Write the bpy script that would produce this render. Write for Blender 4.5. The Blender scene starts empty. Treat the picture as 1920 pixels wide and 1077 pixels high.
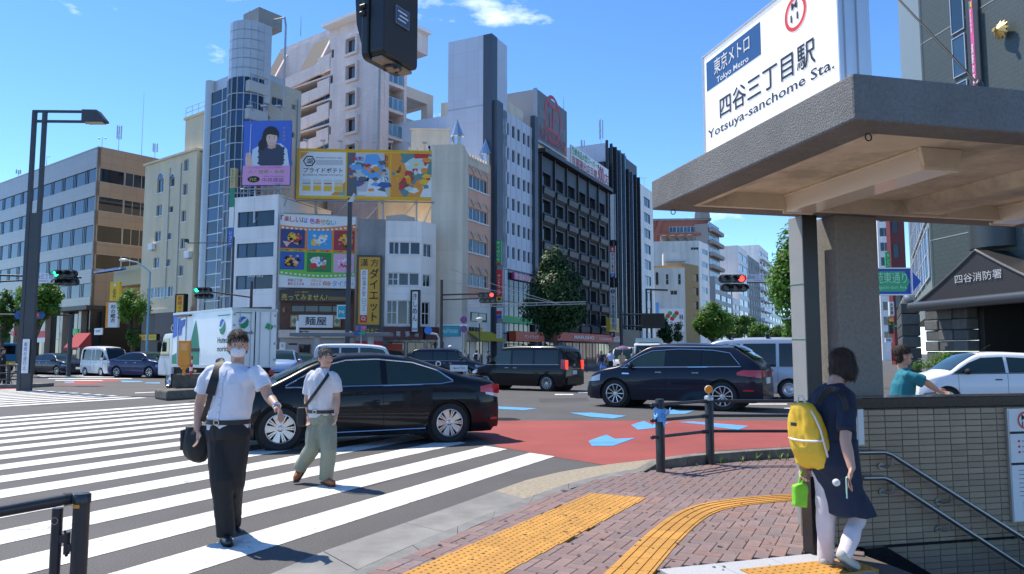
import bpy,bmesh,math,random
from mathutils import Vector,Matrix,noise
random.seed(7)
S=bpy.context.scene
C=S.collection
R=math.radians
# ------------------------------------------------------------------ camera
FPX,CX,CY,YH,CAMH=1400.0,960.0,538.5,662.0,1.5
PITCH=math.atan((YH-CY)/FPX)
cam_d=bpy.data.cameras.new('camera');cam_d.sensor_width=36.0;cam_d.lens=36.0*FPX/1920.0
cam_d.clip_start=0.05;cam_d.clip_end=3000
cam=bpy.data.objects.new('camera',cam_d);C.objects.link(cam)
cam.location=(0,0,CAMH);cam.rotation_euler=(R(90)+PITCH,0,0)
S.camera=cam
# ------------------------------------------------------------------ sky and sun
SUN_EL,SUN_X,SUN_Y=R(59),-0.80,0.60
w=bpy.data.worlds.new('World');S.world=w;w.use_nodes=True
nt=w.node_tree;nt.nodes.clear()
wo=nt.nodes.new('ShaderNodeOutputWorld');bg=nt.nodes.new('ShaderNodeBackground')
sky=nt.nodes.new('ShaderNodeTexSky');sky.sky_type='NISHITA';sky.sun_disc=False
sky.sun_elevation=SUN_EL;sky.sun_rotation=math.atan2(SUN_X,SUN_Y)
sky.air_density=0.6;sky.dust_density=0.0;sky.ozone_density=2.6;sky.altitude=40
hs=nt.nodes.new('ShaderNodeHueSaturation');hs.inputs['Saturation'].default_value=1.17;hs.inputs['Value'].default_value=1.0
tc=nt.nodes.new('ShaderNodeTexCoord');mp=nt.nodes.new('ShaderNodeMapping');mp.inputs['Scale'].default_value=(1,1,2.6)
mp.inputs['Location'].default_value=(4.34,19.31,8.723)
nz=nt.nodes.new('ShaderNodeTexNoise');nz.inputs['Scale'].default_value=3.4;nz.inputs['Detail'].default_value=9;nz.inputs['Roughness'].default_value=.62
cr=nt.nodes.new('ShaderNodeValToRGB');cr.color_ramp.elements[0].position=.635;cr.color_ramp.elements[1].position=.86
cr.color_ramp.elements[1].color=(.9,.9,.9,1)
mx=nt.nodes.new('ShaderNodeMix');mx.data_type='RGBA';mx.inputs[7].default_value=(9,9.3,9.8,1)
L=nt.links.new
L(sky.outputs[0],hs.inputs['Color']);L(tc.outputs['Generated'],mp.inputs[0]);L(mp.outputs[0],nz.inputs['Vector'])
L(nz.outputs[0],cr.inputs[0]);L(cr.outputs[0],mx.inputs[0]);L(hs.outputs[0],mx.inputs[6]);L(mx.outputs[2],bg.inputs[0])
bg.inputs[1].default_value=0.15
L(bg.outputs[0],wo.inputs[0])
sl=bpy.data.lights.new('sun','SUN');sl.energy=3.2;sl.angle=R(.53);sl.color=(1,.92,.80)
so=bpy.data.objects.new('sun',sl);C.objects.link(so);so.location=(-30,25,60)
so.rotation_euler=Vector((SUN_X*math.cos(SUN_EL),SUN_Y*math.cos(SUN_EL),math.sin(SUN_EL))).to_track_quat('Z','Y').to_euler()
S.view_settings.view_transform='Standard';S.view_settings.look='None'
S.view_settings.gamma=1;S.view_settings.exposure=1.04;S.view_settings.use_curve_mapping=False
S.cycles.use_denoising=True;S.cycles.max_bounces=6;S.cycles.transparent_max_bounces=8
S.cycles.sample_clamp_indirect=4
# ------------------------------------------------------------------ pixel helpers (photo pixels -> places in the world)
def ray(px,py):
 u=(px-CX)/FPX;v=(CY-py)/FPX
 return Vector((u,math.cos(PITCH)-v*math.sin(PITCH),math.sin(PITCH)+v*math.cos(PITCH)))
def G(px,py,z=0.0):
 d=ray(px,py);t=(z-CAMH)/d.z;return Vector((d.x*t,d.y*t,z))
def AT(px,py,Y):
 d=ray(px,py);t=Y/d.y;return Vector((d.x*t,Y,CAMH+d.z*t))
def hv(az):return Vector((math.sin(R(az)),math.cos(R(az)),0))
# ------------------------------------------------------------------ materials
_m={}
def M(name,col=(.5,.5,.5),rough=.6,metal=0,var=0,scale=4,bump=0,bscale=80,spec=.5,coat=0,emit=0,objvar=0,stretch=None,streak=0,dirt=0,grid=None):
 if name in _m:return _m[name]
 m=bpy.data.materials.new(name);m.use_nodes=True;n=m.node_tree;b=n.nodes['Principled BSDF']
 lk=n.links.new
 b.inputs['Base Color'].default_value=(*col,1);b.inputs['Roughness'].default_value=rough
 b.inputs['Metallic'].default_value=metal;b.inputs['Specular IOR Level'].default_value=spec
 if coat:b.inputs['Coat Weight'].default_value=coat;b.inputs['Coat Roughness'].default_value=.04
 if emit:
  b.inputs['Emission Color'].default_value=(*col,1);b.inputs['Emission Strength'].default_value=emit
 co=None
 def coord():
  nonlocal co
  if co is None:
   t=n.nodes.new('ShaderNodeTexCoord');co=t.outputs['Object']
   if stretch:
    mpn=n.nodes.new('ShaderNodeMapping');mpn.inputs['Scale'].default_value=stretch
    lk(co,mpn.inputs[0]);co=mpn.outputs[0]
  return co
 cur=None
 def mul(fac_socket,lo,hi):
  nonlocal cur
  mr=n.nodes.new('ShaderNodeMapRange');mr.inputs[3].default_value=lo;mr.inputs[4].default_value=hi
  lk(fac_socket,mr.inputs[0])
  mxn=n.nodes.new('ShaderNodeMix');mxn.data_type='RGBA';mxn.blend_type='MULTIPLY';mxn.inputs[0].default_value=1
  if cur is None:mxn.inputs[6].default_value=(*col,1)
  else:lk(cur,mxn.inputs[6])
  lk(mr.outputs[0],mxn.inputs[7]);cur=mxn.outputs[2]
  return mr
 if var:
  t=n.nodes.new('ShaderNodeTexNoise');t.inputs['Scale'].default_value=scale;t.inputs['Detail'].default_value=6;t.inputs['Roughness'].default_value=.65
  lk(coord(),t.inputs['Vector']);mr=mul(t.outputs[0],1-var,1+var);mr.inputs[1].default_value=.25;mr.inputs[2].default_value=.75
 if streak:
  mpn=n.nodes.new('ShaderNodeMapping');mpn.inputs['Scale'].default_value=(.55,.55,.05);lk(coord(),mpn.inputs[0])
  t=n.nodes.new('ShaderNodeTexNoise');t.inputs['Scale'].default_value=1.6;t.inputs['Detail'].default_value=5
  lk(mpn.outputs[0],t.inputs['Vector']);mr=mul(t.outputs[0],1-streak*.6,1.03);mr.inputs[1].default_value=.32;mr.inputs[2].default_value=.6
 if dirt:
  t=n.nodes.new('ShaderNodeTexNoise');t.inputs['Scale'].default_value=1.1;t.inputs['Detail'].default_value=8;t.inputs['Roughness'].default_value=.7
  lk(coord(),t.inputs['Vector']);mr=mul(t.outputs[0],1-dirt,1);mr.inputs[1].default_value=.38;mr.inputs[2].default_value=.55
 if grid:
  sx=n.nodes.new('ShaderNodeSeparateXYZ');lk(coord(),sx.inputs[0]);ad=n.nodes.new('ShaderNodeMath');lk(sx.outputs[0],ad.inputs[0]);lk(sx.outputs[1],ad.inputs[1])
  cb_=n.nodes.new('ShaderNodeCombineXYZ');lk(ad.outputs[0],cb_.inputs[0]);lk(sx.outputs[2],cb_.inputs[1])
  br=n.nodes.new('ShaderNodeTexBrick');lk(cb_.outputs[0],br.inputs['Vector']);br.offset=grid[3]if len(grid)>3 else 0;br.inputs['Scale'].default_value=1;br.inputs['Brick Width'].default_value=grid[0];br.inputs['Row Height'].default_value=grid[1];br.inputs['Mortar Size'].default_value=.018;br.inputs['Mortar Smooth'].default_value=.1
  br.inputs['Color1'].default_value=(1,1,1,1);br.inputs['Color2'].default_value=(.93,.93,.93,1);br.inputs['Mortar'].default_value=(1-grid[2],)*3+(1,)
  mul(br.outputs[0],0,1)
 if objvar:
  oi=n.nodes.new('ShaderNodeObjectInfo');mul(oi.outputs['Random'],1-objvar,1+objvar)
 if cur is not None:
  lk(cur,b.inputs['Base Color'])
 if bump:
  t=n.nodes.new('ShaderNodeTexNoise');t.inputs['Scale'].default_value=bscale;t.inputs['Detail'].default_value=4
  lk(coord(),t.inputs['Vector'])
  bp=n.nodes.new('ShaderNodeBump');bp.inputs['Strength'].default_value=bump;bp.inputs['Distance'].default_value=.01
  lk(t.outputs[0],bp.inputs['Height']);lk(bp.outputs[0],b.inputs['Normal'])
 _m[name]=m;return m
 # ------------------------------------------------------------------ mesh builder
class MB:
 def __init__(s):s.v=[];s.f=[];s.m=[]
 def add(s,vs,fs,mat=0):
  o=len(s.v);s.v+=[tuple(v)for v in vs];s.f+=[tuple(i+o for i in f)for f in fs];s.m+=[mat]*len(fs);return s
 def box(s,x0,y0,z0,x1,y1,z1,mat=0):
  if x0>x1:x0,x1=x1,x0
  if y0>y1:y0,y1=y1,y0
  if z0>z1:z0,z1=z1,z0
  return s.add([(x0,y0,z0),(x1,y0,z0),(x1,y1,z0),(x0,y1,z0),(x0,y0,z1),(x1,y0,z1),(x1,y1,z1),(x0,y1,z1)],[(0,3,2,1),(4,5,6,7),(0,1,5,4),(1,2,6,5),(2,3,7,6),(3,0,4,7)],mat)
 def prism(s,poly,a,b,axis='z',mat=0):
  n=len(poly)
  if axis=='z':vs=[(p[0],p[1],a)for p in poly]+[(p[0],p[1],b)for p in poly]
  elif axis=='y':vs=[(p[0],a,p[1])for p in poly]+[(p[0],b,p[1])for p in poly]
  else:vs=[(a,p[0],p[1])for p in poly]+[(b,p[0],p[1])for p in poly]
  fs=[tuple(range(n-1,-1,-1)),tuple(range(n,2*n))]+[(i,(i+1)%n,(i+1)%n+n,i+n)for i in range(n)]
  return s.add(vs,fs,mat)
 def tube(s,pts,rad,n=10,mat=0,cap=True,flat=1.0):
  pts=[Vector(p)for p in pts]
  if not isinstance(rad,(list,tuple)):rad=[rad]*len(pts)
  o=len(s.v);k=len(pts);up=None
  for i,p in enumerate(pts):
   t=(pts[min(i+1,k-1)]-pts[max(i-1,0)])
   if t.length<1e-9:t=Vector((0,0,1))
   t.normalize()
   if up is None:up=Vector((0,0,1))if abs(t.z)<.9 else Vector((1,0,0))
   a=t.cross(up)
   if a.length<1e-6:a=t.cross(Vector((0,1,0)))
   a.normalize();b=a.cross(t);up=b
   for j in range(n):
    q=2*math.pi*j/n
    s.v.append(tuple(p+a*math.cos(q)*rad[i]+b*math.sin(q)*rad[i]*flat))
  for i in range(k-1):
   for j in range(n):
    s.f.append((o+i*n+j,o+i*n+(j+1)%n,o+(i+1)*n+(j+1)%n,o+(i+1)*n+j));s.m.append(mat)
  if cap:
   s.f.append(tuple(o+j for j in range(n-1,-1,-1)));s.m.append(mat)
   s.f.append(tuple(o+(k-1)*n+j for j in range(n)));s.m.append(mat)
  return s
 def lathe(s,prof,n=20,c=(0,0,0),axis='z',mat=0,cap=True):
  o=len(s.v);k=len(prof)
  for r,h in prof:
   for j in range(n):
    q=2*math.pi*j/n;x,y=r*math.cos(q),r*math.sin(q)
    p=(x,y,h)if axis=='z' else((x,h,y)if axis=='y' else(h,x,y))
    s.v.append((p[0]+c[0],p[1]+c[1],p[2]+c[2]))
  for i in range(k-1):
   for j in range(n):
    s.f.append((o+i*n+j,o+i*n+(j+1)%n,o+(i+1)*n+(j+1)%n,o+(i+1)*n+j));s.m.append(mat)
  if cap:
   s.f.append(tuple(o+j for j in range(n-1,-1,-1)));s.m.append(mat)
   s.f.append(tuple(o+(k-1)*n+j for j in range(n)));s.m.append(mat)
  return s
 def ball(s,c,r,n=10,mat=0,sc=(1,1,1)):
  prof=[(max(1e-4,r*math.sin(math.pi*i/n)),-r*math.cos(math.pi*i/n))for i in range(n+1)]
  o=len(s.v);s.lathe(prof,n*2 if n<8 else n+4,(0,0,0),'z',mat)
  for i in range(o,len(s.v)):
   v=s.v[i];s.v[i]=(v[0]*sc[0]+c[0],v[1]*sc[1]+c[1],v[2]*sc[2]+c[2])
  return s
 def mesh(s,name,mats,smooth=False,angle=40):
  me=bpy.data.meshes.new(name);me.from_pydata(s.v,[],s.f);me.update()
  for m in(mats if isinstance(mats,(list,tuple))else[mats]):me.materials.append(m)
  if any(s.m):me.polygons.foreach_set('material_index',s.m)
  bm=bmesh.new();bm.from_mesh(me);bmesh.ops.recalc_face_normals(bm,faces=bm.faces);bm.to_mesh(me);bm.free()
  if smooth:
   me.polygons.foreach_set('use_smooth',[True]*len(me.polygons));me.set_sharp_from_angle(angle=R(angle))
  return me
 def put(s,name,mats,parent=None,loc=(0,0,0),rz=0,smooth=False,bevel=0,angle=40,segs=2):
  return link(name,s.mesh(name,mats,smooth,angle),parent,loc,rz,bevel,segs)
def link(name,me,parent=None,loc=(0,0,0),rz=0,bevel=0,segs=2):
 o=bpy.data.objects.new(name,me);C.objects.link(o);o.parent=parent;o.location=loc
 if rz:o.rotation_euler=(0,0,rz)
 if bevel:
  md=o.modifiers.new('bevel','BEVEL');md.width=bevel;md.segments=segs;md.limit_method='ANGLE';md.angle_limit=R(35)
 return o
def tag(o,label,cat,group=None):
 o['label']=label;o['category']=cat
 if group:o['group']=group
 return o
def struct(o,label=None):
 o['kind']='structure'
 if label:o['label']=label
 return o
def thing(name,label,cat,loc=(0,0,0),rz=0,group=None):
 o=bpy.data.objects.new(name,None);C.objects.link(o);o.empty_display_size=.2
 o.location=loc;o.rotation_euler=(0,0,rz);tag(o,label,cat,group);return o
def dup(root,loc,rz,label,parent=None):
 r=root.copy();C.objects.link(r);r.location=loc;r.rotation_euler=(0,0,rz)
 if label:r['label']=label
 def rec(src,dst):
  for ch in src.children:
   c=ch.copy();C.objects.link(c);c.parent=dst;rec(ch,c)
 rec(root,r);return r
 # ------------------------------------------------------------------ lettering
_tx={}
TMP=bpy.data.scenes.new('workbench');TVL=TMP.view_layers[0]
def evalmesh(o):
 TMP.collection.objects.link(o);TVL.update();dg=TVL.depsgraph
 me=bpy.data.meshes.new_from_object(o.evaluated_get(dg),depsgraph=dg);bpy.data.objects.remove(o);return me
def text_mesh(body,bold=.01,res=2):
 fat=bold
 if any(ord(q)>0x4e00 for q in body):bold=0
 elif any(ord(q)>0x3000 for q in body):bold=min(bold,.010)
 k=(body,bold)
 if k in _tx:return _tx[k]
 cu=bpy.data.curves.new('lettering','FONT');cu.body=body;cu.resolution_u=res;cu.offset=bold;cu.align_x='CENTER'
 cu.space_line=1.0
 me=evalmesh(bpy.data.objects.new('lettering',cu))
 vs=[v.co.copy()for v in me.vertices];fs=[tuple(p.vertices)for p in me.polygons]
 bpy.data.meshes.remove(me);bpy.data.curves.remove(cu)
 x0=min(v.x for v in vs);x1=max(v.x for v in vs);y0=min(v.y for v in vs);y1=max(v.y for v in vs)
 _tx[k]=([((v.x-x0)/(x1-x0),(v.y-y0)/(y1-y0))for v in vs],fs,(x1-x0)/(y1-y0));return _tx[k]
def text(body,x,z,w,h,y,parent,mat,loc=(0,0,0),rz=0,bold=.012,name='lettering',keep=False):
 """lettering filling the box x..x+w, z..z+h in the plane y (facing -y) of the parent's axes"""
 vs,fs,asp=text_mesh(body,bold)
 if keep:
  nw=min(w,h*asp);nh=nw/asp;x+=(w-nw)/2;z+=(h-nh)/2;w,h=nw,nh
 mb=MB();mb.add([(x+a*w,y,z+b*h)for a,b in vs],fs)
 if bold>.015 and any(ord(q)>0x4e00 for q in body):
  e=.012*h/(1+body.count('\n'))
  for k_,(dx,dz)in enumerate(((1,0),(-1,0),(0,1),(0,-1))):mb.add([(x+a*w+dx*e,y+.0006*(k_+1),z+b*h+dz*e)for a,b in vs],fs)
 me=bpy.data.meshes.new(name);me.from_pydata(mb.v,[],mb.f);me.materials.append(mat);me.update()
 return link(name,me,parent,loc,rz)
 # ------------------------------------------------------------------ faces of buildings
class Face:
 """a vertical plane: local x to the right as seen from outside, y into the building, z up"""
 def __init__(s,O,r,root=None,y=0):
  s.O=Vector((O[0],O[1],0));s.r=Vector((r[0],r[1],0)).normalized();s.n=Vector((s.r.y,-s.r.x,0))
  s.az=math.atan2(s.r.y,s.r.x);s.root=root;s.loc=(0,0,0);s.rz=0
  if root is not None:s.attach(root)
 def attach(s,root):
  s.root=root;a=root.rotation_euler.z
  d=s.O-root.location;s.loc=(d.x*math.cos(a)+d.y*math.sin(a),-d.x*math.sin(a)+d.y*math.cos(a),-root.location.z)
  s.rz=s.az-a
 def px(s,px,py,c=0):
  d=ray(px,py);o=s.O+s.n*c-Vector((0,0,CAMH));t=o.dot(s.n)/d.dot(s.n)
  p=d*t;return(p-s.O).dot(s.r),p.z+CAMH
 def rect(s,x0,y0,x1,y1,c=0):
  a=s.px(x0,y0,c);b=s.px(x1,y1,c);return(a[0],b[1],b[0],a[1])
 def W(s,x,z,y=0):return s.O+s.r*x-s.n*y+Vector((0,0,z))
 def put(s,name,mb,mats,parent=None,**k):
  return mb.put(name,mats,parent or s.root,(0,0,0)if parent and parent is not s.root else s.loc,0 if parent and parent is not s.root else s.rz,**k)
 def box(s,name,rc,y0,y1,mat,**k):
  return s.put(name,MB().box(rc[0],y0,rc[1],rc[2],y1,rc[3]),mat,**k)
 def wall(s,name,x0,x1,z0,z1,holes,mat,depth=.18,thick=.3,y=0):
  mb=MB();e=1e-5
  hs_=[(max(a,x0),max(b,z0),min(c,x1),min(d,z1))for a,b,c,d in holes]
  xs=sorted({round(v,4)for h in hs_ for v in(h[0],h[2])}|{round(x0,4),round(x1,4)})
  zs=sorted({round(v,4)for h in hs_ for v in(h[1],h[3])}|{round(z0,4),round(z1,4)})
  def hole(x,z):return any(h[0]-e<x<h[2]+e and h[1]-e<z<h[3]+e for h in hs_)
  for j in range(len(zs)-1):
   st=None
   for i in range(len(xs)):
    inside=i<len(xs)-1 and not hole((xs[i]+xs[i+1])/2,(zs[j]+zs[j+1])/2)
    if inside and st is None:st=xs[i]
    if not inside and st is not None:
     mb.add([(st,y,zs[j]),(xs[i],y,zs[j]),(xs[i],y,zs[j+1]),(st,y,zs[j+1])],[(0,1,2,3)]);st=None
  for a,b,c,d in hs_:
   q=[(a,b),(c,b),(c,d),(a,d)]
   for i in range(4):
    p,r_=q[i],q[(i+1)%4]
    mb.add([(p[0],y,p[1]),(r_[0],y,r_[1]),(r_[0],y+depth,r_[1]),(p[0],y+depth,p[1])],[(0,1,2,3)])
  for(p,r_)in(((x0,z0),(x0,z1)),((x1,z0),(x1,z1)),((x0,z1),(x1,z1)),((x0,z0),(x1,z0))):
   mb.add([(p[0],y,p[1]),(r_[0],y,r_[1]),(r_[0],y+thick,r_[1]),(p[0],y+thick,p[1])],[(0,1,2,3)])
  return s.put(name,mb,mat)
 def win(s,rc,nx=2,nz=1,fr=None,gl=None,y=.12,t=.05,name='window',parent=None):
  w_,h_=round(rc[2]-rc[0],2),round(rc[3]-rc[1],2)
  me=window_mesh(w_,h_,nx,nz,fr or M_FRAME,gl or M_GLASS,t)
  x,z=rc[0],rc[1]
  ca,sa=math.cos(s.rz),math.sin(s.rz)
  return link(name,me,parent or s.root,(s.loc[0]+x*ca-y*sa,s.loc[1]+x*sa+y*ca,s.loc[2]+z),s.rz)
 def text(s,body,rc,mat,y=-.03,**k):
  return text(body,rc[0],rc[1],rc[2]-rc[0],rc[3]-rc[1],y,k.pop('parent',s.root),mat,k.pop('loc',s.loc),k.pop('rz',s.rz),**k)
 def prism(s,name,poly,y0,y1,mat,**k):
  return s.put(name,MB().prism(poly,y0,y1,'y'),mat,**k)
_w={}
def window_mesh(w_,h_,nx,nz,fr,gl,t):
 k=(w_,h_,nx,nz,fr.name,gl.name,t)
 if k in _w:return _w[k]
 mb=MB();d=.07
 mb.box(0,0,0,t,d,h_);mb.box(w_-t,0,0,w_,d,h_);mb.box(t,0,0,w_-t,d,t);mb.box(t,0,h_-t,w_-t,d,h_)
 for i in range(1,nx):x=w_*i/nx;mb.box(x-t*.45,.004,t,x+t*.45,d,h_-t)
 for j in range(1,nz):z=h_*j/nz;mb.box(t,.008,z-t*.4,w_-t,d,z+t*.4)
 for i in range(nx):
  x0,x1=w_*i/nx,w_*(i+1)/nx;dy=.03+.012*(i%2)
  mb.add([(x0,dy,0),(x1,dy,0),(x1,dy,h_),(x0,dy,h_)],[(0,1,2,3)],1)
 me=mb.mesh('window',[fr,gl]);_w[k]=me;return me
def root_face(name,label,cat,O,r,group=None):
 f=Face(O,r);e=thing(name,label,cat,f.O,f.az,group);f.attach(e);return f
M_FRAME=M('aluminium frame',(.55,.56,.57),.4,.6)
M_DFRAME=M('dark frame',(.03,.03,.035),.4,.3)
M_WFRAME=M('white frame',(.75,.75,.76),.4)
def glassmat(name,col,objvar=.5,rough=.03,spec=.6):return M(name,col,rough,0,spec=spec,objvar=objvar)
M_GLASS=glassmat('window glass',(.020,.025,.030),.7)
M_BGLASS=glassmat('blue window glass',(.035,.075,.12),.5)
M_DGLASS=glassmat('dark window glass',(.015,.018,.022),.5)
M_BLACK=M('black paint',(.012,.012,.014),.35)
M_WHITE=M('white board',(.78,.78,.78),.5,var=.04)
M_INK=M('black ink',(.012,.012,.015),.6)
M_RED=M('red print',(.62,.03,.03),.5)
M_BLUE=M('blue print',(.03,.13,.5),.5)
M_GREEN=M('green print',(.02,.35,.10),.5)
M_YEL=M('yellow print',(.85,.52,.02),.5)
M_STEEL=M('galvanised steel',(.42,.44,.46),.45,.7,var=.12,scale=9)
M_DSTEEL=M('dark painted steel',(.035,.038,.042),.42,.2,var=.2,scale=6)
# ================================================================== THE GROUND
E1,E2=hv(26),hv(116)
AST=13.4
fS=Face(G(1603,224,2.70).xy,hv(90-AST))
def LS(p):d=Vector((p[0],p[1],0))-fS.O;return d.dot(fS.r),-d.dot(fS.n)
def asphalt(name,col,speck=.35):
 m=M(name,col,.78,spec=.35);n=m.node_tree;b=n.nodes['Principled BSDF'];lk=n.links.new
 t=n.nodes.new('ShaderNodeTexCoord')
 big=n.nodes.new('ShaderNodeTexNoise');big.inputs['Scale'].default_value=.5;big.inputs['Detail'].default_value=7;big.inputs['Roughness'].default_value=.65
 fine=n.nodes.new('ShaderNodeTexNoise');fine.inputs['Scale'].default_value=75;fine.inputs['Detail'].default_value=3
 vor=n.nodes.new('ShaderNodeTexVoronoi');vor.inputs['Scale'].default_value=55
 for q in(big,fine,vor):lk(t.outputs['Object'],q.inputs['Vector'])
 r1=n.nodes.new('ShaderNodeMapRange');r1.inputs[1].default_value=.3;r1.inputs[2].default_value=.7;r1.inputs[3].default_value=.82;r1.inputs[4].default_value=1.16;lk(big.outputs[0],r1.inputs[0])
 r2=n.nodes.new('ShaderNodeMapRange');r2.inputs[1].default_value=.3;r2.inputs[2].default_value=.7;r2.inputs[3].default_value=1-speck;r2.inputs[4].default_value=1+speck;lk(fine.outputs[0],r2.inputs[0])
 r3=n.nodes.new('ShaderNodeMapRange');r3.inputs[1].default_value=.0;r3.inputs[2].default_value=.16;r3.inputs[3].default_value=1+speck*2;r3.inputs[4].default_value=1;lk(vor.outputs[0],r3.inputs[0])
 m1=n.nodes.new('ShaderNodeMath');m1.operation='MULTIPLY';lk(r1.outputs[0],m1.inputs[0]);lk(r2.outputs[0],m1.inputs[1])
 m2=n.nodes.new('ShaderNodeMath');m2.operation='MULTIPLY';lk(m1.outputs[0],m2.inputs[0]);lk(r3.outputs[0],m2.inputs[1])
 mxn=n.nodes.new('ShaderNodeMix');mxn.data_type='RGBA';mxn.blend_type='MULTIPLY';mxn.inputs[0].default_value=1;mxn.inputs[6].default_value=(*col,1)
 lk(m2.outputs[0],mxn.inputs[7]);lk(mxn.outputs[2],b.inputs['Base Color'])
 bp=n.nodes.new('ShaderNodeBump');bp.inputs['Strength'].default_value=.5;bp.inputs['Distance'].default_value=.006
 lk(fine.outputs[0],bp.inputs['Height']);lk(bp.outputs[0],b.inputs['Normal'])
 return m
M_ASPH=asphalt('asphalt',(.092,.088,.085))
M_REDA=asphalt('red asphalt',(.29,.066,.054),.2)
def roadpaint(name,col,wear=.5):
 m=M(name,col,.6);n=m.node_tree;b=n.nodes['Principled BSDF'];lk=n.links.new
 t=n.nodes.new('ShaderNodeTexCoord');a=n.nodes.new('ShaderNodeTexNoise');a.inputs['Scale'].default_value=2.2;a.inputs['Detail'].default_value=10;a.inputs['Roughness'].default_value=.75
 mpn=n.nodes.new('ShaderNodeMapping');mpn.inputs['Rotation'].default_value=(0,0,R(26));mpn.inputs['Scale'].default_value=(2.2,.55,1)
 lk(t.outputs['Object'],mpn.inputs[0]);lk(mpn.outputs[0],a.inputs['Vector'])
 r=n.nodes.new('ShaderNodeValToRGB');r.color_ramp.elements[0].position=.50;r.color_ramp.elements[1].position=.70
 r.color_ramp.elements[0].color=(*col,1);r.color_ramp.elements[1].color=(*[c*(1-wear)+.12*wear for c in col],1)
 lk(a.outputs[0],r.inputs[0])
 vo=n.nodes.new('ShaderNodeTexVoronoi');vo.feature='DISTANCE_TO_EDGE';vo.inputs['Scale'].default_value=2.6;dn=n.nodes.new('ShaderNodeTexNoise');dn.inputs['Scale'].default_value=5;dn.inputs['Detail'].default_value=5;lk(t.outputs['Object'],dn.inputs['Vector'])
 vm=n.nodes.new('ShaderNodeVectorMath');vm.operation='MULTIPLY_ADD';vm.inputs[1].default_value=(.5,.5,.5);lk(dn.outputs['Color'],vm.inputs[0]);lk(t.outputs['Object'],vm.inputs[2]);lk(vm.outputs[0],vo.inputs['Vector'])
 cm=n.nodes.new('ShaderNodeMapRange');cm.inputs[1].default_value=.0;cm.inputs[2].default_value=.02;cm.inputs[3].default_value=.5;cm.inputs[4].default_value=1;lk(vo.outputs[0],cm.inputs[0])
 st=n.nodes.new('ShaderNodeTexNoise');st.inputs['Scale'].default_value=1.0;st.inputs['Detail'].default_value=6;sm_=n.nodes.new('ShaderNodeMapping');sm_.inputs['Rotation'].default_value=(0,0,R(-12));sm_.inputs['Scale'].default_value=(.25,3.2,1);lk(t.outputs['Object'],sm_.inputs[0]);lk(sm_.outputs[0],st.inputs['Vector'])
 sr_=n.nodes.new('ShaderNodeMapRange');sr_.inputs[1].default_value=.52;sr_.inputs[2].default_value=.75;sr_.inputs[3].default_value=1;sr_.inputs[4].default_value=.72;lk(st.outputs[0],sr_.inputs[0])
 mm=n.nodes.new('ShaderNodeMath');mm.operation='MULTIPLY';lk(cm.outputs[0],mm.inputs[0]);lk(sr_.outputs[0],mm.inputs[1])
 mw=n.nodes.new('ShaderNodeMix');mw.data_type='RGBA';mw.blend_type='MULTIPLY';mw.inputs[0].default_value=1;lk(r.outputs[0],mw.inputs[6]);lk(mm.outputs[0],mw.inputs[7]);lk(mw.outputs[2],b.inputs['Base Color'])
 f=n.nodes.new('ShaderNodeTexNoise');f.inputs['Scale'].default_value=90;lk(t.outputs['Object'],f.inputs['Vector'])
 bp=n.nodes.new('ShaderNodeBump');bp.inputs['Strength'].default_value=.25;bp.inputs['Distance'].default_value=.005
 lk(f.outputs[0],bp.inputs['Height']);lk(bp.outputs[0],b.inputs['Normal'])
 return m
M_WPAINT=roadpaint('white road paint',(.74,.73,.69),.55)
M_BPAINT=roadpaint('blue road paint',(.10,.34,.62),.3)
WALL_Y=LS(G(1650,1016))[1]
HX0=LS(G(1640,1050))[0];HX1,HY0,HY1=HX0+6.5,WALL_Y-1.75,WALL_Y
def holed_sheet(z,x0,x1,y0,y1):
 mb=MB();xs=[x0,HX0,HX1,x1];ys=[y0,HY0,HY1,y1]
 for i in range(3):
  for j in range(3):
   if i==1 and j==1:continue
   mb.add([(xs[i],ys[j],z),(xs[i+1],ys[j],z),(xs[i+1],ys[j+1],z),(xs[i],ys[j+1],z)],[(0,1,2,3)])
 return mb
ROAD=struct(holed_sheet(0,-700,700,-300,1500).put('road',M_ASPH,None,fS.O,fS.az))
def gpoly(name,pts,z,mat,parent=None,px=True,kind=True):
 P=[G(*p,z)if px else Vector((p[0],p[1],z))for p in pts]
 a=sum(P[i].x*P[(i+1)%len(P)].y-P[(i+1)%len(P)].x*P[i].y for i in range(len(P)))
 if a<0:P.reverse()
 mb=MB();mb.add(P,[tuple(range(len(P)))])
 o=mb.put(name,mat)
 if kind:o['kind']='structure'
 return o
def toroad(o):
 o.parent=ROAD;o.matrix_parent_inverse=(Matrix.Translation(fS.O)@Matrix.Rotation(fS.az,4,'Z')).inverted();return o
def stripe(s0,s1,d0,d1a,d1b,z=.004):
 P=[E2*s0+E1*d0,E2*s0+E1*d1a,E2*s1+E1*d1b,E2*s1+E1*d0]
 mb=MB();mb.add([(p.x,p.y,z)for p in P],[(0,1,2,3)])
 return toroad(mb.put('crosswalk_stripe',M_WPAINT))
for k in range(15):
 s=-4.27-k*.985;e0=10.18+(-4.29-s)*.44
 stripe(s,s-.49,e0-9.5 if k>3 else e0-8.2,e0,e0+.2)
for k in range(11):
 s=-22.0-k*.97;e0=17.3+(-22-s)*.19
 stripe(s,s-.47,e0-12,e0,e0+.09)
def mark(pts,mat,z=.004,name='road_marking'):o=gpoly(name,pts,z,mat,kind=False);return toroad(o)
for y,x0,x1 in((700.5,75,215),(703,72,232),(706,75,262),(709.3,92,245),(712.8,105,190)):
 mark([(x0,y),(x1,y+.3),(x1+4,y+1.5),(x0-3,y+1.2)],M_WPAINT,name='crosswalk_stripe')
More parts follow.
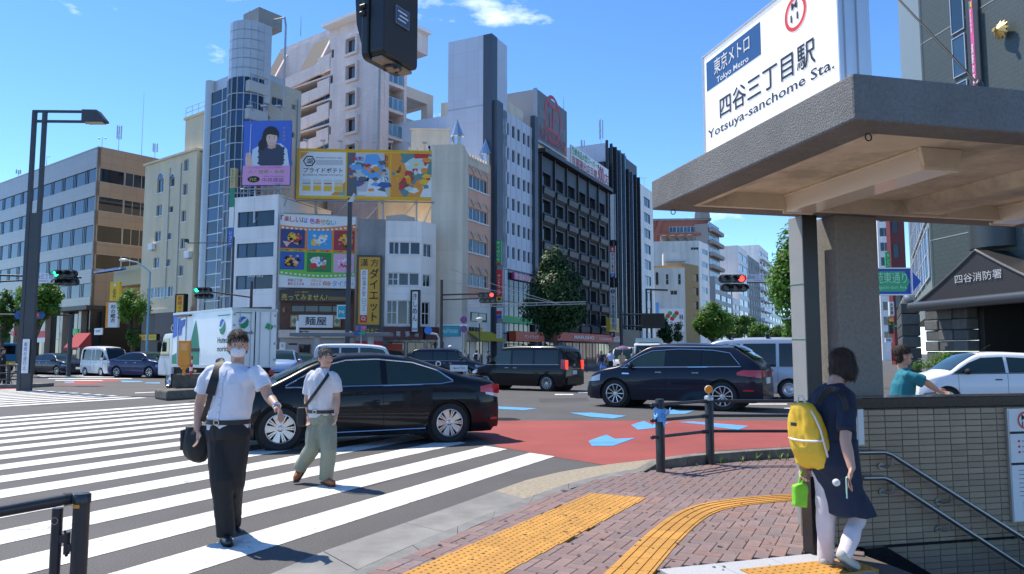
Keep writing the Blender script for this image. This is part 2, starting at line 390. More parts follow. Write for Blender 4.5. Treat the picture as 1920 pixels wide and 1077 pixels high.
for y,x0,x1 in((696,1118,1186),(699,1116,1182),(702.5,1113,1170),(706.5,1110,1160)):
 mark([(x0,y),(x1,y-.6),(x1,y+.8),(x0,y+1.4)],M_WPAINT,name='crosswalk_stripe')
mark([(253,736.5),(290,735),(290,736),(253,737.6)],M_WPAINT)
for a,b,y in((1040,1075,739),(1112,1126,741),(1400,1476,757),(1470,1700,765),(560,640,700),(790,830,705),(1084,1105,735)):
 mark([(a,y),(b,y),(b,y+1.8),(a,y+1.8)],M_WPAINT)
gpoly('red_surfacing',[(925,789),(1700,789),(1700,850),(1480,838),(1330,846),(1240,862),(1180,868),(1132,872),(1040,857),(935,838),(880,812)],.003,M_REDA)
gpoly('red_surfacing',[(112,722),(140,714),(215,711),(232,714),(170,718),(205,721)],.0035,M_REDA)
gpoly('red_surfacing',[(0,727),(118,722.5),(60,727.5),(0,731)],.003,M_REDA)
for p in([(1103,827),(1137,815),(1153,823),(1192,821),(1150,836),(1110,836.5)],[(1183,797),(1207,789.5),(1222,796),(1258,792),(1225,803),(1196,806)],[(1271,791.5),(1300,790.5),(1404,799),(1385,806),(1338,801),(1335,798)],[(1067,774),(1110,774),(1175,780),(1150,785),(1105,781.5)],[(925,762),(1008,766),(983,769.5),(925,766.5)],[(1250,773),(1262,768),(1275,771),(1303,770),(1285,776),(1255,777)]):
 mark(p,M_BPAINT,.008)
for p in([(120,716),(138,715),(140,717.5),(122,718)],[(225,714),(262,714.5),(270,716.5),(230,717)],[(275,717.5),(300,717.5),(300,719.5),(270,719)]):
 mark(p,M_BPAINT,.008)
mc=G(946,787);t=thing('manhole_cover','round iron manhole cover at edge of red lane behind black sedan','manhole',mc)
mb=MB().lathe([(.36,.0),(.36,.006),(.30,.012)],24);mb.put('cover',M('cast iron',(.06,.06,.06),.5,.6,var=.3,scale=20),t)
mb=MB()
for i in range(-3,4):
 hl=math.sqrt(.29**2-(i*.08)**2);mb.box(-hl,i*.08-.02,.012,hl,i*.08+.02,.018)
mb.put('rib',M('cast iron',),t)
M_PATCH=asphalt('dark asphalt patch',(.066,.064,.063),.25)
for p in([(560,742),(700,738),(712,748),(566,753)],[(1010,748),(1100,746),(1105,752),(1012,755)],[(40,757),(200,746),(230,750),(60,763)],[(640,905),(720,884),(760,893),(676,917)]):mark(p,M_PATCH,.002,'asphalt_patch')
# ------------------------------------------------------------------ near pavement
KB=[(560,1150),(727,1062),(815,1026),(893,987),(970,957),(1063,920),(1120,903),(1200,888),(1250,881),(1330,873),(1400,867),(1480,862),(1620,856),(2000,846)]
KO=[(500,1150),(663,1075),(817,1006),(893,974),(985,938),(1063,909),(1133,891),(1200,880)]
GO=[(480,1090),(600,1038),(740,989),(928,922),(1000,897),(1070,882),(1132,873),(1210,864),(1236,861)]
M_GUT=M('gutter concrete',(.24,.235,.22),.85,var=.18,scale=3,bump=.3,dirt=.2)
M_GUT2=M('gravelly concrete',(.30,.26,.19),.9,var=.35,scale=22,bump=.6,bscale=60)
M_KERB=M('kerb stone',(.20,.20,.19),.85,var=.2,scale=6,bump=.3,dirt=.25)
def strip_pieces(a,b,cuts,name,mats,z0,z1,parent,gap=.006):
 def along(pl,f):
  n=len(pl)-1;i=min(int(f*n),n-1);u=f*n-i;return pl[i].lerp(pl[i+1],u)
 for k in range(len(cuts)-1):
  N=6;top=[];bot=[]
  for i in range(N+1):
   f=cuts[k]+(cuts[k+1]-cuts[k])*i/N
   top.append(along(a,f));bot.append(along(b,f))
  d=(top[1]-top[0]).normalized()*gap;top[0]=top[0]+d;bot[0]=bot[0]+d;top[-1]=top[-1]-d;bot[-1]=bot[-1]-d
  poly=[(p.x,p.y)for p in top]+[(p.x,p.y)for p in reversed(bot)]
  MB().prism(poly,z0,z1+random.uniform(-.002,.002)).put(name,mats[k%len(mats)]if len(mats)>1 else mats[0],parent)
PAVE=struct(MB().put('pavement',M_KERB))
M_MORTAR=M('joint sand',(.12,.10,.09),.95,var=.2,scale=20)
kb=[G(*p)for p in KB]
mb=holed_sheet(.004,-6,30,-12,30)
bed=[(p.x,p.y)for p in kb]+[(30,8),(30,-8),(-6,-8),(-3.2,2)]
bedl=[LS(p)for p in bed]
bm_=bmesh.new()
def inpoly(x,y,P):
 c=False;j=len(P)-1
 for i in range(len(P)):
  if(P[i][1]>y)!=(P[j][1]>y)and x<(P[j][0]-P[i][0])*(y-P[i][1])/(P[j][1]-P[i][1])+P[i][0]:c=not c
  j=i
 return c
mb=MB()
front=[q for q in bedl]
mb.add([(p[0],p[1],.004)for p in[LS(q)for q in[(p.x,p.y)for p in kb[:10]]]+[(HX0,LS((kb[9].x,kb[9].y))[1]),(HX0,-9),(-6,-9)]],[tuple(range(13))])
mb.add([(HX0,HY1,.004),(26,HY1,.004),(26,6.0,.004),(HX0,LS((kb[9].x,kb[9].y))[1],.004)],[(0,1,2,3)])
mb.add([(HX0,-9,.004),(26,-9,.004),(26,HY0,.004),(HX0,HY0,.004)],[(0,1,2,3)])
mb.put('bedding',M_MORTAR,PAVE,fS.O,fS.az)
ko=[G(*p)for p in KO];go=[G(*p)for p in GO]
kbn=kb[:8]
strip_pieces(ko,kbn,[0,.12,.24,.36,.48,.6,.72,.84,1],'kerb_stone',[M_KERB],-.05,.012,PAVE,.004)
strip_pieces(go[:5],[G(*p)for p in[(500,1148),(662,1074),(816,1005),(984,937),(1063,908)]],[0,.26,.52,.78],'gutter_slab',[M_GUT],-.05,.008,PAVE,.005)
strip_pieces([go[3]]+go[4:],[G(*p)for p in[(984,937),(1063,908.5),(1133,890.5),(1200,879.5),(1215,884),(1225,883)]],[0,1],'gutter_slab',[M_GUT2],-.05,.009,PAVE,.003)
kr=[G(*p)for p in[(1206,887),(1243,881.5),(1290,876.5),(1335,872),(1400,866.5),(1480,861),(1560,857),(1700,852),(1850,848)]]
hts=[.015,.125,.14,.145,.145,.145,.145,.145,.145]
for i in range(len(kr)-1):
 a,b=kr[i],kr[i+1];d=(b-a).normalized();nn=Vector((-d.y,d.x,0))*.16
 a2,b2=a+d*.004,b-d*.004
 mb=MB();mb.add([(a2.x,a2.y,0),(b2.x,b2.y,0),(b2.x+nn.x,b2.y+nn.y,0),(a2.x+nn.x,a2.y+nn.y,0),(a2.x,a2.y,hts[i]),(b2.x,b2.y,hts[i+1]),(b2.x+nn.x,b2.y+nn.y,hts[i+1]),(a2.x+nn.x,a2.y+nn.y,hts[i])],[(0,3,2,1),(4,5,6,7),(0,1,5,4),(1,2,6,5),(2,3,7,6),(3,0,4,7)])
 mb.put('raised_kerb',M('mossy kerb concrete',(.22,.21,.185),.9,var=.3,scale=9,bump=.4,dirt=.4),PAVE,bevel=.012)
M_TAC=M('yellow tactile tile',(.50,.25,.045),.75,var=.12,scale=14,bump=.15,dirt=.12,objvar=.10)
def dome_tile(n=5,s=.298,top=.026):
 mb=MB();h=s/2;mb.box(-h,-h,.0,h,h,top)
 for i in range(n):
  for j in range(n):
   x=(i-(n-1)/2)*s/n;y=(j-(n-1)/2)*s/n
   mb.lathe([(.0135,top),(.011,top+.0045),(.005,top+.006)],7,(x,y,0))
 return mb.mesh('tactile_tile',[M_TAC])
DT=dome_tile()
tac_boxes=[]
band0,band1=G(755,1100),G(1118,936)
bdir=(band1-band0);blen=bdir.length;bdir.normalize()
u1,u2=bdir.dot(E1),bdir.dot(E2)
base=band0-E1*.6
n_rows=int(blen*u1/.3)+4
for i in range(n_rows):
 c=base+E1*(.3*i)+E2*(.3*i*u2/u1)
 for j in range(2):
  p=c+E2*(j*.3)
  link('tactile_tile',DT,PAVE,(p.x,p.y,.0),R(90-26))
  tac_boxes.append((p,E1,E2,.152))
gp=[G(*p,.02)for p in[(1105,1150),(1178,1077),(1240,1012),(1288,972),(1328,953),(1375,944),(1430,937.5),(1480,934),(1540,932)]]
def resample(P,step):
 out=[P[0]];acc=0
 Q=[]
 for i in range(len(P)-1):
  p0=P[max(i-1,0)];p1=P[i];p2=P[i+1];p3=P[min(i+2,len(P)-1)]
  for k in range(20):
   t=k/20;Q.append(.5*((2*p1)+(p2-p0)*t+(2*p0-5*p1+4*p2-p3)*t*t+(3*p1-p0-3*p2+p3)*t**3))
 Q.append(P[-1]);last=Q[0]
 for q in Q[1:]:
  acc+=(q-last).length;last=q
  if acc>=step:out.append(q);acc-=step
 return out
gq=resample(gp,.075);guide_poly=[]
for i in range(0,len(gq)-4,4):
 seg=gq[i:i+5];mb=MB();Ls=[]
 for k,p in enumerate(seg):
  d=(gq[min(i+k+1,len(gq)-1)]-gq[max(i+k-1,0)]).normalized();nn=Vector((d.y,-d.x,0));Ls.append((p,nn,d))
 def rib(a,b,z0,z1,i0=0,i1=0):
  vs=[]
  for k,(p,nn,d)in enumerate(Ls):
   sh=d*(.003 if k==0 else(-.003 if k==4 else 0))
   for o_,z in((a,z0),(b,z0),(b,z1),(a,z1)):vs.append((p.x+nn.x*o_+sh.x,p.y+nn.y*o_+sh.y,z))
  fs=[]
  for k in range(4):
   for e in range(4):fs.append((k*4+e,k*4+(e+1)%4,k*4+4+(e+1)%4,k*4+4+e))
  fs+=[(3,2,1,0),(16,17,18,19)]
  mb.add(vs,fs)
 rib(-.149,.149,0,.026)
 for q in(-.11,-.037,.037,.11):rib(q-.014,q+.014,.026,.032)
 mb.put('guide_tile',M_TAC,PAVE)
 for p,nn,d in Ls:guide_poly.append(p)
M_GRAN=M('grey granite slab',(.42,.425,.43),.55,var=.16,scale=60,objvar=.06)
gr_a,gr_b=G(1235,1068,.02),G(1490,1042,.02)
gx=(gr_b-gr_a).normalized();gy=Vector((-gx.y,gx.x,0))
def in_granite(p):d=Vector((p[0],p[1],0))-gr_a;return d.dot(gx)>0 and d.dot(Vector((gx.y,-gx.x,0)))>-.005
for i in range(9):
 for j in range(5):
  c=gr_a+gx*(.45*i+.225)-gy*(.3*j+.15)
  if LS(c)[0]>HX0-.15:continue
  mb=MB();poly=[(c+gx*sx*.223+gy*sy*.148)for sx,sy in((-1,-1),(1,-1),(1,1),(-1,1))]
  mb.prism([(p.x,p.y)for p in poly],0,.022).put('granite_slab',M_GRAN,PAVE)
tt=G(1497,1068,.02);MT2=dome_tile(5,.298,.030)
for i in range(-1,2):p=tt+gx*(.3*i+.05)-gy*.05;link('tactile_tile',MT2,PAVE,(p.x,p.y,0.001),math.atan2(gx.y,gx.x))
M_PAV=M('clay paver',(.335,.20,.17),.85,var=.16,scale=24,bump=.35,bscale=120,objvar=.24)
PVM=[]
for cidx,cc in enumerate([(.215,.148,.138),(.232,.145,.128),(.205,.148,.142),(.195,.150,.150),(.225,.155,.142)]):
 PVM.append(M('clay paver tone '+'abcde'[cidx],cc,.85,var=.18,scale=22,bump=.35,bscale=120,objvar=.12))
BW=.104;BL=.208
def brick_mesh(mat,L_=BL):
 mb=MB();a,b=L_/2-.002,BW/2-.002;z=.02;e=.004
 mb.add([(-a,-b,0),(a,-b,0),(a,b,0),(-a,b,0),(-a,-b,z-e),(a,-b,z-e),(a,b,z-e),(-a,b,z-e),(-a+e,-b+e,z),(a-e,-b+e,z),(a-e,b-e,z),(-a+e,b-e,z)],[(0,1,5,4),(1,2,6,5),(2,3,7,6),(3,0,4,7),(4,5,9,8),(5,6,10,9),(6,7,11,10),(7,4,8,11),(8,9,10,11)])
 return mb.mesh('brick',[mat])
BMS=[brick_mesh(m)for m in PVM];BMH=[brick_mesh(m,BW)for m in PVM]
edgepoly=[(p.x,p.y)for p in kb]+[(14,2),(-6,2)]
def covered(p):
 for c,a,b,h in tac_boxes:
  d=p-c
  if abs(d.dot(a))<h-.01 and abs(d.dot(b))<h-.01:return True
 for q in guide_poly:
  if(p-q).length<.13:return True
 l=LS(p)
 return in_granite(p-gy*.02)or(l[0]>HX0-.02 and HY0-.02<l[1]<HY1+.3)
def blocked(p,d1):return covered(p+d1*.09)and covered(p-d1*.09)
cand=[]
for i in range(-60,130):
 for j in range(-90,60):
  k=(i+j)%4 if False else(i-j)%4
  if k==0:c=(i+1,j+.5);ang=0
  elif k==2:c=None
  else:c=None
  if k==0:
   p=E1*(c[0]*BW+6)+E2*(c[1]*BW+1.0);cand.append((p,0))
  if k==3:
   p=E1*((i+.5)*BW+6)+E2*((j+1)*BW+1.0);cand.append((p,1))
bl=[]
for p,o_ in cand:
 if not(2.6<p.y<12.5 and-3.5<p.x<7):continue
 d1=E1 if o_==0 else E2
 if blocked(p,d1):continue
 ina,inb=inpoly(*(p+d1*.07).xy,edgepoly),inpoly(*(p-d1*.07).xy,edgepoly)
 half=not(ina and inb)
 if half and not(ina or inb):continue
 if half:p=p+d1*(.052 if ina else-.052)
 if LS(p)[0]>HX0-.06 and LS(p)[1]<HY1+.1:continue
 u=p.x/p.y*FPX+CX;v=YH+CAMH/p.y*FPX
 vis=600<u<1490 and v<1085
 bl.append((p,o_+(2 if half else 0),(p.length if vis else 99)))
bl.sort(key=lambda q:q[2])
rest=MB();rest_m=[]
for i,(p,o_,dist)in enumerate(bl):
 a=R(64)if o_%2==0 else R(-26);BS=BMH if o_>1 else BMS
 k=random.choice([0,0,1,2,2,3,4]);dz=random.uniform(-.0015,.0015)
 if i<290:link('brick',BS[k],PAVE,(p.x,p.y,dz),a)
 else:
  ca,sa=math.cos(a),math.sin(a);me=BS[k]
  rest.add([(p.x+v.co.x*ca-v.co.y*sa,p.y+v.co.x*sa+v.co.y*ca,v.co.z+dz)for v in me.vertices],[tuple(q.vertices)for q in me.polygons],k)
o=rest.put('brick',PVM,PAVE);o['kind']='stuff'
rnd=random.Random(2);gm=MB()
for i in range(170):
 p=G(rnd.uniform(640,1480),rnd.uniform(880,1077));
 if not inpoly(p.x,p.y,edgepoly):continue
 r_=rnd.uniform(.006,.02);gm.add([(p.x+r_*rnd.uniform(.6,1.2)*math.cos(a*.9),p.y+r_*rnd.uniform(.6,1.2)*math.sin(a*.9),.0275+.0005*(i%3))for a in range(7)],[tuple(range(7))])
o=gm.put('gum_spots',M('dark gum',(.06,.055,.05),.9),PAVE);o['kind']='stuff'
# ------------------------------------------------------------------ far pavements
rowR_P=AT(920,YH,72.0);rowR_d=hv(26)
rowL_P=AT(514,YH,62.0);rowL_d=-hv(-52.2)
def on_line(P,d,px):
 k=ray(px,YH);k=k.x/k.y
 t=(k*P.y-P.x)/(d.x-k*d.y);return P+d*t
nR=Vector((rowR_d.y,-rowR_d.x,0));nL=Vector((rowL_d.y,-rowL_d.x,0))
M_FPAVE=M('far pavement',(.30,.27,.25),.9,var=.2,scale=3)
cP=AT(790,YH,62.5)
inner=[rowL_P-rowL_d*220,rowL_P,cP,rowR_P-rowR_d*9.7,rowR_P+rowR_d*330]
outer=[rowR_P+rowR_d*330+nR*5,rowR_P-rowR_d*6+nR*5,cP+Vector((4.5,-3.4,0)),cP+Vector((-3,-4.5,0)),rowL_P+Vector((-1,-4.6,0)),rowL_P-rowL_d*5+nL*4.6,rowL_P-rowL_d*220+nL*4.6]
FP=struct(MB().prism([(p.x,p.y)for p in inner+outer],0,.13).put('far_pavement',M_FPAVE))
for a,b in zip(outer[:-1],outer[1:]):
 d=(b-a);n_=max(1,int(min(d.length,60)/2.5));d=d.normalized()
 nn=Vector((-d.y,d.x,0))*.17
 L_=(b-a).length
 mb=MB().prism([(p.x,p.y)for p in(a,b,b-nn,a-nn)],0,.15);mb.put('kerb',M_KERB,FP)
 # ================================================================== STATION ENTRANCE
SZ0,SZ1=2.70,2.95
A_loc=LS(G(1230,395,SZ0));SL=A_loc[1]
M_PEB=M('pebble-dash concrete',(.19,.188,.182),.95,var=.22,scale=45,bump=.9,bscale=90,dirt=.22)
M_SOF=M('stained soffit paint',(.70,.61,.46),.8,var=.12,scale=3,dirt=.42,bump=.25,bscale=40)
ent=thing('station_entrance','concrete canopy over subway stairs with tiled wall and dark columns','station entrance',fS.O,fS.az)
fS.attach(ent)
SW=6.5;rim=.26
mb=MB()
mb.prism([(0,0),(SW,0),(SW,rim*.8),(rim,rim*.8),(rim,SL-.22),(SW,SL-.22),(SW,SL),(0,SL)],SZ0,SZ1-.002)
mb.put('canopy_edge',M_PEB,ent,bevel=.012)
MB().box(.05,.05,SZ0+.13,SW,SL-.05,SZ1+.004).put('canopy_slab',M_SOF,ent)
lb=LS(G(1600,412,SZ0))[0]
mb=MB();mb.box(rim,rim*.8+.005,SZ0+.004,rim+.05,SL-.225,SZ0+.13);mb.box(rim+.05,SL-.28,SZ0+.004,SW,SL-.223,SZ0+.13)
mb.put('edge_lining',M_SOF,ent)
bx0=LS(G(1612,412,SZ0))[0]
mb=MB();mb.prism([(bx0+.30,SZ0+.02),(bx0+.62,SZ0+.02),(bx0+.68,SZ0+.13),(bx0+.24,SZ0+.13)],rim*.8,SL-.28,'y')
mb.put('cross_beam',M_SOF,ent,bevel=.006)
for p in((1628,251),(1262,393.5)):
 q=LS(G(p[0],p[1],SZ0));mb=MB()
 mb.tube([(q[0]+.02*math.cos(a),q[1],SZ0-.02+.02*math.sin(a))for a in[i*math.pi/6 for i in range(13)]],.004,6);mb.tube([(q[0],q[1],SZ0-.004),(q[0],q[1],SZ0+.01)],.006,6);mb.put('lifting_ring',M_DSTEEL,ent)
MB().tube([(rim+.12,rim,SZ0+.118),(rim+.12,SL-.3,SZ0+.118)],.011,8).put('conduit',M_STEEL,ent)
for q in(.7,1.7):MB().box(rim+.07,q,SZ0+.10,rim+.17,q+.1,SZ0+.131).put('junction_box',M_STEEL,ent,bevel=.006)
M_LAMPH=M('cream lamp housing',(.78,.68,.52),.45,var=.08,scale=8)
M_DIFF=M('lamp diffuser',(.74,.67,.56),.12,spec=.8)
def trough(y0,y1,x0,label):
 t=thing('trough_light',label,'light',fS.W(x0,SZ0-.02,y0),fS.az,'trough lights under the canopy')
 Lt=y1-y0;z1=.148
 mb=MB();mb.prism([(-.03,z1),(.30,z1),(.26,.02),(0,.02)],0,.03,'y');mb.prism([(-.03,z1),(.30,z1),(.26,.02),(0,.02)],Lt-.03,Lt,'y')
 mb.box(-.03,.03,z1-.02,.30,Lt-.03,z1);mb.put('housing',M_LAMPH,t,bevel=.004)
 MB().prism([(-.022,z1-.02),(.292,z1-.02),(.258,.004),(.002,.004)],.03,Lt-.03,'y').put('diffuser',M_DIFF,t,bevel=.004)
 MB().box(-.008,.0,-.002,.268,.025,.02).put('end_trim',M_LAMPH,t);MB().box(-.008,Lt-.025,-.002,.268,Lt,.02).put('end_trim',M_LAMPH,t)
 return t
tA=LS(G(1469,396,SZ0));tB=LS(G(1731,312,SZ0))
trough(tB[1],tA[1],tA[0],'long cream trough light under canopy nearest its left edge')
tC=LS(G(1855,418,SZ0));trough(tC[1]-(tA[1]-tB[1]),tC[1],tC[0],'cream trough light cut off by right edge of photo under canopy')
cz=1.11
pn=LS(G(1489,1040));pf=LS(G(1525,1047));
fW0=Face(fS.W(0,0,WALL_Y).xy,fS.r)
PX0=pf[0];PY0=pf[1];PD=max(.12,pn[1]-pf[1])
COLM=M('grey column paint',(.28,.285,.275),.5,var=.08,scale=5,bump=.1)
cl=LS(G(1503,750,0));fC=Face(fS.W(0,0,WALL_Y+.42).xy,fS.r,ent)
cx0=fC.px(1503,420)[0]
MB().box(cx0,WALL_Y+.42,0,cx0+.15,WALL_Y+.62,SZ0).put('column',COLM,ent,bevel=.006)
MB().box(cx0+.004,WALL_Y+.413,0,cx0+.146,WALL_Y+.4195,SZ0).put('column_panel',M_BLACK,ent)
for z in(1.62,2.1):MB().tube([(cx0-.003,WALL_Y+.41,z),(cx0-.003,WALL_Y+.63,z+.004)],.003,6).put('tie_wire',M('green wire',(.10,.32,.16),.5),ent)
M_BGR=M('polished black granite',(.018,.018,.020),.18,var=.3,scale=40)
MB().box(PX0,PY0,0,PX0+.075,PY0+PD,cz-.06).put('pier',M_BGR,ent,bevel=.004)
cN,cF=LS(AT(1487,757,5.62)),LS(G(1527,737,cz+.03))
mb=MB();mb.prism([cN,(cN[0]+.35,cN[1]),(cN[0]+.8,WALL_Y-.03),(SW,WALL_Y-.03),(SW,WALL_Y+.26),(cF[0],WALL_Y+.26)],cz-.06,cz+.03)
mb.put('coping',M_BGR,ent,bevel=.008)
xw_=fW0.px(1530,800)[0]
MB().box(xw_,WALL_Y+.012,-2.6,SW+.4,WALL_Y+.24,cz-.062).put('wall',M('tile grout',(.15,.12,.09),.9),ent)
cc=LS(G(1560,700));
fW=Face(fS.W(0,0,WALL_Y).xy,fS.r,ent)
q0=fW.px(1573,600,-.32)[0];q1=fW.px(1652,600,-.32)[0]
M_CONC=M('grey granite-chip column',(.23,.215,.195),.85,var=.2,scale=30,bump=.4,bscale=90)
MB().box(q0,WALL_Y+.32,0,q1,WALL_Y+.64,SZ0).put('column',M_CONC,ent,bevel=.01)
x0w=xw_+.005;tw=.157;th=.0495
TM=[M('brown wall tile '+'abc'[i],c,.32,var=.08,scale=12,objvar=.08)for i,c in enumerate([(.36,.265,.18),(.385,.285,.195),(.335,.25,.17)])]
tms=[]
for m in TM:
 mb=MB();e=.003;a,b=tw-.006,th-.005
 mb.add([(0,.012,0),(a,.012,0),(a,.012,b),(0,.012,b),(0,.002,0),(a,.002,0),(a,.002,b),(0,.002,b),(e,0,e),(a-e,0,e),(a-e,0,b-e),(e,0,b-e)],[(0,1,5,4),(1,2,6,5),(2,3,7,6),(3,0,4,7),(4,5,9,8),(5,6,10,9),(6,7,11,10),(7,4,8,11),(8,9,10,11)])
 tms.append(mb.mesh('tile',[m]))
zt=cz-.066;nrow=0;cnt=0;rest=MB()
for i in range(60):
 z=zt-(i+1)*th
 for j in range(38):
  x=x0w+.01+j*tw
  if x+tw>SW+.3 or z<-2.5:continue
  u=CX+FPX*fS.W(x,z,WALL_Y).x/fS.W(x,z,WALL_Y).y;v=YH-FPX*(z-CAMH)/fS.W(x,z,WALL_Y).y
  k=random.choice([0,0,1,2,2])
  if 1590<u<1925 and v<1085 and cnt<295:link('tile',tms[k],ent,(x,WALL_Y,z));cnt+=1
  else:
   rest.add([(x+q.co.x,WALL_Y+q.co.y,z+q.co.z)for q in tms[k].vertices],[tuple(p.vertices)for p in tms[k].polygons],k)
o=rest.put('tile',TM,ent);o['kind']='stuff'
fz=fW.px(1640,1020)[1]
mb=MB();za=fW.px(1600,1027,.02)[1];zb=fW.px(1900,1010,.02)[1];xa=fW.px(1600,1027,.02)[0];xb=fW.px(1900,1010,.02)[0]
mb.box(x0w,WALL_Y-.012,za-.02,SW,WALL_Y-.001,za);mb.put('skirting',M_BGR,ent)
M_STEP=M('stair granite',(.17,.165,.16),.7,var=.15,scale=30)
for i in range(10):
 MB().box(HX0+.3*i,HY0,-.165*(i+1)-.3,HX0+.3*(i+1)+(.02 if i<9 else 3.2),HY1+.01,-.165*(i+1)).put('step',M_STEP,ent)
MB().box(HX0,HY0-.1,-2.6,HX1,HY0-.002,-.004).put('well_wall',M_STEP,ent)
MB().box(HX0-.1,HY0,-2.6,HX0-.002,HY1,-.004).put('well_wall',M_STEP,ent)
q=[fW.px(*p,.08)for p in((1625,1030),(1662,1026),(1760,1084),(1760,1120),(1625,1075))]
MB().prism(q,WALL_Y-.08,WALL_Y-.014,'y').put('stair_string',M_BGR,ent)
M_RAIL=M('brushed stainless steel',(.34,.34,.33),.38,1.0)
def handrail(pts,brk,label):
 q=[fW.px(x,y,.09)for x,y in pts]
 t=thing('handrail',label,'handrail',fW.W(q[0][0],q[0][1]),fS.az,'steel handrails on tiled wall');ox,oz=q[0]
 L3=[(x-ox,-.09,z-oz)for x,z in q]
 P=[L3[0],L3[1]];a,b=Vector(L3[1]),Vector(L3[2]);P+=[tuple(a.lerp(b,.03)+Vector((0,0,.004))),L3[2]]
 P[1]=tuple(Vector(P[0]).lerp(a,.93))
 MB().tube(P,.019,14).put('rail',M_RAIL,t,smooth=True)
 for x,y in brk:
  bx,bz=fW.px(x,y,.0);bx-=ox;bz-=oz
  rz_=None
  for i in range(len(P)-1):
   if P[i][0]<=bx+.05<=P[i+1][0]:rz_=P[i][2]+(bx+.05-P[i][0])/(P[i+1][0]-P[i][0])*(P[i+1][2]-P[i][2])
  if rz_ is None:continue
  MB().tube([(bx,-.002,bz),(bx+.02,-.05,bz-.005),(bx+.045,-.085,bz+.01),(bx+.05,-.09,rz_-.01)],.009,8).put('bracket',M_RAIL,t,smooth=True)
  MB().lathe([(.028,-.012),(.028,-.001)],14,(bx,0,bz),'y').put('bracket_plate',M_RAIL,t)
handrail([(1608,849),(1662,848),(1960,1036)],[(1650,874),(1757,940)],'upper steel handrail sloping down the tiled stair wall')
handrail([(1618,897),(1660,896),(1960,1092)],[(1652,922),(1757,992)],'lower steel handrail sloping down the tiled stair wall')
def board(rc,label,lines=True):
 t=thing('notice_board',label,'notice board',fW.W(rc[0],rc[1]),fS.az);w_,h_=rc[2]-rc[0],rc[3]-rc[1]
 MB().box(0,-.03,0,w_,-.001,h_).put('frame',M('board frame',(.55,.55,.55),.4,.6),t,bevel=.003)
 MB().box(.012,-.034,.012,w_-.012,-.0305,h_-.012).put('panel',M('board paper',(.80,.80,.80),.5),t)
 return t,w_,h_
rc=fW.rect(1600,767,1617,835);board(rc,'small white framed notice on tiled wall behind walking woman')
rc=fW.rect(1882,766,1990,973);t,w_,h_=board(rc,'tall white station notice board at right edge with red ringed number')
def ring(cx,cz_,r0,r1,y,parent,mat,n=40,sx=1,name='ring'):
 mb=MB();vs=[]
 for i in range(n):
  a=2*math.pi*i/n;vs+=[(cx+sx*r0*math.cos(a),y,cz_+r0*math.sin(a)),(cx+sx*r1*math.cos(a),y,cz_+r1*math.sin(a))]
 mb.add(vs,[(2*i,2*i+1,(2*i+3)%(2*n),(2*i+2)%(2*n))for i in range(n)]);return mb.put(name,mat,parent)
M_METRO=M('metro red',(.75,.05,.03),.45)
def disc(cx,cz_,r,y,parent,mat,n=28,sx=1,name='disc',d=.004):
 return MB().prism([(cx+sx*r*math.cos(2*math.pi*i/n),cz_+r*math.sin(2*math.pi*i/n))for i in range(n)],y,y+d,'y').put(name,mat,parent)
ring(.17,h_-.10,.055,.072,-.0365,t,M_METRO)
text('M',.14,h_-.098,.06,.045,-.0365,t,M_INK);text('11',.142,h_-.15,.056,.04,-.0365,t,M_INK)
for zz in(h_*.775,h_*.50):MB().box(.012,-.0365,zz,w_-.012,-.0345,zz+.02).put('black_band',M_INK,t)
for i in range(3):disc(.10,h_*.71-i*.045,.011,-.0365,t,M_METRO,14,d=.001)
for i in range(3):MB().box(.13,-.0365,h_*.706-i*.045,.34,-.0345,h_*.714-i*.045).put('print_line',M('grey print',(.3,.3,.3),.6),t)
for i in range(7):MB().box(.08,-.0365,h_*.45-i*.035,.3+.1*(i%3),-.0345,h_*.457-i*.035).put('print_line',M('grey print'),t)
text('終日',.11,h_*.10,.22,.10,-.0365,t,M_INK)
fG=Face(fS.W(.10,0,SL).xy,hv(180-AST))
sx1,_=fG.px(1580,148);sxa,sza=fG.px(1318,108);sz0=SZ1+.006
t=thing('station_sign','large white station name sign standing on the canopy edge','sign',fG.W(sxa,sz0),fG.az)
fG.attach(t);sh=sza-sz0;sw=sx1-sxa
M_SIGN=M('sign acrylic',(.84,.84,.85),.25,emit=.22)
M_ALU=M('sign aluminium',(.62,.63,.65),.35,.7)
MB().box(.012,0,.012,sw-.012,.18,sh-.012).put('face_panel',M_SIGN,t)
mb=MB();mb.box(0,-.012,0,.014,.19,sh);mb.box(sw-.014,-.012,0,sw,.19,sh);mb.box(.014,-.012,0,sw-.014,.19,.014);mb.box(.014,-.012,sh-.014,sw-.014,.19,sh)
mb.put('frame',M_ALU,t,bevel=.003)
mb=MB();mb.box(sw+.001,.02,.0,sw+.012,.06,sh);mb.box(sw+.001,.10,.0,sw+.012,.15,sh);mb.put('side_rib',M_ALU,t)
def GR(x0,y0,x1,y1):return fG.rect(x0,y0,x1,y1)
M_NAVY=M('metro navy',(.035,.10,.25),.3)
rb=GR(1325,119,1427,102);fG.box('logo_panel',rb,-.004,-.0005,M_NAVY)
fG.text('東京メトロ',GR(1340,113,1407,94),M_WHITE,y=-.0075,bold=.02);fG.text('Tokyo Metro',GR(1345,146,1405,118),M_WHITE,y=-.006,bold=.012)
M_SINK=M('sign lettering',(.025,.03,.045),.4)
fG.text('四谷三丁目駅',GR(1350,185,1530,116),M_SINK,y=-.006,bold=.02)
fG.text('Yotsuya-sanchome Sta.',GR(1328,246,1566,134),M_SINK,y=-.004,bold=.012)
cxx,czz=fG.px(1492,25);r_,_=fG.px(1513,25);rr=abs(r_-cxx)
rz_=(fG.px(1492,25)[1]-fG.px(1492,59)[1])
o=ring(cxx,czz,rr*.78,rr,-.005,t,M_METRO);o.location=fG.loc
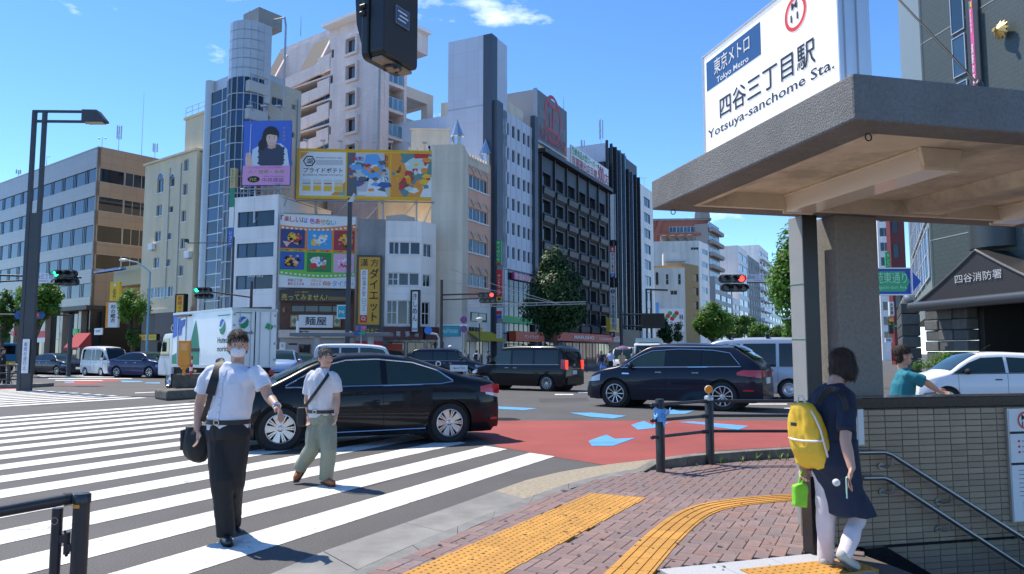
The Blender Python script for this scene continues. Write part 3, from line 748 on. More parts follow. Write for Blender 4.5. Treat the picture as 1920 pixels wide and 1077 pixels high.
fG.text('M',GR(1484.5,8,1496,13.5),M_SINK,y=-.005,bold=.02);fG.text('11',GR(1483,31,1498,34.5),M_SINK,y=-.005,bold=.02)
a=fS.W(.42,SZ1,.35);wq=AT(1836,159,4.3);wa=AT(1836,160,3.95);wb=AT(1560,-150,5.2)
wa.z=SZ1+.01;wa=AT(1836,160,1.0);k_=(SZ1+.01-CAMH)/(wa.z-CAMH);wa=Vector((wa.x*k_,wa.y*k_,SZ1+.01))
t=thing('stay_wire','black stay wire slanting up from the canopy roof','wire',wa)
d=AT(1686,0,4.6)-wa
MB().tube([(0,0,0),tuple(d),tuple(d*2.2)],.006,8).put('wire',M_BLACK,t);MB().lathe([(.02,-.012),(.02,.01),(.008,.03)],10).put('anchor',M_DSTEEL,t)
# ================================================================== PEDESTRIAN SIGNAL SEEN FROM BEHIND
sO=AT(718,60,4.0)
t=thing('pedestrian_signal','dark pedestrian signal box seen from behind hanging at top of photo','traffic light',(sO.x,sO.y,AT(726,102,4.0).z),R(90-28.8))
M_SIGB=M('signal housing',(.022,.021,.022),.45,var=.25,scale=5,bump=.05)
def rrect(x0,z0,x1,z1,r,n=5):
 P=[]
 for cx_,cz_,a0 in((x1-r,z0+r,-90),(x1-r,z1-r,0),(x0+r,z1-r,90),(x0+r,z0+r,180)):
  for i in range(n+1):a=R(a0+90*i/n);P.append((cx_+r*math.cos(a),cz_+r*math.sin(a)))
 return P
MB().prism(rrect(.01,.012,.328,.70,.035),-.0,.105,'y').put('housing',M_SIGB,t,bevel=.010,segs=3)
MB().prism(rrect(-.004,0,.342,.715,.045),.105,.152,'y').put('door',M_SIGB,t,bevel=.008)
MB().box(.03,.03,-.004,.31,.10,.0118).put('base_plate',M('worn signal base',(.30,.25,.19),.6,var=.2),t)
MB().lathe([(.055,-.016),(.055,.0)],24,(.17,.065,0)).put('cable_cover',M_SIGB,t)
mb=MB();mb.lathe([(.042,-.020),(.042,-.0165)],20,(.17,.065,0));mb.put('cover_plate',M('worn signal base'),t)
for a in(0,120,240):MB().box(.17+.04*math.cos(R(a))-.008,.065+.04*math.sin(R(a))-.008,-.026,.17+.04*math.cos(R(a))+.008,.065+.04*math.sin(R(a))+.008,-.02).put('lug',M_SIGB,t)
for z in(.30,.26):MB().tube([(-.012,.115,z),(-.012,.150,z)],.014,10).put('hinge',M_SIGB,t,smooth=True)
mb=MB()
vs=[(.02,.152,.33),(.32,.152,.33),(.32,.34,.44),(.02,.34,.44),(.02,.152,.10),(.02,.26,.26)]
mb.prism([(.152,.06),(.20,.22),(.215,.40),(.152,.44)],.012,.018,'x');mb.prism([(.152,.06),(.20,.22),(.215,.40),(.152,.44)],.320,.326,'x');mb.box(.018,.152,.40,.32,.21,.408)
mb.put('visor',M_SIGB,t)
MB().box(.10,-.012,.22,.225,-.0005,.325).put('nameplate_frame',M('plate rim',(.45,.45,.46),.3,.8),t)
MB().box(.105,-.014,.225,.22,-.0125,.32).put('nameplate',M('plate blue',(.05,.09,.17),.4),t)
for i,(a,b)in enumerate(((.115,.19),(.13,.21),(.115,.20))):MB().box(a,-.0152,.245+i*.024,b,-.0142,.253+i*.024).put('plate_print',M_WHITE,t)
mb=MB();mb.tube([(.17,.06,.71),(.17,.06,1.0),(.17,-.02,1.08),(.5,-1.5,1.12),(1.6,-6.3,1.15)],.03,10);mb.tube([(1.6,-6.3,1.4),(1.6,-6.3,-3.2)],.07,12);mb.put('mounting_arm',M_DSTEEL,t)
# ================================================================== RAILINGS
M_POST=M('dark bollard paint',(.022,.024,.028),.38,var=.25,scale=7,bump=.06,coat=.15)
p1,p2,p3_=G(1239,885,.02),G(1332,870.5,.02),Vector((4.75,10.15,.02))
t=thing('guard_railing','low black three-rail pedestrian railing with two round posts by the kerb','railing',p1)
for q,h in((p1,.90),(p2,.89),(p3_,.89)):
 v=q-p1
 MB().lathe([(.057,0),(.057,h-.012),(.050,h),(.02,h+.004)],22,v).put('post',M_POST,t,smooth=True)
MB().lathe([(.061,.845),(.061,.89),(.05,.905),(.015,.91)],22,p2-p1).put('post_cap',M('cap steel',(.55,.53,.5),.35,.6),t,smooth=True)
d12=(p2-p1).normalized();d23=(p3_-p2).normalized()
for z in(.835,.64,.435):
 a=p1-d12*.14-p1;
 MB().tube([Vector((0,0,z))-d12*.14,Vector((0,0,z))-d12*.05,Vector((0,0,z))+(p2-p1)-d12*.03],.021,10).put('rail',M_POST,t,smooth=True)
 MB().tube([Vector((0,0,z))+(p2-p1)+d23*.05,Vector((0,0,z))+(p3_-p1)],.021,10).put('rail',M_POST,t,smooth=True)
 for k in range(3):c=Vector((0,0,z))+(p2-p1)-d12*(.08+.035*k);MB().tube([c-d12*.008,c+d12*.008],.027,10).put('collar',M_POST,t)
 MB().ball(Vector((0,0,z))-d12*.15,.027,8).put('rail_end',M_POST,t,smooth=True)
rp=p2+Vector((0,0,.905))
t=thing('road_reflector','round orange reflector standing on the railing post','reflector',rp)
MB().lathe([(.012,0),(.012,.035)],10).put('stem',M_STEEL,t)
MB().lathe([(.052,.018),(.055,.012),(.055,-.012),(.05,-.018)],22,(0,0,.085),'y').put('rim',M('reflector rim',(.45,.4,.3),.4),t,smooth=True)
MB().lathe([(.047,-.026),(.048,-.0185)],22,(0,0,.085),'y').put('lens',M('orange reflector',(.95,.30,.01),.2,coat=.5),t,smooth=True)
t=thing('plastic_ribbon','crumpled blue plastic sheet tied round the railing post','plastic ribbon',p1+Vector((0,0,.70)))
rnd=random.Random(3);mb=MB();N=26
rows=[]
for j in range(9):
 rows.append([])
 for i in range(N):
  a=2*math.pi*i/N;r=.066+.024*noise.noise(Vector((math.cos(a)*3,math.sin(a)*3,j*.7)))+.012*rnd.random()
  mb.v.append((r*math.cos(a),r*math.sin(a),-.075+j*.02+.02*noise.noise(Vector((math.cos(a)*2,math.sin(a)*2,5)))))
for j in range(8):
 for i in range(N):mb.f.append((j*N+i,j*N+(i+1)%N,(j+1)*N+(i+1)%N,(j+1)*N+i));mb.m.append(0)
M_RIB=M('blue plastic',(.13,.42,.80),.35,var=.15,scale=20)
mb.put('wrap',M_RIB,t)
for s_,dz in((1,.06),(-1,-.09),(.4,-.12)):
 mb=MB();P=[]
 for i in range(6):
  f=i/5;P.append((s_*(.05+.06*f),-.06-.02*f,dz*f));
 for i,p in enumerate(P):
  wdt=.015+.03*(i/5);mb.v+=[(p[0]-.01,p[1]+rnd.uniform(-.015,.015),p[2]-wdt),(p[0],p[1]-.02,p[2]+rnd.uniform(-.01,.01)),(p[0]+.01,p[1]+rnd.uniform(-.01,.015),p[2]+wdt)]
 for i in range(5):
  for k in range(2):mb.f.append((i*3+k,i*3+k+1,i*3+k+4,i*3+k+3));mb.m.append(0)
 mb.put('loose_end',M_RIB,t)
gp_=AT(154,931,4.05);gz=gp_.z
t=thing('crossing_gate','black post with hinged tubular gate rail in lower left corner','gate',(gp_.x,gp_.y,0.02))
MB().lathe([(.041,0),(.041,gz-.03)],24).put('post',M_POST,t,smooth=True)
MB().lathe([(.044,gz-.055),(.044,gz-.012),(.038,gz-.004),(.01,gz)],24).put('post_cap',M_POST,t,smooth=True)
mb=MB();n=8;z0=gz-.075;vs=[]
for i in range(n+1):a=R(-150+75*i/n);vs+=[(.0418*math.cos(a),.0418*math.sin(a),z0),(.0418*math.cos(a),.0418*math.sin(a),z0+.018)]
mb.add(vs,[(2*i,2*i+2,2*i+3,2*i+1)for i in range(n)]);mb.put('orange_tape',M('orange tape',(.75,.33,.02),.5,var=.3,scale=30),t)
q=AT(108,960,4.05)-Vector((gp_.x,gp_.y,0));qe=AT(128,943,4.05)-Vector((gp_.x,gp_.y,0));qs=AT(-30,972,3.75)-Vector((gp_.x,gp_.y,0))
MB().lathe([(.027,-.5),(.027,q.z)],18,(q.x,q.y,0)).put('gate_upright',M_POST,t,smooth=True)
MB().tube([qe,qs,qs+(qs-qe)*1.2],.030,18).put('gate_rail',M_POST,t,smooth=True)
MB().tube([qe+(qe-qs).normalized()*.012,qe-(qe-qs).normalized()*.02],.034,18).put('rail_cap',M_POST,t,smooth=True)
hz=AT(120,1010,4.05).z
mb=MB();mb.box(q.x+.02,q.y-.015,hz-.04,q.x+.062,q.y+.015,hz+.0);mb.lathe([(.015,hz-.045),(.015,hz+.012)],12,(q.x+.058,q.y,0));mb.box(q.x+.055,q.y-.013,hz-.085,-.03,q.y+.017,hz-.047);mb.lathe([(.016,hz-.10),(.016,hz-.046)],12,(q.x+.058,q.y,0));mb.lathe([(.006,hz+.01),(.006,hz+.022)],8,(q.x+.045,q.y,0));mb.lathe([(.009,hz-.112),(.009,hz-.1)],6,(q.x+.058,q.y,0))
mb.put('hinge',M_POST,t)
ring(q.x+.002,AT(108,985,4.02).z,.016,.019,q.y-.0275,t,M('worn sticker',(.4,.36,.28),.7),20,name='sticker_mark')
M_WEED=M('weed leaf',(.12,.26,.035),.6,var=.3,scale=20)
for(x,y,h)in((1352,868,.14),(1365,866,.08),(1392,866,.11),(1418,863,.15),(1441,862,.10),(1463,861,.15),(1474,861,.12),(1306,873,.05)):
 b=G(x,y+1.5,.02);wid='weed'
 mb=MB();rnd=random.Random(x)
 for i in range(16):
  a=rnd.uniform(0,6.28);l=h*rnd.uniform(.6,1.2);sp=rnd.uniform(.25,.8);
  P=[Vector((math.cos(a)*sp*l*f*.8,math.sin(a)*sp*l*f*.8,l*(f-.55*sp*f*f)))for f in(0,.35,.7,1)]
  sd=Vector((-math.sin(a),math.cos(a),0))*.006
  for k in range(3):w0,w1=1-k*.28,1-(k+1)*.3;mb.add([P[k]-sd*w0,P[k]+sd*w0,P[k+1]+sd*w1,P[k+1]-sd*w1],[(0,1,2,3)])
 where={1352:'tall leafy weed just right of the railing post with reflector',1365:'low weed beside the leafy one right of the railing post',1392:'weed in the middle of the kerb between post and column',1418:'tall grassy weed on kerb left of the yellow backpack',1441:'small weed tuft between two taller ones by the kerb',1463:'spreading weed nearest the yellow backpack by the kerb',1474:'narrow weed half hidden by the yellow backpack',1306:'tiny flat weed left of the post with orange reflector'}[x]
 o=mb.put('weed',M_WEED,None,b);tag(o,where,'weed','weeds along the kerb')
 # ================================================================== SIGNS (helper)
class Sign:
 def __init__(s,name,label,x0,y0,x1,y1,Y,az,bg,frame=None,th=.2,cat='sign',group=None,ft=.06,back=True):
  P=AT(x0,(y0+y1)/2,Y);f=Face(P.xy,hv(az));rc=f.rect(x0,y0,x1,y1)
  O=f.W(rc[0],rc[1]);s.w,s.h=rc[2]-rc[0],rc[3]-rc[1]
  s.root=thing(name,label,cat,O,f.az,group);s.f=f;s.th=th
  if back:MB().box(0,0,0,s.w,th,s.h).put('panel',bg,s.root)
  if frame:
   mb=MB();mb.box(-ft,-.05,-ft,0,th,s.h+ft);mb.box(s.w,-.05,-ft,s.w+ft,th,s.h+ft);mb.box(0,-.05,-ft,s.w,th,0);mb.box(0,-.05,s.h,s.w,th,s.h+ft)
   mb.put('frame',frame,s.root)
 def t(s,body,a,b,c,d,mat,bold=.012,y=-.03,**k):
  return text(body,a*s.w,b*s.h,(c-a)*s.w,(d-b)*s.h,y,s.root,mat,bold=bold,**k)
 def b(s,a,b,c,d,mat,y=-.015,name='print_block'):
  return MB().box(a*s.w,y,b*s.h,c*s.w,y+.012,d*s.h).put(name,mat,s.root)
 def poly(s,pts,mat,y=-.02,name='print_shape'):
  return MB().prism([(p[0]*s.w,p[1]*s.h)for p in pts],y,y+.006,'y').put(name,mat,s.root)
 def disc(s,cx,cz_,r,mat,y=-.02,sx=None,name='print_disc'):
  return disc(cx*s.w,cz_*s.h,r*s.h,y,s.root,mat,26,sx or 1,name,.005)
def vert(q):return '\n'.join(q)
P_=lambda n,c=(.5,.5,.5),r=.5,**k:M(n,c,r,**k)
M_ORANGE=P_('orange print',(.80,.30,.03));M_LBLUE=P_('light blue print',(.12,.38,.75));M_TEAL=P_('teal print',(.02,.38,.46))
M_PINK=P_('pink print',(.80,.35,.55));M_CREAM=P_('cream print',(.70,.62,.48));M_PURP=P_('purple print',(.42,.06,.45));M_SKIN_P=P_('skin tone print',(.75,.50,.40))
M_MAROON=P_('maroon board',(.09,.025,.025));M_CONC2=M('weathered concrete',(.30,.30,.30),.9,var=.16,scale=.8,streak=.5,bump=.2,bscale=12)
M_WWALL=M('white painted wall',(.90,.86,.83),.7,var=.05,scale=.6,streak=.2,grid=(2.4,1.6,.16))
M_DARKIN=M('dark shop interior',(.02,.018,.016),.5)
def side_right(f,w_):return Face(f.O+f.r*w_,-f.n,f.root)
def side_left(f,depth):return Face(f.O-f.n*depth,f.n,f.root)
def body(f,w_,depth,h,mat,y0=.25,name='body',z0=0):return f.put(name,MB().box(.012,y0,z0,w_-.012,depth,h),mat)
def parapet(f,w_,depth,h,mat,t=.25,hh=.5):
 mb=MB();mb.box(-.02,-.03,h,w_+.02,t,h+hh);mb.box(-.02,depth-t,h,w_+.02,depth,h+hh);mb.box(-.02,t,h,t,depth-t,h+hh);mb.box(w_-t,t,h,w_+.02,depth-t,h+hh)
 return f.put('parapet',mb,mat)
def antenna(px,py0,py1,Y,label,kind=0,group='rooftop aerials'):
 b=AT(px,py1,Y);tpt=AT(px,py0,Y);h=tpt.z-b.z
 t=thing('aerial',label,'aerial',b,0,group)
 MB().tube([(0,0,-.6),(0,0,h)],[.05,.02],8).put('mast',M_STEEL,t)
 if kind==1:
  for a in range(3):
   x,y=.28*math.cos(a*2.1),.28*math.sin(a*2.1)
   MB().box(x-.07,y-.05,h*.45,x+.07,y+.05,h*.95).put('antenna_panel',M_STEEL,t)
   MB().tube([(0,0,h*.7),(x,y,h*.7)],.02,6).put('bracket',M_STEEL,t)
 if kind==2:
  MB().tube([(-.4,0,h*.85),(.4,0,h*.85)],.02,6).put('crossbar',M_STEEL,t)
  for x in(-.4,.4):MB().ball((x,0,h*.9),.1,6).put('sensor',M_STEEL,t)
 return t
 # ================================================================== LEFT STREET ROW
fl=Face(rowL_P.xy,rowL_d)
# ---- long office building with ribbon windows
xc,Hc=fl.px(185,277);OW=60.0
f=root_face('office_building','long beige tiled office block with ribbon windows at far left','building',fl.O+fl.r*(xc-OW),fl.r)
M_TILE=M('beige glazed tile',(.36,.29,.22),.3,var=.08,scale=1.2,spec=.6,bump=.15,bscale=9,grid=(1.5,1.05,.35))
M_TGLO=glassmat('office glass',(.012,.022,.036),.6)
bands=[(314,340),(366,394),(420,452),(474,503),(529,555)]
zb=[(f.px(181,b)[1],f.px(181,a)[1])for a,b in bands]
zground=f.px(176,572)[1]
holes=[(OW-46,a,OW-.12,b)for a,b in zb]
f.wall('wall',0,OW,zground,Hc,holes,M_TILE,.2)
for a,b in zb:
 x=OW-.14
 while x>OW-44:
  f.win((x-2.35,a,x,b),1,1,M_DFRAME,M_TGLO,.1,.04);x-=2.37
  f.win((x-.83,a,x,b),2,1,M_DFRAME,M_TGLO,.08);x-=.85
 for zz in(b+.03,a-.08):pass
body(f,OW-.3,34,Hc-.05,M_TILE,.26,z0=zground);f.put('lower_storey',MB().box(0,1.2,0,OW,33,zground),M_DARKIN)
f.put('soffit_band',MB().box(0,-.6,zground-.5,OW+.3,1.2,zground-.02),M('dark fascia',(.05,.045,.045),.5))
for i in range(9):
 x=OW-44+i*5;f.put('pillar',MB().box(x,.4,0,x+.7,1.1,zground-.5),M_TILE)
 f.win((x+.8,.2,x+4.6,zground-.7),3,2,M_DFRAME,M_DGLASS,1.0,name='shop_window')
sr=side_right(f,OW)
holes=[(.15,a,22,b)for a,b in zb[:4]]
sr.wall('side_wall',0,33.5,zground,Hc,holes,M('warm-lit beige tile',(.38,.27,.18),.45,var=.06,scale=1.5,grid=(1.5,1.05,.35)),.2)  # same tile as the front, its warmer light put into the colour
for a,b in zb[:4]:
 x=.17
 for k in range(7):sr.win((x,a,x+2.9,b),(1,3,2)[k%3],1,M_FRAME,M_GLASS,.1);x+=2.95
sr.put('side_lower',MB().box(0,.05,0,24,.24,zground-.02),M('dark shopfront cladding',(.03,.03,.028),.3,var=.2,scale=2))
parapet(f,OW,34,Hc,M_TILE,.3,.15)
P0=fl.O+fl.r*(xc-8)-fl.n*9
o=f.put('penthouse',MB().box(OW-12,14,Hc,OW+8-12,24,Hc+3.4),M('pale penthouse',(.45,.42,.42),.7))
f.put('penthouse',MB().box(OW-30,10,Hc,OW-22,18,Hc+2.6),M('pale penthouse'))
for a in((222,234,284,100,'triple-panel aerial on the beige office block roof',1),(265,175,292,105,'tall thin whip mast behind the beige office block',0),(290,268,300,100,'squat panel aerial on roof beside the cream building',1),(191,258,278,88,'small weather sensor mast at corner of beige office block',2),(34,318,334,105,'low twin panel aerial at far left roof edge',1),(87,292,312,110,'small forked aerial left of the double lamp post',2)):antenna(*a)
s=Sign('shop_sign','slanting white signboard with dark red lettering and blue frame',176,513,227,501,79.5,128,M_WHITE,P_('blue sign frame',(.12,.30,.62)),.5)
s.t('ヨビイルプンゼル',.06,.25,.94,.80,P_('dark red print',(.25,.01,.02)),.03)
s=Sign('shop_sign','yellow vertical sign above the scroll shaped one',207,529,223,564,77,100,M_YEL,None,.3);s.t(vert('まねきねこ'),.3,.06,.7,.62,M_INK);s.disc(.5,.84,.07,M_WHITE)
s=Sign('shop_sign','white scroll shaped vertical sign with black brush lettering',204,568,220,614,76.5,100,M_WHITE,None,.3);s.t(vert('杉の蔵古'),.25,.2,.75,.92,M_INK,.03);s.b(-.28,-.02,-.02,1.02,M_ORANGE,.02,'orange_board')
s=Sign('shop_sign','small white pictogram sign on dark shopfront wall',177,616,191,628,80,128,M_WHITE,None,.1);s.t('OOO',.2,.4,.8,.75,M_INK)
s=Sign('shop_sign','small red shop sign low at far left',15,622,27,629,92,128,M_RED,None,.2);s.t('PS',.2,.2,.8,.8,M_WHITE)
s=Sign('shop_sign','small glowing green sign beside black pole at left',134,617,145,629,84,128,P_('green light panel',(.02,.55,.10)),None,.2);s.t('OK',.2,.3,.8,.7,M_WHITE)
s=Sign('banner','red and white hanging banner on dark wall at left',71,621,84,642,88,128,M_RED,None,.05,'banner');s.b(0,0,1,.4,M_WHITE)
aw=AT(144,652,74);t=thing('awning','red slanted awning over shopfront behind the white van','awning',aw,R(-38))
MB().prism([(-1.2,0),(0,0),(0,.02),(-.05,1.4),(-.1,1.4)],0,3.2,'x').put('canvas',M('red canvas',(.42,.05,.05),.8,var=.1),t);MB().box(0,-1.24,-.25,3.2,-1.2,.0).put('valance',M('red canvas'),t)
# ---- cream building with arched windows
a0=fl.px(273,314);a1=fl.px(367,283);CW=a1[0]-a0[0]+.3;CH=a1[1]
f=root_face('cream_building','cream rendered building with two arched windows and small square ones','building',fl.O+fl.r*a0[0],fl.r)
M_CREAMW=M('cream render',(.70,.59,.40),.8,var=.05,scale=.7,streak=.16,bump=.15,bscale=30)
wr=[(295,338,306,360),(319,335,327,349),(345,301,353,320),(343,346,351,365),(293,386,303,404),(317,388,324,398),(340,396,348,415),(290,435,301,452),(313,438,321,449),(338,448,346,466),(288,484,298,502),(311,487,319,499),(335,499,343,517)]
hs_=[f.rect(*r)for r in wr];wide=f.rect(276,541,324,556);zl=f.px(320,585)[1]
f.wall('wall',0,CW,zl,CH,hs_+[wide],M_CREAMW,.2)
for i,h in enumerate(hs_):
 f.win(h,2 if i not in(1,5,8,11)else 1,1,M_FRAME,M_BGLASS,.12)
 f.put('sill',MB().box(h[0]-.08,-.06,h[1]-.08,h[2]+.08,.1,h[1]),M_WHITE)
 if i<2:
  cx_=(h[0]+h[2])/2;r_=(h[2]-h[0])/2
  f.put('arch_light',MB().prism([(cx_+r_*math.cos(R(q)),h[3]+r_*math.sin(R(q)))for q in range(0,181,20)],-.012,.03,'y'),M_BGLASS)
  mb=MB();mb.tube([(cx_+r_*math.cos(R(q)),-.02,h[3]+r_*math.sin(R(q)))for q in range(0,181,15)],.05,6);f.put('arch_trim',mb,M_WHITE)
for k in range(4):
 w4=(wide[2]-wide[0])/4;f.win((wide[0]+k*w4,wide[1],wide[0]+(k+1)*w4,wide[3]),2,1,M_FRAME,M_BGLASS,.12)
body(f,CW,16,CH-.1,M_CREAMW,.26,z0=zl);f.put('cornice',MB().box(-.15,-.2,CH,CW+.05,16,CH+.22),M_CREAMW);f.put('string_course',MB().box(-.05,-.12,zl-.05,CW,.3,zl+.35),M_CREAMW)
pz=f.px(372,212)[1];px0=f.px(338,250)[0]
f.put('penthouse',MB().box(px0,.5,CH+.2,CW+1.5,7,pz),M_CREAMW);f.put('penthouse_cap',MB().box(px0-.15,.35,pz,CW+1.6,7.2,pz+.25),M_CREAMW)
mb=MB()
for z in(.5,1.0):mb.tube([(px0,.5,pz+.25+z),(CW+1.4,.5,pz+.25+z)],.03,6)
for i in range(5):x=px0+(CW+1.4-px0)*i/4;mb.tube([(x,.5,pz+.2),(x,.5,pz+1.25)],.03,6)
f.put('roof_railing',mb,M_STEEL)
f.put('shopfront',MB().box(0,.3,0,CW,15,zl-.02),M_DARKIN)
f.put('shop_fascia',MB().box(CW*.35,-.1,zl-2.4,CW,.3,zl-.05),M('dark mural board',(.05,.03,.03),.5));f.text('Gaju',(CW*.66,zl-2.2,CW*.95,zl-1.2),M_CREAM,-.13)
f.put('tile_band',MB().box(-6.5,.2,f.px(255,533)[1],-.05,2,f.px(250,497)[1]),M('yellow tile',(.45,.36,.17),.5))
s=Sign('shop_sign','yellow shop signboard with red and green lettering behind young tree',255,640,294,626,72,120,M_YEL,M_INK,.3);s.t('メガネ',.06,.2,.46,.8,M_RED,.04);s.t('コンタクト',.5,.25,.95,.7,M_GREEN,.02)
s=Sign('shop_sign','vertical yellow sign with red lettering left of the truck',331,554,343,600,68,112,M_YEL,M_INK,.4,ft=.12);s.t(vert('眼鏡メガネ'),.2,.05,.8,.95,M_RED,.04)
def ac_units(F_,spots,mat=None):
 for px_,py_ in spots:
  x,z=F_.px(px_,py_);F_.put('air_conditioner',MB().box(x,-.42,z,x+.85,-.06,z+.62),M_WHITE,bevel=.02);F_.put('bracket',MB().box(x+.05,-.4,z-.06,x+.8,-.01,z-.005),M_STEEL)
def pipe(F_,px_,y0,y1):
 x,z0=F_.px(px_,y1);_,z1_=F_.px(px_,y0);F_.put('drain_pipe',MB().tube([(x,-.07,z0),(x,-.07,z1_)],.055,6),M_STEEL)
pipe(f,310,318,560);pipe(f,330,310,580);ac_units(f,[(284,470),(352,485)])
# ---- glass cylinder tower
aL=fl.px(378,300);aR=fl.px(452,300);TW=aR[0]-aL[0];Ht=fl.px(385,152)[1]
f=root_face('glass_tower','slim tower with curved dark glass bay and pale green side wing','building',fl.O+fl.r*aL[0],fl.r)
M_PANEL=M('pale metal panel',(.46,.49,.52),.35,.25,var=.05,scale=.8)
M_TGL=glassmat('tower glass',(.012,.016,.024),.7,.04)
M_TGL2=glassmat('tower glass blue',(.025,.06,.14),.5,.04)
zc0,zc1=3.4,f.px(430,160)[1];zc2=f.px(430,58)[1]
rad=1.85
f.put('slim_column',MB().lathe([(.55,0),(.55,Ht)],20,(.3,.55,0)),M_PANEL,smooth=True)
for i in range(int(Ht/2.4)):f.put('joint_ring',MB().lathe([(.57,0),(.57,.05)],20,(.3,.55,2.4*i+1)),M_STEEL)
gx0,gx1=.8,TW-rad*1.1;nF=int(Ht/1.25);
for i in range(nF):
 if 1.25*i<3:continue
 for k in range(2):
  w2=(gx1-gx0)/2;f.win((gx0+k*w2,1.25*i,gx0+(k+1)*w2,1.25*i+1.24),1,1,M_FRAME,M_TGL2 if(i+k)%2 else M_TGL,.3,.04,name='pane')
f.put('body',MB().box(.5,.62,0,TW-.2,4.5,Ht),M_PANEL)
cxb,cyb=TW-.55,.95;dbk=Face(f.O+f.r*(TW+.35),-f.n).px(490,120)[0]
NS=9;a_s=[200+i*(170/NS)for i in range(NS+1)]
def cyl_quad(a,b,z0,z1,r):return[(cxb+r*math.cos(R(a)),cyb+r*math.sin(R(a)),z0),(cxb+r*math.cos(R(b)),cyb+r*math.sin(R(b)),z0),(cxb+r*math.cos(R(b)),cyb+r*math.sin(R(b)),z1),(cxb+r*math.cos(R(a)),cyb+r*math.sin(R(a)),z1)]
rows=int((zc1-zc0)/1.45)
for i in range(rows):
 z0=zc0+(zc1-zc0)*i/rows;z1=zc0+(zc1-zc0)*(i+1)/rows
 for k in range(NS):
  mb=MB();mb.add(cyl_quad(a_s[k],a_s[k+1],z0,z1,rad),[(0,1,2,3)]);f.put('pane',mb,M_TGL if random.random()<.7 else M_TGL2)
 mb=MB();mb.lathe([(rad+.05,z0-.04),(rad+.05,z0+.04)],36,(cxb,cyb,0));f.put('transom',mb,M_STEEL)
for k in range(NS+1):
 x,y=cxb+(rad+.02)*math.cos(R(a_s[k])),cyb+(rad+.02)*math.sin(R(a_s[k]));f.put('mullion',MB().tube([(x,y,zc0),(x,y,zc1)],.05,6),M_STEEL)
nrow=6
for i in range(nrow):
 z0=zc1+(zc2-zc1)*i/nrow+.02;z1=zc1+(zc2-zc1)*(i+1)/nrow-.02
 for k in range(0,NS+2):
  a=195+k*19.;mb=MB();mb.add(cyl_quad(a+.3,a+18.7,z0,z1,rad),[(0,1,2,3)]);f.put('cladding_panel',mb,M_PANEL)
f.put('bay_core',MB().lathe([(rad-.12,0),(rad-.12,zc2-.02)],30,(cxb,cyb,0)),M_STEEL)
f.put('bay_back',MB().box(cxb-rad*.8,cyb,zc1-2,cxb+rad*.97,max(cyb+1,dbk),zc2-.03),M_PANEL)
sr=side_right(f,TW+.35);zr=sr.px(500,150)[1];xr1=sr.px(562,300)[0];M_GRN=M('greenish grey tile',(.44,.45,.40),.5,var=.05,scale=1,streak=.1,grid=(.6,.3,.18,.5))
hh=[sr.rect(510,180,531,203),sr.rect(547,195,554,207),sr.rect(545,247,552,259),sr.rect(540,300,548,312)]
sr.wall('side_wall',0,xr1,0,zr,hh,M_GRN,.2);
for h in hh:sr.win(h,2,1,M_FRAME,M_GLASS,.1)
mb=MB();mb.box(1.3,.26,0,xr1-.02,TW-.3,zr-.05);sr.put('side_body',mb,M_GRN)
bx1=sr.px(491,200)[0]
for yb in(140,192,243,293):
 z=sr.px(450,yb)[1]
 sr.put('balcony',MB().box(-.3,-1.0,z-1.6,bx1,-.01,z-.55),M('balcony parapet',(.45,.48,.48),.6),bevel=.1)
 mb=MB();mb.tube([(-.2,-.95,z),(bx1-.05,-.95,z)],.03,6)
 for i in range(7):mb.tube([(-.2+(bx1+.1)*i/6,-.95,z-.55),(-.2+(bx1+.1)*i/6,-.95,z)],.018,5)
 sr.put('balcony_rail',mb,M_STEEL)
wn=sr.rect(455,75,470,97)
sr.put('upper_window',MB().box(sr.px(457,90)[0],-.35,sr.px(457,96)[1],sr.px(468,90)[0],-.3,sr.px(457,78)[1]),M_DGLASS)
sr.put('drain_pipe',MB().tube([(xr1-.35,-.08,2),(xr1-.35,-.08,zr-1)],.1,8),M_STEEL)
ac=sr.px(482,120)
f.put('roof_tank',MB().box(cxb-.9,cyb-.3,zc2,cxb+1.6,cyb+2.2,zc2+1.5),M('roof louvre box',(.28,.28,.27),.7),bevel=.03)
mb=MB();mb.tube([(cxb+2,cyb+1,zc2+.6),(cxb+3.4,cyb+1.2,zc2+.5),(cxb+3.6,cyb+1.2,zc2-.3),(cxb+3.6,cyb+1.2,zc2-8)],.09,8);f.put('roof_pipe',mb,M_STEEL)
antenna(467,20,48,66,'thin whip aerial on top of the curved glass tower');antenna(564,30,58,80,'thin aerial on the pale apartment block roof')
s=Sign('shop_sign','stacked vertical blade signs cream green and blue beside glass tower',432,316,440,352,64,108,P_('cream blade',(.55,.45,.22)),None,.4);s.t(vert('BANNY'),.25,.08,.75,.92,P_('brown print',(.3,.2,.05)))
s.b(0,-.95,1,-.02,P_('green blade',(.02,.25,.14)),0,'green_blade');s.b(0,-2.0,1,-.98,M_WHITE,0,'white_blade');s.b(0,-3.0,1,-2.05,M_BLUE,0,'blue_blade');s.t(vert('いづみ'),.2,-2.9,.8,-2.2,M_WHITE,y=-.03)
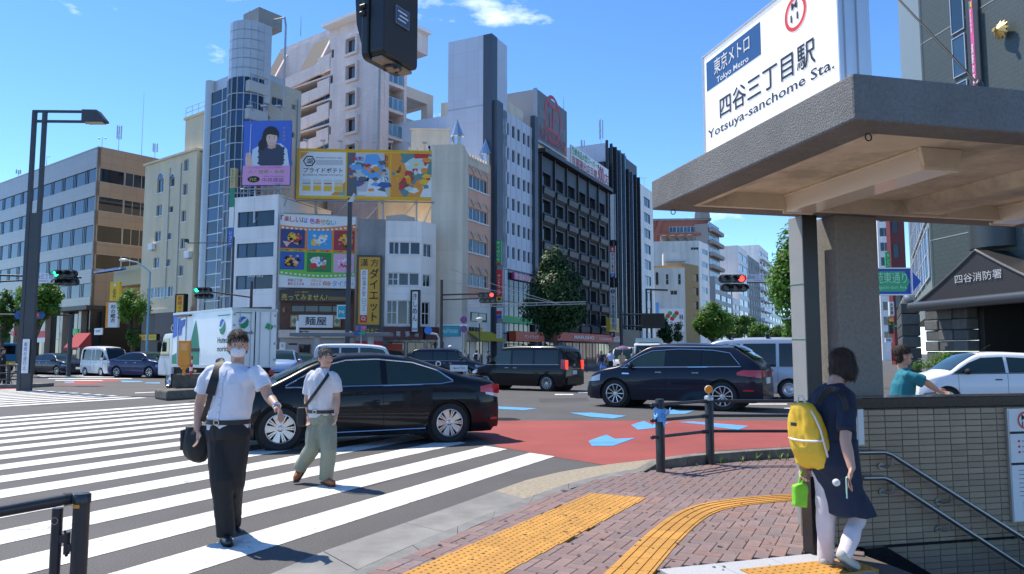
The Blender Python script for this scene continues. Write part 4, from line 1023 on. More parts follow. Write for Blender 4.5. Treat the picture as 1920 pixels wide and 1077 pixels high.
# ---- pale apartment block behind
PA=AT(706,YH,76);f0=Face(PA.xy,rowL_d);ax0=f0.px(496,150)[0];AH=f0.px(640,66)[1];AW=-ax0
f=root_face('apartment_block','tall pale pink apartment block with framed windows and stepped roof','building',f0.O+f0.r*ax0,f0.r)
M_APT=M('pale pink tile wall',(.72,.62,.60),.7,var=.05,scale=.8,streak=.2,grid=(.9,.45,.14))
hs_=[];fw=[]
for y0,y1 in((77,97),(127,147),(177,197),(226,246),(275,290)):
 r_=f.rect(652,y0-.5,669,y1);hs_.append(r_);fw.append(r_)
sm=[f.rect(621,94,626,108),f.rect(619,142,624,156),f.rect(617,189,622,204),f.rect(615,238,620,252)]
xb0=f.px(618,200)[0]
f.wall('wall',xb0,AW,0,AH,hs_+sm,M_APT,.2)
for h in fw:
 f.win(h,2,1,M_FRAME,M_GLASS,.1);mb=MB();t_=.3
 mb.box(h[0]-t_,-.3,h[1]-t_,h[0],.0,h[3]+t_);mb.box(h[2],-.3,h[1]-t_,h[2]+t_,.0,h[3]+t_);mb.box(h[0],-.3,h[1]-t_,h[2],0,h[1]);mb.box(h[0],-.3,h[3],h[2],0,h[3]+t_);f.put('window_surround',mb,M_APT)
for h in sm:f.win(h,1,1,M_FRAME,M_GLASS,.1)
ASD=Face(f.O+f.r*AW,-f.n).px(757,200)[0]
f.put('body',MB().box(xb0,.26,0,AW-1.7,ASD,AH-.05),M_APT);f.put('body',MB().box(AW-1.7,.26,0,AW-.02,1.2,AH-.05),M_APT)
for i,y in enumerate((122,166,212,258,300)):
 z=f.px(600,y)[1]
 f.put('balcony_wall',MB().prism([(-.5,z-1.7-.3),(xb0-.1,z-.9),(xb0-.1,z+.9),(xb0-2.2,z+.8),(xb0-2.2,z+.2),(-.5,z-.3)],-.05,.2,'y'),M_APT)
 f.put('balcony_slab',MB().box(-.5,.2,z-1.6,xb0,2.4,z-1.4),M_APT);f.win((.5,z-1.3,xb0-1,z+1.0),4,1,M_FRAME,M_DGLASS,2.3,name='balcony_door')
f.put('body',MB().box(0,2.5,0,xb0,ASD,f.px(560,60)[1]),M_APT)
zr0=f.px(600,90)[1];M_SLATE=M('dark slate roof',(.10,.09,.085),.8,var=.15,scale=5)
zt0=f.px(600,50)[1]
for xa,xb,m in((-1.5,.6,M_SLATE),(.6,1.0,M_APT),(6.2,9.4,M_SLATE),(9.4,9.8,M_APT)):
 f.put('roof_slope',MB().prism([(.0,AH-3.2),(3.0,zt0+1.0),(3.3,zt0+1.0),(3.3,AH-3.2)],xa,xb,'x'),m)
f.put('roof_beam',MB().box(-1,2.8,zt0-.3,9.6,3.6,zt0+1.2),M_APT);f.put('roof_block',MB().box(9.8,2,AH,AW-3,10,AH+2.4),M_APT)
f.put('roof_eave',MB().box(9.8,.8,AH+2.4,AW-2.4,10,AH+2.8),M_WHITE)
f.put('drain_pipe',MB().tube([(AW-.2,-.1,0),(AW-.2,-.1,AH)],.1,8),M_STEEL)
sr=side_right(f,AW);sd=sr.px(757,200)[0]
M_BALG=glassmat('blue balcony glass',(.10,.24,.36),.2,.08)
for i,y in enumerate((140,190,241,291)):
 z=sr.px(722,y)[1]
 sr.put('balcony_slab',MB().box(.1,-.02,z-.9,sd,1.6,z-.6),M_APT)
 sr.put('balcony_post',MB().box(sd*.16,-.03,z-.6,sd*.30,.25,z+2.2),M_APT)
 for k in range(3):w3=sd*.66/3;sr.win((sd*.32+k*w3,z-.55,sd*.32+(k+1)*w3-.05,z+.75),1,1,M_FRAME,M_BALG,.05,name='balcony_pane')
 sr.put('air_conditioner',MB().box(sd*.03,.1,z-.5,sd*.12,.6,z+.4),M_WHITE,bevel=.03)
 sr.win((sd*.2,z-.6,sd-.2,z+1.6),3,1,M_FRAME,M_DGLASS,1.5,name='balcony_door')
sr.put('end_wall',MB().box(sd,-.03,0,sd+.4,8,AH-4),M_APT)
z0_,z1_=sr.px(757,150)[1],sr.px(757,205)[1]
fx1=sr.px(813,200)[0]
for z in(sr.px(813,180)[1],sr.px(813,222)[1]-1):
 sr.put('concrete_beam',MB().box(sd+.4,.1,z-1.2,fx1,1.0,z),M('sunlit beige concrete',(.58,.50,.42),.8));sr.put('concrete_beam',MB().box(sd+.4,5,z-1.2,fx1,5.8,z),M('sunlit beige concrete'))
 sr.put('concrete_beam',MB().box(fx1-.9,1.0,z-1.25,fx1-.02,5,z-.02),M('sunlit beige concrete'))
sr.put('concrete_column',MB().box(fx1-.95,.08,0,fx1+.02,1.02,sr.px(813,180)[1]+.02),M('sunlit beige concrete'))
sr.put('concrete_column',MB().box(fx1-.95,4.98,0,fx1+.02,5.85,sr.px(813,180)[1]+.02),M('sunlit beige concrete'))
# ================================================================== CORNER CLUSTER
# ---- white building with curved corner strips
Pc=AT(514,YH,62);fa=Face(Pc.xy,hv(109));xl=fa.px(437,480)[0];z1=fa.px(514,368)[1];BW1=-xl
f=root_face('white_office','narrow white corner office with three rows of strip windows','building',fa.O+fa.r*xl,fa.r)
rw=[f.rect(443,y0,513,y1)for y0,y1 in((399,423),(458,481),(518,541),(577,600))]
rw=[(.35,a[1],BW1-.35,a[3])for a in rw]
f.wall('wall',0,BW1,0,z1,rw,M_WWALL,.2)
for i,h in enumerate(rw):
 w4=(h[2]-h[0])/4
 for k in range(2):f.win((h[0]+k*w4,h[1],h[0]+(k+1)*w4,h[3]),1,1,M_DFRAME,M_BGLASS,.1)
 f.win((h[0]+2*w4,h[1],h[2],h[3]),1,1,M_DFRAME,M_BGLASS if i<2 else M_DGLASS,.1)
body(f,BW1,8,z1-.05,M_WWALL,.26);parapet(f,BW1,8,z1,M_WWALL,.2,.12)
text('高樹',rw[2][2]-2.6,rw[2][1]+1.0,1.6,.7,.09,f.root,M_WHITE)
sr=Face(f.O+f.r*BW1,hv(17),f.root);sr.put('side_wing',MB().box(.6,0,0,sr.px(557,480)[0],4,sr.px(540,378)[1]),M_WWALL)
mb=MB();zz=z1+.1
for hh_ in(.5,1.0):mb.tube([(0,.3,zz+hh_),(BW1,.3,zz+hh_)],.03,6)
for i in range(8):mb.tube([(BW1*i/7,.3,zz),(BW1*i/7,.3,zz+1.0)],.03,6)
f.put('roof_railing',mb,M_STEEL)
# ---- noodle shop building behind the film poster
Pn=AT(522,YH,61);fn=Face(Pn.xy,hv(78));NW=fn.px(667,500)[0];nz1=fn.px(600,400)[1]
f=root_face('noodle_house','brown noodle shop with white lettered boards under the film poster','building',fn.O,fn.r)
M_BROWN=M('dark brown timber',(.12,.05,.03),.6,var=.2,scale=2)
f.put('body',MB().box(.05,.4,0,NW-.05,9,nz1),M_CONC2)
zf0,zf1=f.px(590,592)[1],f.px(590,570)[1]
f.wall('upper_front',.05,NW-.05,f.px(600,618)[1],f.px(600,545)[1],[f.rect(546,572,648,586)],M_BROWN,.25)
h=f.rect(546,572,648,586)
for k in range(4):w4=(h[2]-h[0])/4;f.win((h[0]+k*w4,h[1],h[0]+(k+1)*w4,h[3]),1,1,M_DFRAME,M_DGLASS,.15)
f.box('wall_lamp',f.rect(530,577,535,586),-.15,-.01,M('brass lamp',(.25,.15,.05),.4))
r_=f.rect(561,591,624,615);f.box('name_board',r_,-.35,-.02,M_WHITE);f.text('麺屋',(r_[0]+.5,r_[1]+.2,r_[2]-.5,r_[3]-.15),M_INK,-.37,bold=.03)
for xa,xb in((545,560),(625,639)):
 q=f.rect(xa,591,xb,614);f.box('lantern_frame',q,-.3,-.03,M('gilt frame',(.35,.22,.06),.4));f.box('lantern_glass',(q[0]+.12,q[1]+.12,q[2]-.12,q[3]-.12),-.33,-.305,M('pale leaded glass',(.45,.48,.38),.3))
 mx_,mz_=(q[0]+q[2])/2,(q[1]+q[3])/2;f.prism('lead_diamond',[(mx_-.2,mz_),(mx_,mz_-.3),(mx_+.2,mz_),(mx_,mz_+.3)],-.345,-.332,M('olive lead',(.2,.2,.1),.5))
q=f.rect(523,619,648,634);f.box('shop_fascia',q,-.4,-.02,M('cream board',(.62,.55,.48),.6,var=.05));f.text('麺',(q[2]-5.4+1.6,q[1]+.05,q[2]-2.9,q[3]-.05),M_INK,-.42,bold=.03)
f.put('ground_floor',MB().box(.1,.1,0,NW,.38,f.px(600,634)[1]),M('shop front cream',(.40,.38,.36),.7))
f.box('door',f.rect(560,646,582,672),.03,.09,M_BROWN);f.box('door_glass',f.rect(563,648,580,662),.0,.028,M_DGLASS);f.box('notice',f.rect(524,642,535,664),.02,.09,M_WHITE);f.box('hatch',f.rect(541,644,557,647),.03,.09,M_INK)
f.text('花',f.rect(527,646,532,651),M_INK,.015)
s=Sign('shop_banner','black banner with yellow lettering under the film poster',524,543.5,657,567,60.6,78,P_('black board',(.045,.045,.05)),None,.2,'banner')
s.t('売ってみません?',.03,.10,.67,.66,P_('gold lettering',(.65,.45,.05)),.03);s.t('この一等地で',.22,.72,.41,.92,P_('gold lettering',),.01);s.b(.68,.14,.98,.46,P_('dull gold',(.20,.15,.04)))
s=Sign('film_poster','large poster of coloured film strip frames on the noodle shop front',526,401.5,665,541,60.3,76,M_WHITE,P_('poster rim',(.5,.5,.52)),.25,'poster',ft=.05)
cols=[M_RED,M_RED,M_RED,M_BLUE,M_PURP,M_RED,M_ORANGE,M_GREEN,M_LBLUE]
for i,ch in enumerate('楽しいは色あせない'):
 a=.05+.075*i if i<3 else .10+.071*i;s.t(ch,a,.90-.004*i,a+(.066 if ch!='は' else .04),.975-.004*i,cols[i],.03)
s.t('「',.005,.92,.045,.985,M_INK);s.t('」',.265,.90,.295,.965,M_INK)
def wave(t_,k=0):return .03*(1-t_)*t_*4
N=14
def ribbon(z0,z1,mat,y):
 lo=[(i/N,z0(i/N))for i in range(N+1)];hi=[(i/N,z1(i/N))for i in range(N,-1,-1)];s.poly(lo+hi,mat,y)
ribbon(lambda t_:.50-.01*t_,lambda t_:.85-.03*math.sin(t_*3.1)+.05*t_*t_,P_('film orange',(.80,.22,.03)),-.012)
ribbon(lambda t_:.17-.04*math.sin(t_*3.1),lambda t_:.50-.01*t_,P_('film green',(.18,.52,.06)),-.012)
for i in range(17):
 t_=(i+.35)/17;s.b(t_,.805-.03*math.sin(t_*3.1)+.05*t_*t_,t_+.03,.83-.03*math.sin(t_*3.1)+.05*t_*t_,M_WHITE,-.03,'sprocket_hole')
 s.b(t_,.19-.04*math.sin(t_*3.1),t_+.03,.213-.04*math.sin(t_*3.1),M_WHITE,-.03,'sprocket_hole')
 s.b(t_,.498,t_+.03,.516,(M_GREEN,M_RED,M_YEL)[i%3],-.03,'sprocket_hole')
fr=[((.01,.535,.325,.795),P_('frame navy',(.03,.05,.20))),((.36,.53,.68,.79),P_('frame sky blue',(.05,.35,.70))),((.71,.525,.985,.80),P_('frame dark red',(.35,.03,.05))),((.01,.24,.325,.485),P_('frame blue',(.03,.10,.40))),((.36,.215,.68,.48),P_('frame deep green',(.02,.22,.06))),((.71,.215,.985,.475),P_('frame pale pink',(.75,.42,.60)))]
rnd=random.Random(11)
pal=[[M_YEL,M_INK,M_SKIN_P,M_RED],[M_YEL,M_SKIN_P,M_LBLUE,M_WHITE],[M_ORANGE,M_INK,M_YEL,M_SKIN_P],[M_INK,M_ORANGE,M_SKIN_P,M_YEL],[M_RED,M_YEL,M_WHITE,M_LBLUE],[M_PINK,M_WHITE,M_PINK,M_RED]]
for(q,m),pc in zip(fr,pal):
 s.b(*q,m,-.03,'film_frame')
 w_,h_=q[2]-q[0],q[3]-q[1]
 for j in range(26):
  cx_=q[0]+w_*rnd.uniform(.23,.77);cz_=q[1]+h_*rnd.uniform(.23,.77);rr_=rnd.uniform(.10,.22)if j<7 else rnd.uniform(.03,.09)
  n_=rnd.choice([3,4,5,6]);a0_=rnd.uniform(0,6)
  s.poly([(cx_+w_*rr_*math.cos(a0_+6.283*i/n_),cz_+h_*rr_*math.sin(a0_+6.283*i/n_))for i in range(n_)],rnd.choice(pc)if j>4 else pc[j%4],-.036-.0008*j,'colour_patch')
s.t('四谷三丁目',.12,.075,.30,.115,M_INK);s.t('駅からスグ★',.12,.025,.33,.066,M_RED,.02);s.t('パチンコ',.41,.075,.55,.115,M_RED);s.t('スロット',.41,.025,.55,.066,M_RED);s.t('四谷',.58,.03,.68,.09,M_RED,.03);s.t('タイガー',.70,.02,.985,.105,M_LBLUE,.05)
# ---- grey and white corner building
Pg=AT(667,YH,61.3);fg=Face(Pg.xy,hv(83));x1=fg.px(722,500)[0];x2=fg.px(790,500)[0];zg=fg.px(722,414)[1]
f=root_face('kishimen_building','white three storey corner building with grey concrete flank and noodle restaurant','building',fg.O,fg.r)
f.root.name='corner_building'
f.put('grey_flank',MB().box(0,-.05,0,x1,8,zg+.1),M_CONC2)
hw=[f.rect(729,453,788,478),f.rect(727,511,786,536),f.rect(725,563,784,609)]
f.wall('wall',x1,x2,0,zg,hw,M_WWALL,.25)
for i,h in enumerate(hw):
 w3=(h[2]-h[0])/3
 for k in range(3):f.win((h[0]+k*w3,h[1],h[0]+(k+1)*w3,h[3]),1 if k else 2,1 if i==0 or k else 2,M_WFRAME,M_DGLASS,.12,.07)
 f.put('sill',MB().box(h[0]-.1,-.08,h[1]-.1,h[2]+.1,.1,h[1]),M_WFRAME)
f.put('body',MB().box(x1+.02,.28,0,x2,8,zg-.03),M_WWALL)
sr=Face(fg.W(x2,0).xy,hv(38),f.root);x3=sr.px(817,500)[0]
hw2=[sr.rect(794,456,810,484),sr.rect(793,514,808,539),sr.rect(791,566,806,610)]
sr.wall('corner_wall',0,x3,0,zg,hw2,M_WWALL,.25)
for i,h in enumerate(hw2):sr.win(h,2,1 if i<2 else 2,M_WFRAME,M_DGLASS,.12,.07)
sr.put('corner_body',MB().box(0,.28,0,x3-.02,6,zg-.03),M_WWALL)
zm0,zm1=f.px(740,637)[1],f.px(740,613)[1]
f.put('shop_band',MB().box(x1-.05,-.5,zm0,x2+.2,0,zm1),M_MAROON);sr.put('shop_band',MB().box(.1,-.5,zm0,x3,-.01,zm1),M_MAROON)
for i,ch in enumerate('尾張屋'):f.text(ch,(x1+1+i*.75,zm0+.25,x1+1.35+i*.75,zm0+.65),M_WHITE,-.52)
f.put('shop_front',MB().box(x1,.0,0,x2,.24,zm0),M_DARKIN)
for i in range(3):f.win((x1+.3+i*1.6,.3,x1+1.7+i*1.6,2.4),2,1,M_DFRAME,M_GLASS,-.05,name='shop_window')
f.put('striped_awning',MB().box(.1,-1.0,f.px(690,648)[1],x1-.1,-.06,f.px(690,640)[1]),M('red awning',(.40,.03,.05),.8));f.put('awning_stripe',MB().box(.1,-1.01,f.px(690,650)[1]-.15,x1-.1,-.06,f.px(690,648.2)[1]),M('blue awning',(.06,.08,.30),.8))
f.put('red_curtain',MB().box(x1+.3,-.1,f.px(725,657)[1],x1+1.5,-.06,f.px(725,645)[1]),M('noren red',(.45,.06,.03),.8))
mb=MB();mb.box(-3.2,-.4,0,-2.9,-.2,.1)
f.put('roof_shed',MB().prism([(x2-3,zg+.02),(x2-.6,zg+.02),(x2-.6,zg+.5),(x2-1.6,zg+.75),(x2-3,zg+.6)],1,3,'y'),M('rusty shed',(.45,.40,.36),.8,var=.2))
s=Sign('shop_sign','tall yellow vertical sign with black brush lettering and white strip',673,482,711,609,60.9,83,P_('ochre sign',(.62,.33,.03),.5,var=.1,scale=1),P_('sign border',(.06,.06,.04)),.3,ft=.15)
s.t('漢',.08,.86,.44,.97,M_INK);s.t('方',.55,.86,.92,.97,M_INK);s.t(vert('ダイエット'),.52,.05,.94,.83,M_INK,.012);s.b(.10,.14,.42,.81,M_WHITE);s.t(vert('四谷漢方堂'),.17,.42,.35,.79,P_('grey ink',(.15,.16,.2)));s.t(vert('口コミ'),.17,.20,.35,.38,P_('grey ink'));s.b(.10,.03,.42,.135,M_RED)
ring(.255*s.w,.09*s.h,.11,.16,-.03,s.root,M_WHITE,20,name='magnifier_ring');s.poly([(.30,.075),(.32,.08),(.36,.06),(.34,.055)],M_WHITE,-.03,'magnifier_handle')
s.b(0,-.155,1.04,-.03,P_('sign border'),-.02,'lower_board');s.t('あさそこ',.2,-.12,.95,-.06,P_('gold lettering'),y=-.04)
s=Sign('shop_sign','white vertical noodle sign with black hiragana hung at building corner',773,547,783,622,60.6,95,M_WHITE,M_INK,.35,ft=.14);s.t(vert('きしめん'),.12,.26,.88,.95,M_INK,.03);s.t('尾張屋',.1,.03,.9,.09,M_INK)
s=Sign('subway_flag','turquoise square subway flag sign with white wavy mark',634,574,648,596,56,85,M_TEAL,P_('flag rim',(.6,.75,.8)),.1,ft=.08)
mb=MB();pts=[(.2,0,.35),(.25,0,.62),(.42,0,.55),(.55,0,.42),(.72,0,.62),(.82,0,.5),(.7,0,.36),(.52,0,.5)]
mb.tube([(p[0]*s.w,-.03,p[2]*s.h)for p in pts],.045,6);mb.put('emblem',M_WHITE,s.root);MB().tube([(s.w+.1,.1,-3.4),(s.w+.1,.1,s.h)],.05,8).put('flag_pole',M_STEEL,s.root)
# ---- roof billboards
def truss(s,drop,n=3):
 mb=MB()
 for i in range(n):
  x=s.w*(i+.5)/n;mb.tube([(x,.3,-drop),(x,.3,s.h*.9)],.09,6);mb.tube([(x,2.2,-drop),(x,.3,-.1)],.06,6);mb.tube([(x,.3,-drop),(min(x+s.w/n,s.w),.3,-.2)],.05,6)
 mb.tube([(-.1,-.1,-.35),(s.w+.1,-.1,-.35)],.07,6);return mb.put('support_frame',M_STEEL,s.root)
s=Sign('billboard','portrait billboard of a smiling woman in white on blue above white office',458,227,543,347,62.6,92,P_('billboard blue',(.06,.15,.60)),None,.3,'billboard')
truss(s,3.2,2);s.b(0,0,1,.30,P_('billboard pink',(.72,.33,.58)),-.02,'pink_band')
wb=P_('blouse print',(.62,.70,.80));hairp=P_('dark hair print',(.025,.018,.02));
s.poly([(.16,.30),(.20,.55),(.40,.64),(.80,.64),(.93,.55),(.98,.30)],wb,-.025,'print_blouse')
s.poly([(.36,.30),(.32,.56),(.45,.63),(.75,.63),(.86,.56),(.84,.30)],P_('dark lace print',(.04,.05,.09)),-.03,'print_lace')
for i in range(6):s.disc(.34+.015*(i%2),.34+i*.045,.022,P_('dark lace print'),-.032);s.disc(.84+.012*(i%2),.34+i*.045,.022,P_('dark lace print'),-.032)
def ell(cx_,cz_,rx,rz_,a0=0,a1=360,n=24):return[(cx_+rx*math.cos(R(a0+(a1-a0)*i/n)),cz_+rz_*math.sin(R(a0+(a1-a0)*i/n)))for i in range(n+(0 if a1-a0==360 else 1))]
s.poly(ell(.575,.775,.175,.135),hairp,-.034,'print_hair');s.poly(ell(.40,.62,.085,.085),hairp,-.035,'print_ponytail');s.poly(ell(.45,.70,.07,.10),hairp,-.0345,'print_hair_side')
s.poly([(.52,.57),(.53,.65),(.68,.65),(.69,.58),(.60,.555)],P_('shadow skin print',(.60,.38,.30)),-.036,'print_neck');s.poly(ell(.60,.72,.118,.105),M_SKIN_P,-.038,'print_face')
s.poly(ell(.60,.745,.125,.10,12,168,16)+[(.50,.775),(.56,.785),(.63,.775),(.70,.765)],hairp,-.041,'print_fringe')
for x in(.55,.655):s.poly(ell(x,.725,.024,.010),M_WHITE,-.040,'print_eye');s.poly(ell(x,.725,.012,.010),hairp,-.042,'print_iris');s.poly([(x-.03,.748),(x,.756),(x+.03,.75),(x,.750)],hairp,-.042,'print_brow')
s.poly([(.605,.70),(.625,.682),(.60,.682)],P_('shadow skin print'),-.040,'print_nose');s.poly(ell(.605,.660,.038,.020,180,360,10),P_('lip print',(.6,.1,.12)),-.041,'print_mouth');s.poly(ell(.605,.660,.028,.009,180,360,10),M_WHITE,-.043,'print_teeth')
s.poly([(.06,.30),(.05,.42),(.09,.50),(.16,.50),(.19,.42),(.21,.30)],M_SKIN_P,-.035,'print_hand');s.poly([(.135,.48),(.145,.95),(.155,.95),(.15,.48)],M_WHITE,-.036,'print_baton')
for i in range(4):s.poly(ell(.075+.03*i,.47-.012*i,.016,.028),P_('shadow skin print')if i%2 else M_SKIN_P,-.037,'print_finger')
for i,c in enumerate('かな書道'):s.t(c,.83,.86-.06*i,.88,.90-.06*i,P_('gold lettering'),.0)
s.t('テーマは人 そして全ては未来へ',.12,.255,.86,.285,P_('magenta ink',(.35,.05,.3)),.005);s.t('人・技術・未来',.12,.175,.88,.235,P_('olive ink',(.30,.33,.05)),.03);s.t('中央建設',.42,.045,.88,.11,P_('violet ink',(.16,.06,.22)),.01);s.t('Chuo Construction',.45,.125,.88,.145,P_('violet ink'),0)
s.poly([(.24+.13*math.cos(R(q)),.09+.05*math.sin(R(q)))for q in range(0,360,20)],M_INK,-.03,'logo_oval');s.t('nt',.16,.06,.31,.12,P_('olive ink'),.02,y=-.04)
for i in range(3):MB().tube([(s.w*(.2+.3*i),-.1,s.h),(s.w*(.2+.3*i),-.1,s.h+.8),(s.w*(.2+.3*i),-.9,s.h+.95)],.04,6).put('lamp_arm',M_STEEL,s.root);MB().box(s.w*(.2+.3*i)-.25,-1.1,s.h+.88,s.w*(.2+.3*i)+.25,-.8,s.h+1.0).put('floodlight',M_STEEL,s.root)
s=Sign('billboard','wide yellow framed three panel billboard on steel frame above the corner',561,282,812,373,64,86,M_YEL,P_('yellow frame',(.75,.42,.01)),.35,'billboard',ft=.16)
truss(s,3.6,4)
s.b(.008,.03,.345,.97,M_WHITE,-.02,'panel_print');s.b(.358,.03,.672,.97,P_('pale grey print',(.55,.55,.56)),-.02,'panel_print');s.b(.685,.03,.992,.97,P_('teal grey print',(.12,.26,.26)),-.02,'panel_print')
s.poly([(.01,.80),(.01,.96),(.07,.96)],M_ORANGE,-.03);s.poly([(.24,.04),(.345,.34),(.345,.04)],M_ORANGE,-.03);s.poly([(.29,.04),(.345,.18),(.345,.04)],P_('sage print',(.25,.38,.30)),-.034)
mb=MB();hexp=[(.077+.042*math.cos(R(a)),.77+.115*math.sin(R(a)))for a in range(0,361,60)]
mb.tube([(p[0]*s.w,-.04,p[1]*s.h)for p in hexp],.05,6);mb.put('hexagon_mark',M_INK,s.root);s.t('湖',.055,.71,.10,.83,M_INK,.02);s.t('JAPAN POTATO 100%',.125,.82,.32,.86,M_INK,.0)
for i in range(5):s.b(.125,.70+i*.022,.325,.706+i*.022,P_('grey ink'),-.03,'print_line')
s.t('プライドポテト',.035,.52,.325,.63,M_INK,.04);s.t('KOIKEYA PRIDE POTATO',.035,.455,.325,.49,M_INK,0)
for i,m in enumerate((M_TEAL,M_ORANGE,M_RED,M_YEL)):s.b(.03+i*.078,.12,.092+i*.078,.38,P_('packet print',(.68,.66,.60)),-.032,'print_packet');s.b(.033+i*.078,.28,.089+i*.078,.30,m,-.046,'packet_stripe');s.b(.033+i*.078,.135,.089+i*.078,.24,M_YEL,-.046,'packet_chips')
for pts,m in(([(.358,.03),(.358,.97),(.42,.97),(.40,.5),(.43,.03)],P_('dark grey print',(.12,.12,.13))),([(.46,.55),(.50,.93),(.58,.95),(.63,.70),(.60,.40),(.52,.42)],M_LBLUE),([(.50,.03),(.52,.40),(.60,.42),(.66,.03)],M_WHITE),([(.44,.40),(.53,.50),(.52,.36),(.45,.33)],M_INK),([(.63,.97),(.672,.97),(.672,.6),(.64,.7)],M_ORANGE)):s.poly(pts,m,-.034-.002*random.random(),'colour_patch')
s.b(.365,.08,.43,.45,P_('dark grey print'),-.045,'print_box');s.b(.44,.05,.58,.13,M_WHITE,-.05,'print_box');s.t(vert('おいしい'),.635,.35,.66,.93,M_INK,.02,y=-.06)
for pts,m in(([(.685,.03),(.685,.97),(.75,.97),(.80,.6),(.74,.2),(.78,.03)],M_ORANGE),([(.76,.75),(.90,.95),(.99,.90),(.94,.55),(.83,.52)],P_('pale green print',(.55,.68,.62))),([(.85,.97),(.97,.97),(.96,.88),(.86,.86)],M_RED),([(.88,.03),(.992,.50),(.992,.03)],M_WHITE),([(.80,.03),(.88,.40),(.96,.45),(.90,.03)],M_ORANGE),([(.74,.30),(.80,.55),(.86,.45),(.80,.2)],P_('brown patch',(.22,.09,.03)))):s.poly(pts,m,-.034-.003*random.random(),'colour_patch')
rnd=random.Random(5)
for lo_,hi_,pc in((.372,.66,[M_LBLUE,M_WHITE,P_('dark grey print'),M_ORANGE,P_('deep blue print',(.04,.12,.35)),M_RED]),(.70,.98,[M_ORANGE,P_('pale green print'),P_('teal grey print'),M_YEL,M_RED,M_WHITE,P_('brown patch')])):
 for j in range(34):
  cx_,cz_,rr_,n_=rnd.uniform(lo_,hi_),rnd.uniform(.16,.85),rnd.uniform(.012,.030),rnd.choice([3,4,4,5]);a0_=rnd.uniform(0,6);st_=rnd.uniform(.5,2.2)
  s.poly([(max(.36,min(.99,cx_+rr_*st_*math.cos(a0_+6.283*i/n_))),max(.04,min(.96,cz_+2.6*rr_*math.sin(a0_+6.283*i/n_))))for i in range(n_)],rnd.choice(pc),-.038-.0006*j,'colour_patch')
for i in range(8):MB().tube([(s.w*(.06+.125*i),-.1,s.h+.1),(s.w*(.06+.125*i),-.15,s.h+.6),(s.w*(.06+.125*i),-.7,s.h+.7)],.03,6).put('lamp_arm',M_STEEL,s.root);MB().box(s.w*(.06+.125*i)-.2,-.9,s.h+.62,s.w*(.06+.125*i)+.2,-.65,s.h+.75).put('floodlight',M_STEEL,s.root)
# ================================================================== RIGHT STREET ROW
fr_=Face(rowR_P.xy,rowR_d)
def rowR(px):return fr_.px(px,YH)[0]
# ---- pink building with zigzag crown and spires
xa,xb=fr_.px(862,420)[0],fr_.px(921,420)[0];W_=xb-xa;H_=fr_.px(866,286)[1]
f=root_face('pink_building','narrow salmon building with zigzag parapet and two silver spires','building',fr_.O+fr_.r*xa,fr_.r)
M_PINKW=M('salmon stucco',(.78,.46,.35),.85,var=.07,scale=.9,streak=.12,bump=.2,bscale=20)
M_CREAM2=M('cream side wall',(.76,.68,.55),.85,var=.06,scale=.7,streak=.28,grid=(3,2.6,.14))
wz=[f.px(876,y)[1]for y in(324.5,386,446.5,511)];wzb=[f.px(876,y)[1]for y in(350,410,471,535)]
hx0,hx1=f.px(874,420)[0],f.px(915,420)[0];holes=[(hx0,b,hx1,a)for a,b in zip(wz,wzb)]
zs0=f.px(870,557)[1]
f.wall('wall',0,W_,zs0,H_,holes,M_PINKW,.22)
for h in holes:
 w3=(h[2]-h[0])/3
 for k in range(3):f.win((h[0]+k*w3,h[1],h[0]+(k+1)*w3,h[3]),2,1,M_WFRAME,M_BGLASS,.14)
 f.put('sill',MB().box(h[0]-.1,-.1,h[1]-.14,h[2]+.1,.1,h[1]),M_WFRAME)
 mb=MB();pts=[]
 for k in range(3):
  x=h[0]+w3*k;pts+=[(x,-.06,h[3]+.15),(x+w3*.2,-.06,h[3]+.45),(x+w3*.5,-.06,h[3]+.75),(x+w3*.8,-.06,h[3]+.45),(x+w3,-.06,h[3]+.15)]
 mb.tube(pts,.07,6);f.put('scallop_trim',mb,M('trim white',(.6,.55,.5),.7))
f.put('body',MB().box(.02,.27,0,W_-.02,9,H_-.03),M_CREAM2)
f.put('corner_shaft',MB().lathe([(.75,0),(.75,H_+.6)],18,(.45,.6,0)),M_PINKW,smooth=True)
f.put('corner_shaft',MB().lathe([(.5,zs0),(.5,H_+.2)],16,(W_-.25,.5,0)),M_PINKW,smooth=True)
for x,zt,y_ in((.45,H_+.6,.6),(W_-.25,H_+.2,.5)):
 f.put('spire',MB().lathe([(.5,zt),(.5,zt+.9),(.68,zt+.95),(.02,zt+2.6)],10,(x,y_,0)),M('silver spire',(.6,.62,.66),.25,.9))
for k in range(9):
 x=.9+(W_-1.5)*k/9;wk=(W_-1.5)/9;f.put('zigzag_tooth',MB().prism([(x,H_-.9),(x+wk,H_-.9),(x+wk,H_+.25),(x+wk*.5,H_-.5),(x,H_+.25)],-.09,.12,'y'),M_CREAM2)
sl_=side_left(f,9);n_=10
for k in range(6):
 x=3.0+k*.95;sl_.put('zigzag_tooth',MB().prism([(x,H_-.1),(x+.9,H_-.1),(x+.45,H_+1.1)],-.05,.15,'y'),M_CREAM2)
for r_ in((832,330,856,350),(835,381,843,401),(816,390,821,406)):
 q=sl_.rect(*r_)
 if q[2]>q[0]:sl_.win(q,2,1,M_FRAME,M_GLASS,-.06)
for r_ in((829,508,853,527),(818,450,822,459)):
 q=sl_.rect(*r_);sl_.win(q,2,1,M_FRAME,M_GLASS,-.06)
f.put('shop_front',MB().box(0,.0,0,W_,.26,zs0-.01),M_WWALL);zq=f.px(880,630)[1]
f.win(f.rect(882,585,912,605),2,1,M_DFRAME,M_DGLASS,-.05);f.win((.6,.1,W_-.5,2.6),4,1,M_DFRAME,M_DGLASS,-.04,name='shop_window')
q=f.rect(875,626,915,641);t=thing('awning','yellow awning over shop front beside red rimmed road signs','awning',f.W(q[0],q[1]),f.az)
